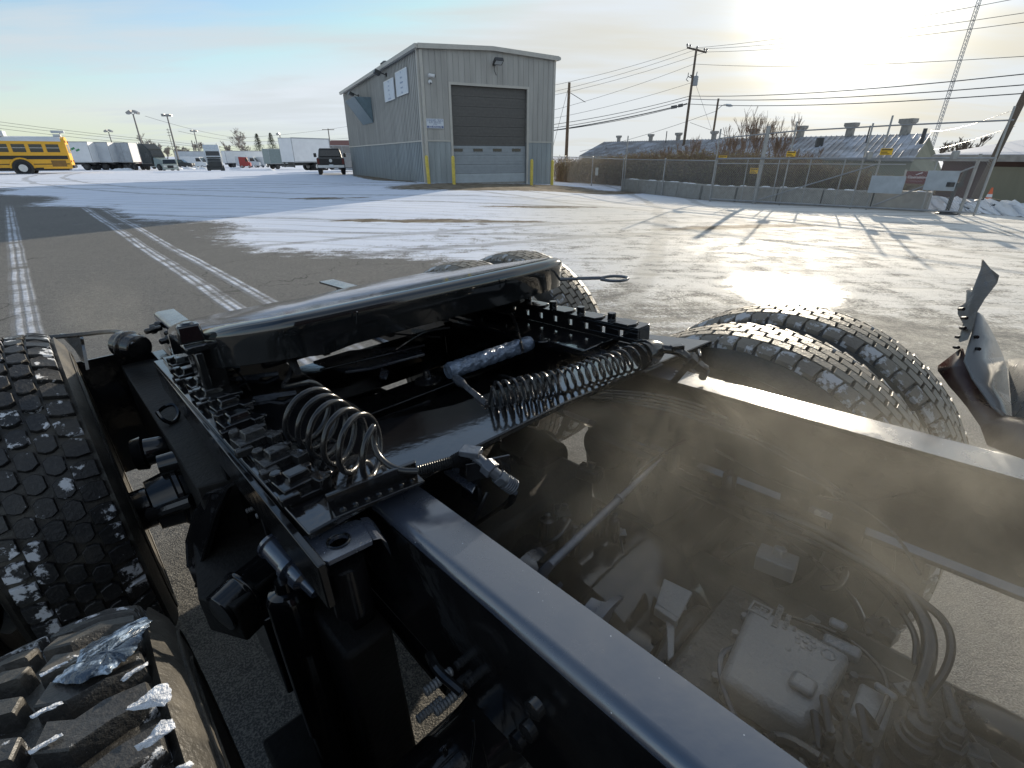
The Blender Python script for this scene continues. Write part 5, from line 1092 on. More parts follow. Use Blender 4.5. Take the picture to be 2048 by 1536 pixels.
SHF = Vector((0, 0, ZB))
hexm = tyre_mesh('hex'); ribm = tyre_mesh('rib', n=62); lugm = tyre_mesh('lug', n=54)
cache = {}
def put_wheel(X, Y, Z, kind, mats, spin, lab):
    M = Matrix.Translation(Vector((X, Y, Z))+SHF) @ Matrix.Rotation(spin, 4, 'X')
    if kind+mats[0].name in cache:
        a, b = cache[kind+mats[0].name]; w = a.copy(); COL.objects.link(w); w.parent = truck; w.matrix_local = M; t = b.copy(); COL.objects.link(t); t.parent = w
    else:
        w = wheel_disc(truck, M); t = {'hex': hexm, 'rib': ribm, 'lug': lugm}[kind].build('tyre', mats, w, True, ang=28); cache[kind+mats[0].name] = (w, t)
    w['label'] = lab
YF, YR, ZW = .48, 1.77, -.463
put_wheel(-.170, YF, ZW-.01, 'lug', [R_TREADF, R_SIDE], .02, 'near left inner drive wheel with coarse lug tread and ice patches')
put_wheel(-.505, YF, ZW, 'lug', [R_TREADF, R_SIDE], .06, 'near left outer drive wheel')
put_wheel(-.178, 1.90, -.39, 'hex', [R_TREAD, R_SIDE], .0, 'rear left inner drive wheel with hexagonal tread blocks')
put_wheel(-.513, 1.90, -.39, 'hex', [R_TREAD, R_SIDE], .05, 'rear left outer drive wheel')
put_wheel(1.375, .50, -.475, 'rib', [R_TREADR, R_SIDE], .01, 'right inner drive wheel of the front tandem axle, frosted tread')
put_wheel(1.665, .50, -.475, 'rib', [R_TREADR, R_SIDE], .05, 'right outer drive wheel of the front tandem axle, frosted tread')
put_wheel(1.385, 1.81, -.405, 'rib', [R_TREADR, R_SIDE], .03, 'rear right inner drive wheel half hidden by the fifth wheel')
put_wheel(1.715, 1.81, -.405, 'rib', [R_TREADR, R_SIDE], .07, 'rear right outer drive wheel beyond the fifth wheel')
# ---------------- ice lying on the near tread
def on_tyre(px, py, R=.5275, Yc=.48, Zc=-.473):
    r = TM @ _ray(px, py); o = np.array([0, 0, TC]); a = r[1]**2+r[2]**2; b = 2*(r[1]*(o[1]-Yc)+r[2]*(o[2]-Zc)); c = (o[1]-Yc)**2+(o[2]-Zc)**2-R*R; D = b*b-4*a*c
    if D < 0: return tz(px, py, .04)
    t = (-b-math.sqrt(D))/(2*a); p = o+r*t; return Vector(p)
K_ICE = mat('rough_ice', (.62, .64, .68), .8, var=.3, vs=120, bump=.5, bs=300, spec=.12)
K_ICEB = mat('glassy_blue_ice', (.04, .06, .09), .22, var=.7, vs=55, bump=.8, bs=45, spec=.6, col2=(.42, .52, .64), thr=(.53, .63))
rt = random.Random(4)
for pl, m_, th in (([(105, 1365), (128, 1340), (150, 1330), (160, 1300), (195, 1280), (230, 1262), (262, 1245), (290, 1234), (305, 1242), (290, 1262), (276, 1288), (262, 1312), (238, 1330), (215, 1350), (190, 1352), (160, 1368)], K_ICEB, .006),
    ([(250, 1420), (262, 1408), (270, 1405), (285, 1392), (310, 1372), (335, 1366), (343, 1380), (343, 1395), (330, 1412), (300, 1415), (280, 1420)], K_ICE, .004), ([(268, 1492), (285, 1485), (300, 1470), (322, 1440), (345, 1437), (352, 1455), (330, 1470), (318, 1480), (300, 1492), (275, 1502)], K_ICE, .004),
    ([(240, 1362), (255, 1345), (275, 1334), (295, 1322), (297, 1330), (280, 1340), (270, 1345), (250, 1362)], K_ICE, .003), ([(350, 1536), (380, 1520), (388, 1528), (372, 1548)], K_ICE, .003),
    ([(58, 1433), (90, 1415), (124, 1402), (127, 1407), (95, 1422), (64, 1438)], K_ICE, .002), ([(54, 1503), (85, 1485), (122, 1466), (127, 1470), (92, 1492), (60, 1510)], K_ICE, .002), ([(78, 1349), (105, 1335), (135, 1321), (137, 1325), (108, 1341), (82, 1354)], K_ICE, .002)):
    c = (sum(q[0] for q in pl)/len(pl), sum(q[1] for q in pl)/len(pl)); dl_ = []
    for q, w in zip(pl, pl[1:]+pl[:1]):
        for s_ in (0, .25, .5, .75): jj = (1.5 if m_ is K_ICE else 2.6) if s_ else .8; dl_.append((q[0]+(w[0]-q[0])*s_+rt.uniform(-jj, jj), q[1]+(w[1]-q[1])*s_+rt.uniform(-jj, jj)))
    pl = dl_; ring = [[(c[0]+(q[0]-c[0])*k+rt.uniform(-1, 1)*(k < 1), c[1]+(q[1]-c[1])*k+rt.uniform(-1, 1)*(k < 1)) for q in pl] for k in (1.0, .8, .55, .3)]
    V = []; n = len(pl)
    for k, rg in enumerate(ring): V += [on_tyre(*q, R=.5255+(0, th*.6, th*.85, th)[k]*rt.uniform(.85, 1.12)*(.55 if m_ is K_ICE else 1)) for q in rg]
    V.append(on_tyre(*c, R=.5255+th)); Fs = []
    for k in range(3):
        for j in range(n): Fs.append((k*n+j, k*n+(j+1) % n, (k+1)*n+(j+1) % n, (k+1)*n+j))
    for j in range(n): Fs.append((3*n+j, 3*n+(j+1) % n, 4*n))
    f = MB(); f.add(V, Fs); o = TB(f, 'ice_patch', m_, ang=179)
# ---------------- frame rails (C channels)
def rail(x_in, x_out, sgn, name):
    # x_in inner edge of flange, x_out outer; web on the outer side
    f = MB(); y0, y1 = -1.75, 2.62; r = .020; th = .009; n = 6
    P = []
    P.append((x_in, 0)); 
    for i in range(n+1): a = math.pi/2*i/n; P.append((x_out-sgn*r+sgn*r*math.sin(a)*1.0, -r+r*math.cos(a)))
    for i in range(n+1): a = math.pi/2*i/n; P.append((x_out-sgn*r+sgn*r*math.cos(a), -.27+r-r*math.sin(a)))
    xb = x_in if sgn < 0 else x_out-.022; P.append((xb, -.27)); P.append((xb, -.27+th)); P.append((x_out-sgn*(r), -.27+th)); P.append((x_out-sgn*th, -.27+r)); P.append((x_out-sgn*th, -r)); P.append((x_out-sgn*r, -th)); P.append((x_in, -th))
    f.prism([(x, y0, z) for x, z in P], (0, y1-y0, 0))
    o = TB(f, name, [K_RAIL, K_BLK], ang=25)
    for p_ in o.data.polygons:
        if p_.normal.z < .25: p_.material_index = 1  # sides and undersides get the black copy, their shade put into colour
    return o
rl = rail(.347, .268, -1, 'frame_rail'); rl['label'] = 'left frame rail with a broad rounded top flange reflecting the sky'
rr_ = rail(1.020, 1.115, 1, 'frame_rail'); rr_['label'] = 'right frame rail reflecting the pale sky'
# flange bolts on the webs
f = MB()
for y in (-1.2, -.7, -.2, 1.1, 1.6, 2.2):
    for z in (-.07, -.2): 
        f.nut((.2505, y, z), (-1, 0, 0), .012, .012); f.nut((1.1145, y, z), (1, 0, 0), .012, .012); f.nut((1.105, y, z), (-1, 0, 0), .012, .02); f.nut((.26, y, z), (1, 0, 0), .012, .02)
TBS(f, 'rail_bolt', K_BLK)
# ---------------- fifth wheel mounting plates
def plate(pts, z, th, name, m=K_PLATE, bevel=.002):
    f = MB(); f.prism([(x, y, z-th) for x, y in pts], (0, 0, th)); return TB(f, name, m, bevel=bevel)
pf = plate([tuple(tz(*p, .03).xy) for p in ((617, 1068), (826, 955), (948, 895), (1134, 803), (1425, 682))]+[(1.20, .80), (.97, .735), (.80, .775), (.55, .80), (.40, .86), (.40, 1.72), (.137, 1.72)], .030, .012, 'mounting_plate')
plate([(.99, .80), (1.20, .80), (1.20, 1.72), (1.005, 1.72)], .0305, .012, 'mounting_plate')
f = MB(); f.b2((.137, .56, -.06), (.149, 1.72, .0175)); f.b2((1.19, .58, -.06), (1.2, 1.72, .0175)); TBS(f, 'mounting_angle', K_BLK, bevel=.002)
# raised edge lip of the plate
f = MB(); f.tube([tz(*p, .031) for p in ((622, 1066), (826, 956), (948, 896), (1134, 804), (1420, 684))], .0035, 6); TB(f, 'weld_bead', K_BLK)
a = tz(655, 1008, .045); b = tz(832, 938, .045); f = MB(); d = (b-a); ang = math.atan2(d.y, d.x); f.box((a+b)/2+Vector((0, 0, .0)), (d.length, .008, .032), rz(ang)); f.box((a+b)/2+Vector((0, -.012, -.012)), (d.length, .03, .006), rz(ang))
ag = TB(f, 'angle_bracket', K_BLK, bevel=.0015)
f = MB()
for i in range(7): q = a.lerp(b, .1+.13*i); f.lathe(q+Vector((.0, -.016, -.010)), (0, 0, 1), [(0, .006), (.004, .005), (.006, .002)], 8)
TB(f, 'rivets', K_BLK, ag)
# tab with a hole in front of the plate
def holed(c, P, r, z, th, n=32):
    f = MB(); c = Vector(c); V = []; out = []
    for i in range(n):
        a = 2*math.pi*i/n; d = Vector((math.cos(a), math.sin(a))); best = None
        for k in range(len(P)):
            p, q = Vector(P[k]), Vector(P[(k+1) % len(P)]); e = q-p; den = d.x*e.y-d.y*e.x
            if abs(den) < 1e-9: continue
            t = ((p.x-c.x)*e.y-(p.y-c.y)*e.x)/den; u = ((p.x-c.x)*d.y-(p.y-c.y)*d.x)/den
            if t > 0 and -1e-6 <= u <= 1+1e-6 and (best is None or t < best): best = t
        out.append(c+d*best)
    inn = [c+Vector((math.cos(2*math.pi*i/n), math.sin(2*math.pi*i/n)))*r for i in range(n)]
    for zz in (z-th, z):
        V += [Vector((p.x, p.y, zz)) for p in out]+[Vector((p.x, p.y, zz)) for p in inn]
    Fs = []
    for i in range(n):
        j = (i+1) % n
        Fs += [(2*n+i, 2*n+j, 3*n+j, 3*n+i), (n+i, n+j, j, i), (i, j, 2*n+j, 2*n+i), (3*n+i, 3*n+j, n+j, n+i)]
    f.add(V, Fs); return f
z7 = lambda u, v: (500+u/2.272, 860+v/2.272)
q = [tz(*z7(*p), .008) for p in ((222, 488), (342, 606), (560, 500), (500, 400))]; c = tz(*z7(403, 505), .008)
f = holed((c.x, c.y), [(p.x, p.y) for p in q], .0145, .008, .008)
e1_, e2_ = q[2], q[3]; dd = (e1_-q[1]).normalized()
P = [e1_, e1_+dd*.012+Vector((0, 0, -.004)), e1_+dd*.02+Vector((0, 0, -.018)), e1_+dd*.022+Vector((0, 0, -.045))]; P2 = [e2_, e2_+dd*.012+Vector((0, 0, -.004)), e2_+dd*.02+Vector((0, 0, -.018)), e2_+dd*.022+Vector((0, 0, -.045))]
for i in range(3): f.quad(P[i], P[i+1], P2[i+1], P2[i])
o = TB(f, 'lifting_tab', K_RAIL, bevel=.001); sd_ = o.modifiers.new('s', 'SOLIDIFY'); sd_.thickness = .0
o.modifiers.remove(sd_)
f = MB(); f.tube([(c.x+math.cos(a)*.0155, c.y+math.sin(a)*.0155, .009) for a in np.linspace(0, 6.2832, 33)[:-1]], .002, 6, closed=True); TB(f, 'hole_rim', K_BLK, o)
f = MB(); f.cyl((c.x, c.y, -.12), (c.x, c.y, -.03), .03, n=16); TB(f, 'bushing', K_BLK)
# ---------------- slide racks
f = MB(); f.b2((.158, .70, .0305), (.225, 1.70, .040)); 
TB(f, 'slide_rail', K_BLK, bevel=.002)
rnd = random.Random(3)
def clamp_block(x, y, k=1.0):
    f = MB(); f.box((x+.0, y, .046), (.058*k, .044*k, .018), rz(.1)); f.box((x+.004, y+.004, .060), (.040*k, .030*k, .014), rz(.1), taper=.8); f.box((x-.022*k, y-.030, .044), (.03, .018, .014)); f.box((x+.030, y-.022, .046), (.022, .03, .02), rz(.3))
    f.nut((x-.020*k, y+.024, .052), (0, 0, 1), .0105, .014); f.nut((x+.026, y+.014, .054), (0, 0, 1), .008, .01)
    f.tube([(x+.03, y-.01, .05), (x+.05, y-.014, .046), (x+.055, y+.01, .038)], .006, 6)
    return TB(f, 'clamp_block', K_ROUGH if rnd.random() < .3 else K_BLK, bevel=.002)
for i, y in enumerate((.735, .835, .945, 1.05, 1.145, 1.24, 1.335, 1.45, 1.56)): clamp_block(.186+rnd.uniform(-.006, .006), y, 1.0+rnd.uniform(-.08, .12))
f = MB(); X0 = 1.112; yy0, yy1 = .712, 1.62; pit = .062
f.b2((X0, yy0, .0315), (X0+.008, yy1, .046)); f.b2((X0, yy0, .064), (X0+.008, yy1, .0745))
y = yy0
while y < yy1: f.b2((X0, y, .046), (X0+.008, min(y+pit-.014, yy1), .064)); y += pit
f.b2((X0, yy0, .0747), (X0+.060, yy1, .079)); f.b2((X0+.009, yy0, .0315), (X0+.06, yy0+.008, .0745))
for k in range(8):
    y = yy0+.03+k*.115; f.prism([(X0-.004, y, .0792), (X0-.004, y+.05, .0792), (X0+.02, y+.06, .0792), (X0+.05, y+.05, .0792), (X0+.05, y, .0792), (X0+.02, y-.01, .0792)], (0, 0, .005))
TB(f, 'slide_rack', K_BLK, bevel=.0012)
for k in range(7):
    y = yy0+.11+k*.115; f = MB(); f.lathe((X0+.032, y, .079), (0, 0, 1), [(0, .014), (.002, .0125), (.018, .0125), (.020, .011)], 14); TB(f, 'bolt', K_BLK)
# ---------------- fifth wheel
def fifth():
    out = [(.199, 1.230), (.232, 1.150), (.300, 1.068), (.33, 1.048), (.453, 1.028), (.62, 1.008), (.78, .994), (.90, .986), (.96, .984), (1.10, .996), (1.185, 1.030), (1.225, 1.12), (1.228, 1.55), (1.22, 1.88), (1.12, 1.94), (.80, 1.97), (.74, 1.88), (.68, 1.86), (.62, 1.88), (.56, 1.97), (.25, 1.94), (.20, 1.88), (.195, 1.5)]
    pts = []
    O = [Vector((x, y, 0)) for x, y in out]; O = chaikin(O, 2, True); n = len(O)
    zt = lambda y: .246-.172*max(0, y-1.0)
    nr = []
    for i in range(n):
        t = (O[(i+1) % n]-O[i-1]).normalized(); nr.append(Vector((t.y, -t.x, 0)))
    rings = [(-.055, 0.0, 0), (-.038, -.0015, 0), (-.022, -.005, 0), (-.011, -.0105, 0), (-.004, -.018, 0), (0, -.030, 0), (.001, -.050, 0), (.0030, -.075, .0), (.004, -.098, 1), (-.001, -.100, 1), (-.006, -.075, 0), (-.010, -.02, 0)]
    V = []
    for off, dz, w in rings:
        for i in range(n):
            p = O[i]+nr[i]*off; y = p.y; dent = -.010*math.exp(-((p.x-.40)/.05)**2)*(1 if y < 1.2 else 0)*w
            V.append(Vector((p.x, p.y-(.018*(-dz)/.074 if 1.0 > 0 and O[i].y < 1.3 else 0)*-1, zt(y)+dz+dent)))
    f = MB(); Fs = [tuple(range(n))]
    for k in range(len(rings)-1):
        for i in range(n): j = (i+1) % n; Fs.append((k*n+i, (k+1)*n+i, (k+1)*n+j, k*n+j))
    k = len(rings)-1; Fs.append(tuple(k*n+i for i in range(n-1, -1, -1)))
    f.add(V, Fs)
    return f
f5 = TB(fifth(), 'fifth_wheel_plate', K_5TH, ang=50)
f = MB()
for s_ in ((.205, 1.30), (1.125, 1.28)):
    x, y = s_; f.box((x, y, .10), (.05, .09, .10)); f.cyl((x-.03, y, .115), (x+.03, y, .115), .045, n=18); f.b2((x-.035, y-.10, .0415), (x+.035, y+.10, .055))
TBS(f, 'pivot_bracket', K_BLK, bevel=.004)
f = MB(); f.box((.182, 1.262, .196), (.052, .040, .040), rz(-.1), taper=.86); f.box((.184, 1.258, .163), (.050, .050, .018)); f.b2((.172, 1.235, .03), (.192, 1.26, .155)); f.lathe((.182, 1.262, .212), (0, 0, 1), [(0, .018), (.008, .014)], 6)
TB(f, 'grease_block', K_5TH, f5, bevel=.006)
f = MB()
for y0, y1 in ((1.35, 1.38), (1.60, 1.63)): f.b2((.24, y0, .11-.12*(y0-1.0)), (1.12, y1, .145-.15*(y0-1.0)))
for x0 in (.42, .60, .78, .95): f.b2((x0, 1.14, .10), (x0+.015, 1.50, .12))
f.cyl((.30, 1.22, .10), (1.06, 1.22, .10), .017, n=12); TB(f, 'underside_ribs', K_BLK, f5)
# raised marks moulded in the front skirt
for px, py in ((716, 632), (1014, 566)):
    a = tY(px, py-8, 1.010 if px < 900 else .975); b = tY(px+3, py+16, 1.010 if px < 900 else .975); a = a+Vector((0, .004, 0)); b = b+Vector((0, .012, 0)); 
    f = MB(); f.tube([a, b], .0022, 6); TB(f, 'moulded_mark', K_5TH, f5)
# release handle on the right
hb = [tz(1118, 559, .165), tz(1160, 557, .165), tz(1200, 556, .165)]; lp = [tz(1200, 556, .165), tz(1222, 552, .165), tz(1248, 553, .165), tz(1259, 557, .165), tz(1246, 562, .165), tz(1222, 562, .165), tz(1202, 559, .165)]
f = MB(); f.tube([(.95, hb[0].y-.03, .15)]+hb, .0055, 8); f.tube(chaikin(lp, 2), .0045, 8); TB(f, 'release_handle', K_ALU, f5)
# wrapped locking cylinder and its spring
z5 = lambda u, v: (540+u/2.695, 480+v/2.695)
a = tz(*z5(955, 710), .018); b = tz(*z5(1400, 555), .018)
f = MB(); n = 20; ln = (b-a).length; f.lathe(a, (b-a), [(0, .0), (.002, .020), (.01, .023)]+[(ln*k/24, .0225+.0012*math.sin(k*2.3)) for k in range(1, 24)]+[(ln, .021), (ln+.004, .004)], 22); TB(f, 'wrapped_cylinder', K_TAPE)
a2 = tz(*z5(1000, 745), .02); b2_ = tz(*z5(1055, 790), .03); c2 = tz(*z5(1165, 880), .035)
f = MB(); f.tube([a2, a2.lerp(b2_, .5), b2_], [.010, .012, .006], 12)
N_ = 150; ax = (c2-b2_); L_ = ax.length; ax.normalize(); p_ = ax.orthogonal().normalized(); q_ = ax.cross(p_)
f.tube([b2_+ax*L_*i/N_+(p_*math.cos(i*.628)+q_*math.sin(i*.628))*.0055 for i in range(N_+1)], .0016, 5); TB(f, 'return_spring', K_ALU)
# ---------------- coiled air lines
def helix(P0, P1, R0, R1, turns, r, pre=(), post=(), n=18, phase=0.0, sag=0.0, squash=1.0):
    P0, P1 = Vector(P0), Vector(P1); ax = (P1-P0); L_ = ax.length; ax.normalize(); up = Vector((0, 0, 1)); u = (up-ax*up.dot(ax)).normalized(); v = ax.cross(u); P = []
    N_ = int(turns*n)
    for i in range(N_+1):
        t = i/N_; a = phase+2*math.pi*turns*t; R = R0+(R1-R0)*t; P.append(P0+ax*L_*t+Vector((0, 0, -sag*4*t*(1-t)))+(u*math.cos(a)*squash+v*math.sin(a))*R)
    return P
c0 = tz(614, 822, .088); c1 = tz(716, 896, .080)
def loose_coil(c0, c1, n0, n1, R0, R1, turns, n=30, phase=0.0):
    P = []; N_ = int(turns*n)
    for i in range(N_+1):
        t = i/N_; nn = Vector(n0).lerp(Vector(n1), t).normalized(); up = Vector((0, 0, 1)); u = (up-nn*up.dot(nn)).normalized(); v = nn.cross(u); a = phase+2*math.pi*turns*t; R = (R0+(R1-R0)*t)*(1+.03*math.sin(t*17)); P.append(c0.lerp(c1, t)+(u*math.cos(a)+v*math.sin(a))*R)
    return P
cpath = [tz(x, y, z) for x, y, z in ((604, 818, .090), (626, 834, .088), (645, 847, .086), (665, 861, .084), (690, 876, .082), (718, 889, .080), (762, 900, .079))]
H = []
for i in range(181):
    t = i/180; k = min(int(t*6), 5); cc_ = cpath[k].lerp(cpath[k+1], t*6-k); nn = Vector((.25, -.95, -.12)).lerp(Vector((.62, -.78, 0)), t).normalized(); up = Vector((0, 0, 1)); u = (up-nn*up.dot(nn)).normalized(); v = nn.cross(u); a = 2*math.pi*6*t; R = (.055-.005*t)*(1+.02*math.sin(t*17)); H.append(cc_+(u*math.cos(a)-v*math.sin(a))*R)
tail = [H[-1], tz(748, 852, .118), tz(745, 880, .095), tz(753, 908, .076), tz(774, 930, .061), tz(803, 942, .055), tz(838, 942, .055)]
pre = [tz(*z5(90, 600), .12), tz(*z5(125, 665), .115), tz(*z5(105, 740), .105), tz(*z5(55, 800), .10)]
f = MB(); f.tube(chaikin(pre+[H[2]], 2)+H[3:-1]+chaikin(tail[1:] if False else [H[-2]]+tail[1:], 2), .0052, 12); cl1 = TB(f, 'coiled_air_line', K_HOSE); cl1['label'] = 'left coiled air line with six wide loops ending in a ribbed boot'
f = MB(); f.tube([tz(*z5(75, 590), .128), tz(*z5(105, 625), .122), tz(*z5(150, 712), .112)], [.013, .011, .0075], 14); TB(f, 'boot', K_ROUGH, cl1)
a = tz(*z5(795, 1243), .055); b = tz(*z5(985, 1195), .057); c = tz(*z5(1075, 1165), .058)
def ribbed(a, b, r0, r1, n): 
    P = []; R = []
    for i in range(n*2+1): t = i/(n*2); P.append(a.lerp(b, t)); R.append((r0+(r1-r0)*t)*(1.0 if i % 2 else .78))
    return P, R
f = MB(); f.tube(*ribbed(a, b, .0085, .0105, 15), 16); f.tube(*ribbed(b, c, .0115, .0165, 9), 18); TB(f, 'ribbed_boot', K_HOSE, cl1)
f = MB(); pA = tz(*z5(1060, 1150), .066); pB = tz(*z5(1110, 1165), .064); pC = tz(*z5(1190, 1235), .050); pD = tz(*z5(1250, 1290), .03); pE = tz(*z5(1310, 1330), .012)
f.box((pA+pB)/2+Vector((0, 0, .006)), (.024, .034, .010), rz(.5)); f.tube([pA, pB, pC], .0085, 12); f.nut(pC-(pC-pB).normalized()*.012, (pC-pB), .015, .018); f.tube([pC, pD], .010, 12); f.nut(pD-(pD-pC).normalized()*.01, (pD-pC), .0145, .013); f.tube([pD, pE], [.013, .011], 12)
for k in range(5): q = pD.lerp(pE, .25+.17*k); f.lathe(q, (pE-pD), [(0, .011), (.001, .014), (.003, .014), (.004, .011)], 14)
fit = TB(f, 'air_fitting', K_ALU, bevel=.001)
f = MB(); a = tz(*z5(1060, 1268), .035); b = tz(*z5(1292, 1190), .045); d = b-a; f.box((a+b)/2, (d.length, .005, .034), rz(math.atan2(d.y, d.x))); f.box(tz(*z5(1080, 1290), -.02), (.01, .05, .10)); TB(f, 'fitting_bracket', K_BLK, fit, bevel=.001)
f = MB(); f.tube(chaikin([pE, tz(*z5(1300, 1400), -.05), tz(*z5(1190, 1480), -.10), tz(*z5(1080, 1550), -.15)], 3), .004, 8); TBS(f, 'air_tube', K_HOSE, fit)
f = MB(); f.tube(chaikin([tz(1030, 985, -.01), tz(1026, 1002, -.04), tz(1010, 1014, -.08)], 2), .005, 8); f.tube(chaikin([tz(975, 985, -.02), tz(940, 1060, -.08), tz(905, 1100, -.15)], 2), .0035, 8); TBS(f, 'air_tube', K_HOSE, fit)
# second coil
c0 = tz(*z5(1195, 838), .058); cm = tz(*z5(1560, 765), .060); c1 = tz(*z5(1900, 655), .066); c3 = tz(*z5(2030, 610), .070)
H = helix(c0, cm, .026, .027, 9, .0035, n=20, phase=.4)+helix(cm, c1, .027, .028, 9, .0035, n=20, phase=.4)[1:]+helix(c1, c3, .028, .034, 3.2, .0035, n=20, phase=.4)[1:]
f = MB(); f.tube([tz(*z5(1165, 880), .035), tz(*z5(1180, 885), .034)]+H, .0034, 8); cl2 = TB(f, 'coiled_air_line', K_HOSE); cl2['label'] = 'right coiled air line with many small tight loops lying across the plate'
a = tz(1285, 710, .072); b = tz(1322, 697, .072); f = MB(); f.tube([a, a.lerp(b, .5), b], [.030, .031, .016], 20); TB(f, 'boot', K_HOSE, cl2)
q = [tz(1318, 697, .08), tz(1345, 700, .08), tz(1362, 706, .075), tz(1375, 716, .065), tz(1390, 728, .05), tz(1412, 740, .035), tz(1405, 755, .01)]
f = MB(); f.tube(q[:3], .0105, 12); f.tube(q[2:5], .0115, 12); f.nut(q[3], (q[4]-q[3]), .020, .018); f.nut(q[4], (q[4]-q[3]), .016, .016); f.tube(q[4:6], .012, 12); f.tube(q[5:], .010, 12); f.box(q[2]+Vector((-.002, .01, .012)), (.03, .016, .012), rz(-.6)); fit2 = TB(f, 'air_fitting', K_BLK, bevel=.001)
a = tz(1345, 760, .0); b = tz(1408, 712, .07); f = MB(); f.prism([tz(1340, 765, .004), tz(1352, 769, .004), tz(1384, 732, .062), tz(1372, 728, .062)], (0, 0, .006)); f.box(tz(1398, 716, .058), (.045, .006, .03), rz(.55)); TB(f, 'fitting_bracket', K_BLK, fit2, bevel=.001)
f = MB(); f.tube(chaikin([tz(1403, 757, -.0), tz(1402, 780, -.06), tz(1420, 812, -.12), tz(1480, 850, -.16)], 3), .0028, 6); TB(f, 'air_tube', K_HOSE, fit2)
f = MB(); f.lathe(tz(*z5(1465, 540), .031), (0, 0, 1), [(0, .022), (.003, .02), (.004, .008), (.02, .006)], 14); f.lathe(tz(*z5(850, 760), .0), (0, 0, 1), [(0, .035), (.004, .034), (.006, .02), (.012, .012), (.03, .008)], 18); f.tube([tz(*z5(1240, 730), .0), tz(*z5(1390, 765), .0)], .004, 6); TBS(f, 'grease_fitting', K_BLK)
# ---------------- crossmembers, axles, springs and other running gear
f = MB()
for y, z in ((-1.5, -.05), (1.20, -.10), (1.62, -.10), (2.45, -.14)): f.b2((.262, y, z-.12), (1.103, y+.012, z)); f.b2((.262, y-.05, z-.005), (1.103, y+.06, z+.004)); f.b2((.262, y-.05, z-.125), (1.103, y+.06, z-.116))
TBS(f, 'crossmember', K_BLK, bevel=.003)
plate([(.36, .86), (.98, .84), (.98, 1.10), (.36, 1.14)], -.105, .01, 'centre_pan', K_PLATE)
f = MB(); a = [tz(*z5(*p), -.03) for p in ((615, 1035), (740, 965), (800, 985), (650, 1110))]; f.prism(a, (0, 0, -.008)); a = [tz(*z5(*p), -.02) for p in ((935, 1245), (1095, 1195), (1145, 1245), (1090, 1360), (1035, 1315))]; f.prism(a, (0, 0, -.006)); TBS(f, 'gusset_plate', K_RAIL, bevel=.0015)
for y, nm in ((YF, 'drive_axle'), (YR+.04, 'drive_axle')):
    f = MB(); f.tube([(-.30, y, ZW), (.30, y, ZW), (.45, y, ZW), (.58, y, ZW), (.80, y, ZW), (.92, y, ZW), (1.05, y, ZW), (1.62, y, ZW)], [.065, .07, .09, .20, .20, .09, .07, .065], 20); f.lathe((.69, y, ZW), (0, -1, .1), [(-.2, .05), (-.17, .15), (0, .20), (.12, .16), (.22, .10), (.34, .07), (.36, .09), (.40, .09)], 22)
    ao = TB(f, nm, K_BLK)
    for xx in (.02, .105): pass
    for xx in ((1.185,) if y > 1 else ()):
        f = MB(); f.lathe((xx, y+.0, ZW+.13), (0, 0, 1), [(0, .09), (.03, .125), (.06, .12), (.09, .13), (.14, .13), (.17, .11), (.19, .11)], 24); TB(f, 'air_spring', K_HOSE)
f = MB(); f.tube([(.69, YF+.1, ZW+.02), (.69, YR-.35, ZW)], .05, 16); f.tube([(.62, .12, -.36), (.62, YF-.34, -.42)], .055, 18); TBS(f, 'driveshaft', K_BLK)
f = MB(); f.tube([(.69, -.9, -.35), (.60, -.55, -.36)], .05, 18)
f.box((.66, -.9, -.42), (.42, .8, .36)); f.box((.72, -1.3, -.25), (.55, .5, .5)); TB(f, 'gearbox', K_ROUGH, bevel=.03)
# gearbox cover with cast lettering
def quadz(P, z): return [tz(x, y, z) for x, y in P]
Z0 = -.25
cov = quadz(((1503, 1202), (1438, 1352), (1615, 1458), (1706, 1308)), Z0)
f = MB(); f.prism(cov, (0, 0, -.06)); cv = TB(f, 'transmission_cover', K_GREY, bevel=.012)
cc = sum(cov, Vector())/4; ex = (cov[3]-cov[0]).normalized(); ey = (cov[0]-cov[1]).normalized()
f = MB(); f.b2((cc.x-.16, cc.y-.16, Z0-.30), (cc.x+.17, cc.y+.15, Z0-.062)); f.b2((cc.x-.19, cc.y-.9, Z0-.34), (cc.x+.24, cc.y-.162, Z0-.09)); f.lathe((cc.x, cc.y+.15, Z0-.19), (0, 1, 0), [(0, .14), (.03, .14), (.035, .12), (.10, .10), (.11, .13), (.14, .13), (.15, .09), (.25, .07)], 26); TB(f, 'transmission_case', K_ROUGH, bevel=.012)
pad = quadz(((1590, 1334), (1576, 1362), (1626, 1392), (1640, 1363)), Z0+.012); f = MB(); f.prism(pad, (0, 0, -.013)); TB(f, 'boss', K_FEND, cv, bevel=.006)
Mx = Matrix(((ex.x, -ey.x*0+(-ex.y), 0, 0), (ex.y, ex.x, 0, 0), (0, 0, 1, 0), (0, 0, 0, 1)))
def cast(t, size, px, py, rot): 
    p = tz(px, py, Z0)+SHF; a = math.atan2(ey.y, ey.x)+rot; text_mesh(t, size, 'cast_lettering', K_GREY, Matrix.Translation(p) @ Matrix.Rotation(a, 4, 'Z'), cv, .003)
cast('12001187', .0145, 1556, 1234, .0); cast('GM A8', .012, 1574, 1246, 0.); cast('HB', .008, 1589, 1259, 0.)
f = MB(); c = tz(1521, 1220, Z0); a0 = math.atan2(ex.y, ex.x)
for sx, sy, w, h in ((0, .012, .034, .003), (0, -.012, .034, .003), (.0155, 0, .003, .021), (-.0155, 0, .003, .021), (0, 0, .002, .016), (-.007, 0, .008, .003), (.007, 0, .002, .014), (.004, .005, .012, .002)): f.box(c+rz(a0) @ Vector((sx, sy, .001)), (w, h, .003), rz(a0))
TB(f, 'cast_emblem', K_GREY, cv, bevel=.0005)
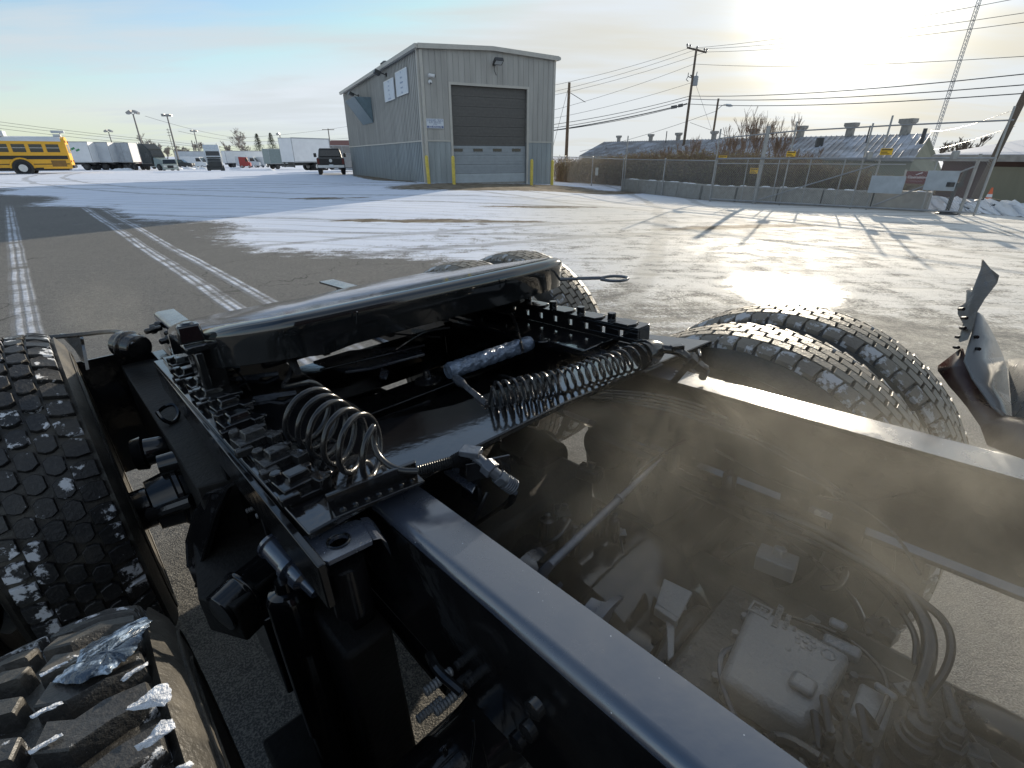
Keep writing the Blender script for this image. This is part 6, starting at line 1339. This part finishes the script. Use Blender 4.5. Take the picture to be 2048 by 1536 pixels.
f = MB(); c = tz(1611, 1284, Z0)
for k in range(8): a = k*.785; f.lathe(c+Vector((math.cos(a)*.0125, math.sin(a)*.0125, 0)), (0, 0, 1), [(0, .0042), (.002, .0035), (.0028, .001)], 10)
f.lathe(c, (0, 0, 1), [(0, .005), (.003, .004)], 6); f.lathe(tz(1657, 1310, Z0), (0, 0, 1), [(0, .011), (.002, .010), (.003, .008), (.0015, .007)], 18); f.lathe(tz(1576, 1298, Z0), (0, 0, 1), [(0, .005), (.002, .003)], 10); TB(f, 'cast_boss', K_GREY, cv)
pc = quadz(((1722, 1362), (1700, 1425), (1770, 1462), (1790, 1400)), Z0-.02); f = MB(); f.prism(pc, (0, 0, -.05)); f.prism(quadz(((1650, 1262), (1645, 1280), (1720, 1315), (1728, 1297)), Z0-.01), (0, 0, -.02)); f.prism(quadz(((1662, 1230), (1658, 1242), (1693, 1258), (1698, 1246)), Z0+.0), (0, 0, -.012)); f.prism(quadz(((1752, 1358), (1748, 1366), (1792, 1398), (1800, 1390)), Z0+.0), (0, 0, -.012)); TB(f, 'transmission_rear_cover', K_GREY, bevel=.006)
for i, (px, py, r, zz) in enumerate(((1850, 1440, .028, -.24), (1915, 1450, .02, -.22), (1700, 1510, .03, -.27), (1640, 1500, .02, -.25), (1735, 1490, .012, -.22), (1660, 1470, .012, -.22))):
    c = tz(px, py, zz); f = MB(); f.lathe(c, (.1, 0, 1), [(-.12, r*1.1), (-.06, r*1.1), (-.058, r*.8), (-.045, r*.8), (-.043, r), (-.03, r), (-.028, r*.8), (-.02, r*.8), (-.018, r*.7), (-.004, r*.7), (0, r*.5), (.001, r*.3), (.008, r*.3), (.009, r*.1)], 6 if i % 2 else 20); f.tube([c+Vector((0, 0, .005)), c+Vector((.03, .02, .02)), c+Vector((.06, .0, -.03))], .006, 8); TB(f, 'valve_body', K_ROUGH if i < 3 else K_BLK)
f = MB(); f.tube(chaikin([tz(1500, 1500, -.28), tz(1560, 1470, -.25), tz(1640, 1520, -.24)], 2), .010, 8); f.tube(chaikin([tz(1930, 1420, -.26), tz(1975, 1440, -.24), tz(2048, 1480, -.24), tz(2140, 1540, -.24)], 2), [.03]*13 if False else .026, 14); TBS(f, 'large_hose', K_HOSE)
# ridged output housing left of the cover
for i, (y, r, w) in enumerate(((.60, .085, .07), (.505, .105, .018), (.465, .092, .012), (.415, .108, .05), (.33, .075, .06))):
    f = MB(); f.lathe((.585, y+w/2, -.385), (0, -1, 0), [(0, r*.8), (.004, r), (w-.004, r), (w, r*.85)], 40); TB(f, 'output_housing', K_RAIL if i in (0, 1, 3) else K_BLK)
f = MB(); f.prism(quadz(((1328, 1156), (1386, 1184), (1358, 1236), (1312, 1206)), -.26), (0, 0, -.006)); f.prism(quadz(((1332, 1232), (1350, 1242), (1348, 1310), (1336, 1320)), -.27), (0, 0, -.006)); f.prism(quadz(((1312, 1206), (1358, 1236), (1352, 1244), (1308, 1214)), -.258), (0, 0, -.02)); TB(f, 'sensor_bracket', K_GREY, bevel=.002)
f = MB()
for i in range(16):
    t = i/16*4; k = int(t); q = cov[k].lerp(cov[(k+1) % 4], t-k)+(cov[k].lerp(cov[(k+1) % 4], t-k)-cc).normalized()*.014; f.nut(Vector((q.x, q.y, Z0-.060)), (0, 0, 1), .0065, .010)
TBS(f, 'cover_bolt', K_GREY, cv)
rb_ = random.Random(11)
for i in range(16):   # small lines, brackets and clips crossing the bay
    x, y, z = rb_.uniform(.42, .95), rb_.uniform(-.2, .5), rb_.uniform(-.36, -.27); a = rb_.uniform(0, 6.28); l = rb_.uniform(.06, .22); P = [Vector((x, y, z)), Vector((x+math.cos(a)*l*.4, y+math.sin(a)*l*.4, z+rb_.uniform(0, .03))), Vector((x+math.cos(a+.5)*l*.8, y+math.sin(a+.5)*l*.8, z+rb_.uniform(-.01, .03))), Vector((x+math.cos(a+.9)*l*1.2, y+math.sin(a+.9)*l*1.2, z-.04))]
    f = MB(); f.tube(chaikin(P, 2), rb_.uniform(.003, .0065), 8); o = TB(f, 'hydraulic_line', rb_.choice((K_HOSE, K_BLK, K_ALU)))
    if i % 2: f = MB(); f.box(P[1], (.02, .03, .004), rz(a)); f.nut(P[1]+Vector((0, 0, .002)), (0, 0, 1), .007, .008); TB(f, 'clip', K_GREY, o, bevel=.001)
for i in range(9):
    x, y = rb_.uniform(.42, 1.0), rb_.uniform(-.15, .75); z = rb_.uniform(-.36, -.28); f = MB(); s = rb_.uniform(.02, .04); f.box((x, y, z), (s*2, s*1.3, s), rz(rb_.uniform(0, 3))); f.cyl((x, y, z), (x+.01, y, z+s*.9), s*.35, n=14); f.nut((x+s*.7, y, z+s*.5), (0, 0, 1), .006, .006); TB(f, 'solenoid', rb_.choice((K_ROUGH, K_BLK, K_GREY)), bevel=.003)
for y in (.10, -.02): f = MB(); f.tube([(.62+.057*math.cos(a), y, -.36+.057*math.sin(a)) for a in np.linspace(0, 6.2832, 25)[:-1]], .004, 6, closed=True); TB(f, 'hose_clamp', K_ALU)
# transverse pipe
a, m_, b = tz(1090, 1150, -.16), tz(1100, 1130, -.15), tz(1325, 915, -.13); f = MB(); mid_ = m_.lerp(b, .55); f.tube([tz(1084, 1166, -.20), tz(1086, 1145, -.165), m_, mid_, mid_.lerp(b, .02), b.lerp(m_, .15), b], [.010, .0105, .0085, .0085, .0075, .0065, .001], 14); f.lathe(mid_, b-m_, [(-.004, .008), (-.003, .011), (.003, .011), (.004, .008)], 14); TB(f, 'vent_pipe', K_ALU)
# air lines along the frame
def hose(pts, r, name='air_line', m=K_HOSE, n=8): f = MB(); f.tube(chaikin([tz(*p) for p in pts], 3), r, n); return TB(f, name, m)
for k in range(5): hose([(1150+k*10, 780+k*5, -.05-.01*k), (1250, 781+k*6, -.06), (1340, 792+k*7, -.07), (1430, 820+k*8, -.09), (1520, 850+k*9, -.12), (1600, 886+k*12, -.15), (1720, 950+k*20, -.2)], .0032)
hose([(1180, 870, -.25), (1290, 910, -.25), (1400, 968, -.24), (1490, 1012, -.235), (1560, 1030, -.23), (1650, 1065, -.22), (1740, 1118, -.20), (1810, 1180, -.19), (1850, 1240, -.19), (1862, 1290, -.20), (1850, 1350, -.22), (1828, 1400, -.25)], .0105, 'wiring_loom', K_BLK, 12)
hose([(1340, 930, -.24), (1440, 985, -.23), (1560, 1040, -.22), (1680, 1100, -.2), (1770, 1150, -.19), (1840, 1200, -.18), (1890, 1240, -.19), (1906, 1290, -.2), (1892, 1345, -.22), (1845, 1402, -.25)], .006)
hose([(1500, 1040, -.26), (1600, 1075, -.25), (1700, 1120, -.24), (1770, 1180, -.23), (1815, 1240, -.22), (1835, 1280, -.22), (1830, 1330, -.24)], .005)
hose([(1360, 975, -.3), (1460, 1020, -.3), (1600, 1100, -.32), (1700, 1180, -.34), (1740, 1270, -.36)], .006)
hose([(1560, 930, -.12), (1680, 985, -.14), (1790, 1060, -.18), (1840, 1150, -.2)], .003); hose([(1430, 900, -.16), (1560, 970, -.18), (1700, 1010, -.19), (1830, 985, -.1)], .003); hose([(1250, 1000, -.2), (1262, 960, -.2), (1300, 920, -.17), (1370, 880, -.1)], .003)
f = MB()
for px, py in ((1500, 1016), (1556, 1029), (1412, 972)): c = tz(px, py, -.235); f.box(c, (.006, .026, .026), rz(.4))
TBS(f, 'cable_tie', K_BLK)
# right rail inner side: brackets, valves and a junction
f = MB()
for px, py, s in ((1380, 850, .03), (1400, 868, .02), (1350, 905, .022), (1260, 845, .02), (1460, 950, .02), (1130, 1050, .03), (1150, 1065, .022), (1095, 1040, .022), (1200, 1030, .02), (1230, 1040, .015)): c = tz(px, py, -.2); f.lathe(c, (.2, .1, 1), [(-.05, s*.8), (0, s*.8), (.003, s*.7), (.003, s*.4), (.015, s*.35), (.016, s*.1)], 12)
for px, py in ((1380, 900), (1290, 860), (1700, 1050), (1600, 980)): f.box(tX(px, py, 1.08), (.05, .06, .06))
f.tube(chaikin([tz(1085, 1090, -.2), tz(1120, 1075, -.18), tz(1140, 1040, -.18)], 2), .006, 8); f.tube(chaikin([tz(1120, 1100, -.22), tz(1150, 1085, -.2), tz(1165, 1050, -.2)], 2), .006, 8); TBS(f, 'air_valve', K_BLK, bevel=.002)
f = MB(); f.lathe((.40, .66, -.60), (1, 0, 0), [(0, .02), (.01, .10), (.03, .14), (.62, .14), (.64, .10), (.65, .02)], 26); TB(f, 'air_tank', K_BLK)
f = MB(); f.b2((.42, .76, -.62), (1.0, 1.12, -.34)); f.b2((.84, -.05, -.66), (1.0, .70, -.42)); f.b2((.36, -.6, -.62), (.52, .3, -.40)); TBS(f, 'bay_fill_block', K_MATTE, bevel=.02)  # dark blocks added to close the open bay between the rails
f = MB(); f.lathe((1.0, .02, -.66), (0, 1, 0), [(0, .02), (.01, .10), (.03, .13), (.5, .13), (.52, .10), (.53, .02)], 26); f.b2((.80, .05, -.62), (.95, .5, -.5)); TB(f, 'air_tank', K_BLK)
# gloss black filler: torque rods, brake chambers, brackets
f = MB(); f.tube([(.42, .95, -.22), (.66, 1.55, -.25)], .02, 10); f.tube([(.95, .95, -.22), (.72, 1.55, -.25)], .02, 10); f.tube([(.35, .62, -.5), (.35, 1.3, -.48)], .025, 10); f.tube([(1.02, .62, -.5), (1.02, 1.3, -.48)], .025, 10); TBS(f, 'torque_rod', K_BLK)
for (x, y, z, ax) in ((.10, 1.50, -.30, (1, 0, 0)), (1.15, .78, -.30, (1, 0, 0)), (.45, .98, -.35, (0, 1, 0)), (.95, .98, -.35, (0, 1, 0))):
    f = MB(); f.lathe((x, y, z), ax, [(-.10, .03), (-.095, .07), (-.04, .08), (-.035, .088), (-.025, .088), (-.02, .08), (.07, .075), (.09, .05), (.14, .018), (.18, .012)], 24); TB(f, 'brake_chamber', K_BLK)
# left side: hanger bracket, studs, shock absorber
zf = lambda u, v: (360+u/3.84, 900+v/3.84)
hp = [tX(*zf(455, 225), .165), tX(*zf(370, 285), .150), tX(*zf(120, 450), .11), tX(*zf(40, 880), .10), tX(*zf(120, 1080), .115), tX(*zf(600, 880), .175), tX(*zf(640, 560), .19), tX(*zf(560, 330), .19)]
def hang(): 
    f = MB(); A = [tz(*zf(455, 225), -.10), tz(*zf(370, 285), -.12), tz(*zf(265, 520), -.20), tz(*zf(170, 850), -.30), tz(*zf(125, 1050), -.36), tz(*zf(60, 900), -.36), tz(*zf(50, 700), -.34), tz(*zf(120, 455), -.24), tz(*zf(200, 330), -.15)]
    f.prism(A, (.012, 0, 0)); f.tube(A[:5], .004, 6); f.tube(A[5:8], .003, 6); return TB(f, 'spring_hanger', K_BLK)
hang()
f = MB(); f.b2((.205, .70, -.42), (.2485, 1.35, -.04)); f.b2((.15, .92, -.40), (.206, .95, -.06)); f.b2((.15, 1.20, -.40), (.206, 1.23, -.06)); f.b2((.10, .96, -.62), (.2, 1.18, -.38)); TB(f, 'hanger_bracket', K_BLK, bevel=.006)
f = MB(); f.prism([tz(*p, -.15) for p in ((236, 722), (318, 716), (470, 955), (392, 975))], (0, 0, -.30)); TB(f, 'rear_hanger', K_MATTE, bevel=.004)
f = MB(); f.prism([tz(*p, -.30) for p in ((452, 975), (560, 1060), (575, 1120), (470, 1215), (395, 1195), (378, 1010))], (0, 0, -.10)); TB(f, 'hanger_fill_block', K_MATTE, bevel=.006)  # black block added to fill the dark gap behind the hanger
f = MB(); f.b2((.165, .66, -.74), (.262, .95, -.28)); TB(f, 'suspension_fill_block', K_MATTE, bevel=.01)  # dark mass added where only blackness shows between shock and rail
def stud(px, py, X, l=.045, r=.0062, nm='stud'):
    c = tX(px, py, X); f = MB(); k = 9; P = []; R_ = []
    for i in range(2*k+1): P.append(c+Vector((l*(i/(2*k)), 0, l*.0)));  R_.append(r if i % 2 else r*.82)
    f.tube(P, R_, 10); return TB(f, nm, K_GREY)
for px, py in ((398, 940), (414, 961), (440, 955), (452, 1040), (470, 1062), (548, 1066), (500, 1020), (520, 1030)): stud(px-8, py+3, .160)
for px, py in ((870, 1425), (850, 1385), (835, 1440)): stud(px, py, .215, .05, .008)
def chamber():
    c = tz(505, 1172, -.33); f = MB(); f.lathe(c, (1, .35, .05), [(-.085, .02), (-.08, .045), (-.03, .05), (-.026, .057), (-.018, .057), (-.014, .05), (.05, .048), (.065, .03), (.10, .012)], 22); f.b2((c.x-.05, c.y-.02, c.z-.10), (c.x+.14, c.y+.02, c.z-.04)); TB(f, 'brake_chamber', K_BLK, bevel=.002)
chamber()
def shock():
    f = MB(); a = tz(540, 1085, -.13); b = tz(612, 1165, -.165); ax = (b-a); L_ = ax.length
    f.lathe(a, ax, [(0, .010), (.002, .026), (.010, .028), (.012, .023), (L_*.55, .023), (L_*.57, .027), (L_*.66, .027), (L_*.68, .018), (L_*.80, .018), (L_*.82, .023), (L_*.95, .022), (L_, .012), (L_+.03, .010)], 26)
    e = TB(f, 'shock_eye', K_RAIL)
    f = MB(); c = tz(575, 1185, -.235); d = Vector((-.02, -.10, -1)).normalized(); f.lathe(c, d, [(-.03, .018), (-.01, .020), (-.006, .034), (.004, .040), (.012, .041), (.34, .041), (.345, .037), (.62, .037), (.63, .02)], 30); TB(f, 'shock_absorber', K_BLK)
shock()
f = MB(); P = [tX(*z7(*p), .238) for p in ((595, 1290), (625, 1250), (640, 1260), (640, 1340), (730, 1500), (900, 1420), (860, 1535), (730, 1560))]; f.prism(P, (-.012, 0, 0)); TB(f, 'lower_bracket', K_RAIL, bevel=.003)
f = MB(); a = tX(*z7(815, 1020), .225); b = tX(*z7(960, 1190), .225); f.tube(chaikin([a, (a+b)/2+Vector((-.01, 0, .01)), b], 2), .007, 8)
for p in ((1280, 1350), (1310, 1250), (1230, 1400)): c = tX(*z7(*p), .245); f.lathe(c, (-1, 0, 0), [(0, .012), (.01, .012), (.014, .006)], 12)
f.tube([tX(*z7(1015, 1320), .24), tX(*z7(1020, 1400), .24), tX(*z7(1000, 1536), .24)], .002, 6); f.tube([tX(*z7(1055, 1420), .24), tX(*z7(1080, 1536), .24)], .002, 6); TBS(f, 'pipe_clip', K_BLK)
f = MB(); f.b2((.02, .30, -.80), (.23, 1.0, -.74)); f.b2((.10, -.3, -.60), (.20, .35, -.55)); TBS(f, 'equaliser_beam', K_MATTE, bevel=.01)
# rear left: mud flap bar, frame end, ride valve
f = MB(); f.tube(chaikin([tz(60, 678, -.02), tz(150, 671, -.02), tz(225, 662, -.02), tz(250, 666, -.02), tz(268, 690, -.04)], 2), .009, 8); f.prism([tz(118, 668, -.03), tz(160, 674, -.03), tz(172, 740, -.10), tz(150, 700, -.1)], (.01, 0, 0)); f.b2((-.30, 2.44, -.6), (.2, 2.45, -.10)); TB(f, 'mud_flap_bracket', K_BLK)
f = MB(); c = tz(262, 692, -.06); f.lathe(c, (.5, -1, -.1), [(-.06, .03), (-.055, .05), (-.02, .052), (-.015, .058), (0, .058), (.005, .05), (.05, .048), (.06, .02)], 20)
for px, py in ((300, 655), (330, 668), (320, 684), (345, 690), (290, 664)): q = tz(px, py, -.03); f.tube([q, q+Vector((.06, .02, .0))], .012, 8); f.nut(q+Vector((.02, .005, 0)), (1, .3, 0), .018, .02)
f.b2((.19, 1.55, -.40), (.235, 2.35, -.10)); f.box((.14, 2.0, -.2), (.1, .3, .04)); TB(f, 'ride_height_valve', K_BLK, bevel=.005)
f = MB(); f.tube(chaikin([tz(315, 825, -.12), tz(330, 812, -.12), tz(352, 808, -.12), tz(360, 830, -.14), tz(345, 848, -.15), tz(325, 840, -.13), tz(315, 825, -.12)], 2), .006, 6); f.lathe(tz(290, 905, -.2), (1, -.2, 0), [(-.03, .02), (-.025, .045), (0, .05), (.005, .04), (.06, .035), (.08, .02)], 18); f.lathe(tz(345, 925, -.2), (1, -.2, 0), [(-.03, .03), (.08, .035), (.09, .02)], 18); f.tube([tz(300, 1030, -.3), tz(385, 1000, -.27)], .018, 10); TB(f, 'ride_linkage', K_BLK)
# inner clutter under the fifth wheel
f = MB(); f.prism(quadz(((625, 722), (700, 700), (835, 690), (850, 706), (740, 735), (690, 742)), -.02), (0, 0, -.01)); f.prism(quadz(((762, 735), (778, 740), (772, 755), (758, 752)), -.02), (0, 0, -.01)); TBS(f, 'spring_seat', K_RAIL, bevel=.003)
for pts, r in ((((790, 700, .03), (820, 680, .03), (850, 662, .04), (900, 655, .04)), .0035), (((640, 740, -.02), (760, 712, .0), (850, 690, .01)), .004), (((450, 720, .08), (470, 740, .07), (490, 760, .05), (500, 780, .04)), .0022), (((700, 660, .02), (840, 672, .02), (880, 674, .02)), .003), (((1012, 610, .06), (1030, 640, .05), (1045, 700, .03)), .005)): hose(list(pts), r)
f = MB()
for px, py, rot in ((395, 745, -.6), (412, 768, -.6), (470, 760, -.7), (500, 800, -.4)): q = tz(px+30, py-5, .034); f.box(q, (.05, .018, .008), rz(rot)); f.tube([q, q+Vector((.03, -.03, .006)), q+Vector((.06, -.03, 0))], .006, 6)
TBS(f, 'grease_line', K_ALU)
f = MB(); f.tube(chaikin([tz(590, 905, .035), tz(596, 900, .055), tz(606, 903, .06), tz(604, 912, .04)], 2), .003, 6); TB(f, 'cotter_ring', K_ALU)
# ---------------- fender piece at the right
def fender():
    z1 = lambda u, v: (1240+u/2.535, 500+v/2.535)
    p = lambda u, v, X: tX(*z1(u, v), X)
    f = MB()
    # torn upper flap
    a = [p(1842, 48, 1.62), p(1880, 95, 1.60), p(1925, 130, 1.62), p(1915, 165, 1.56), p(1850, 250, 1.53), p(1815, 310, 1.5), p(1790, 400, 1.46), p(1765, 455, 1.43), p(1722, 470, 1.44), p(1745, 380, 1.48), p(1718, 330, 1.52), p(1722, 300, 1.52), p(1760, 270, 1.54), p(1762, 210, 1.58), p(1800, 195, 1.58), p(1830, 185, 1.6)]
    f.prism(a, (.010, .004, 0))
    o = TB(f, 'fender', gloss('torn_fender_edge', (.09, .075, .06), .25, .4, .3, 0, 1.6), bevel=.002)
    f = MB(); L1_ = [p(1815, 315, 1.50), p(1800, 420, 1.47), p(1775, 500, 1.44), p(1758, 560, 1.42), p(1800, 650, 1.40), p(1900, 790, 1.37), p(1990, 868, 1.34)]
    L2_ = [p(1840, 330, 1.56), p(1880, 400, 1.58), p(1915, 470, 1.60), p(1945, 540, 1.62), p(1962, 600, 1.60), p(1975, 740, 1.55), p(2010, 868, 1.45)]
    V = L1_+L2_; f.add(V, [(i, i+1, 8+i, 7+i) for i in range(6)]); L3_ = [p(1965, 560, 1.62), p(2150, 560, 1.5)]; f.add([p(1965, 556, 1.62), p(2200, 540, 1.45), p(2200, 900, 1.2), p(1990, 868, 1.34)], [(3, 2, 1, 0)])
    o2 = TB(f, 'fender_skin', K_FEND, o); sm_ = o2.modifiers.new('t', 'SOLIDIFY'); sm_.thickness = .006
    f = MB(); L4 = [p(1622, 590, 1.50), p(1622, 615, 1.48), p(1680, 700, 1.42), p(1760, 800, 1.36), p(1830, 900, 1.31), p(1870, 995, 1.26)]
    L5 = [p(1740, 500, 1.46), p(1765, 590, 1.43), p(1800, 655, 1.41), p(1900, 795, 1.38), p(1960, 845, 1.36), p(2200, 900, 1.20)]
    f.add(L4+L5+[p(2200, 1120, 1.1)], [(i, 6+i, 7+i, i+1) for i in range(5)]+[(5, 11, 12)]); o3 = TB(f, 'fender_inner_liner', K_FENI, o); sm_ = o3.modifiers.new('t', 'SOLIDIFY'); sm_.thickness = .005
    f = MB()
    for u, v in ((1720, 300), (1735, 345), (1728, 395), (1705, 440), (1695, 492), (1790, 440), (1800, 500)): q = p(u, v, 1.47); f.tube([q, q+Vector((-.012, -.008, .004))], .004, 6)
    TBS(f, 'fender_bolt', K_BLK, o)
fender()
# cab behind the eye: seen only as a dark reflection
f = MB(); f.b2((-.50, -3.6, -.35), (1.45, -1.9, 2.0)); cb_ = TB(f, 'cab', gloss('cab_paint', (.03, .008, .01), .12, .05), bevel=.08); cb_['label'] = 'dark cab and sleeper of the tractor'
f = MB(); f.b2((.2, -1.9, 1.1), (1.2, -1.885, 1.6)); TB(f, 'rear_window', M_GLASS, cb_)
# ================================================================== STEAM
def steam(name, lo, hi, dens, label, sc=4.2, thr=(.43, .68), loc_w=None):
    f = MB(); f.b2(lo, hi); o = f.build(name, [], None, False)
    if loc_w is None: o.matrix_world = TRUCK_M @ Matrix.Translation(SHF)
    else: o.location = loc_w
    m = bpy.data.materials.new(name+'_vapour'); m.use_nodes = True; nt = m.node_tree; N = nt.nodes; L = nt.links; N.remove(N['Principled BSDF']); out = N['Material Output']
    v = N.new('ShaderNodeVolumePrincipled'); v.inputs['Color'].default_value = (.99, .95, .84, 1); v.inputs['Anisotropy'].default_value = .35
    tc = N.new('ShaderNodeTexCoord'); n = N.new('ShaderNodeTexNoise'); n.inputs['Scale'].default_value = sc; n.inputs['Detail'].default_value = 4; n.inputs['Roughness'].default_value = .55; n.inputs['Distortion'].default_value = 1.4
    L.new(tc.outputs['Object'], n.inputs['Vector']); mr = N.new('ShaderNodeMapRange'); mr.interpolation_type = 'SMOOTHSTEP'; L.new(n.outputs[0], mr.inputs[0]); mr.inputs[1].default_value = thr[0]; mr.inputs[2].default_value = thr[1]; mr.inputs[3].default_value = dens*.22; mr.inputs[4].default_value = dens
    sp = N.new('ShaderNodeVectorMath'); sp.operation = 'MULTIPLY_ADD'; L.new(tc.outputs['Generated'], sp.inputs[0]); sp.inputs[1].default_value = (2, 2, 2); sp.inputs[2].default_value = (-1, -1, -1)
    ln = N.new('ShaderNodeVectorMath'); ln.operation = 'LENGTH'; L.new(sp.outputs[0], ln.inputs[0]); fo = N.new('ShaderNodeMapRange'); fo.interpolation_type = 'SMOOTHSTEP'; L.new(ln.outputs['Value'], fo.inputs[0]); fo.inputs[1].default_value = 1.0; fo.inputs[2].default_value = .55
    mm = N.new('ShaderNodeMath'); mm.operation = 'MULTIPLY'; L.new(mr.outputs[0], mm.inputs[0]); L.new(fo.outputs[0], mm.inputs[1]); L.new(mm.outputs[0], v.inputs['Density']); L.new(v.outputs[0], out.inputs['Volume'])
    o.data.materials.append(m); o['kind'] = 'stuff'; tag(o, label, 'steam'); return o
steam('steam', (.28, -.75, -.55), (1.34, 1.0, .20), .95, 'thin warm steam drifting up between the frame rails of the tractor')
c = at(255, 640, 3.0); steam('steam', (-.2, -.16, -.14), (.2, .16, .16), .5, 'small puff of steam beside the rear left frame end', 6.0, loc_w=t2w((.10, 2.35, .08)))
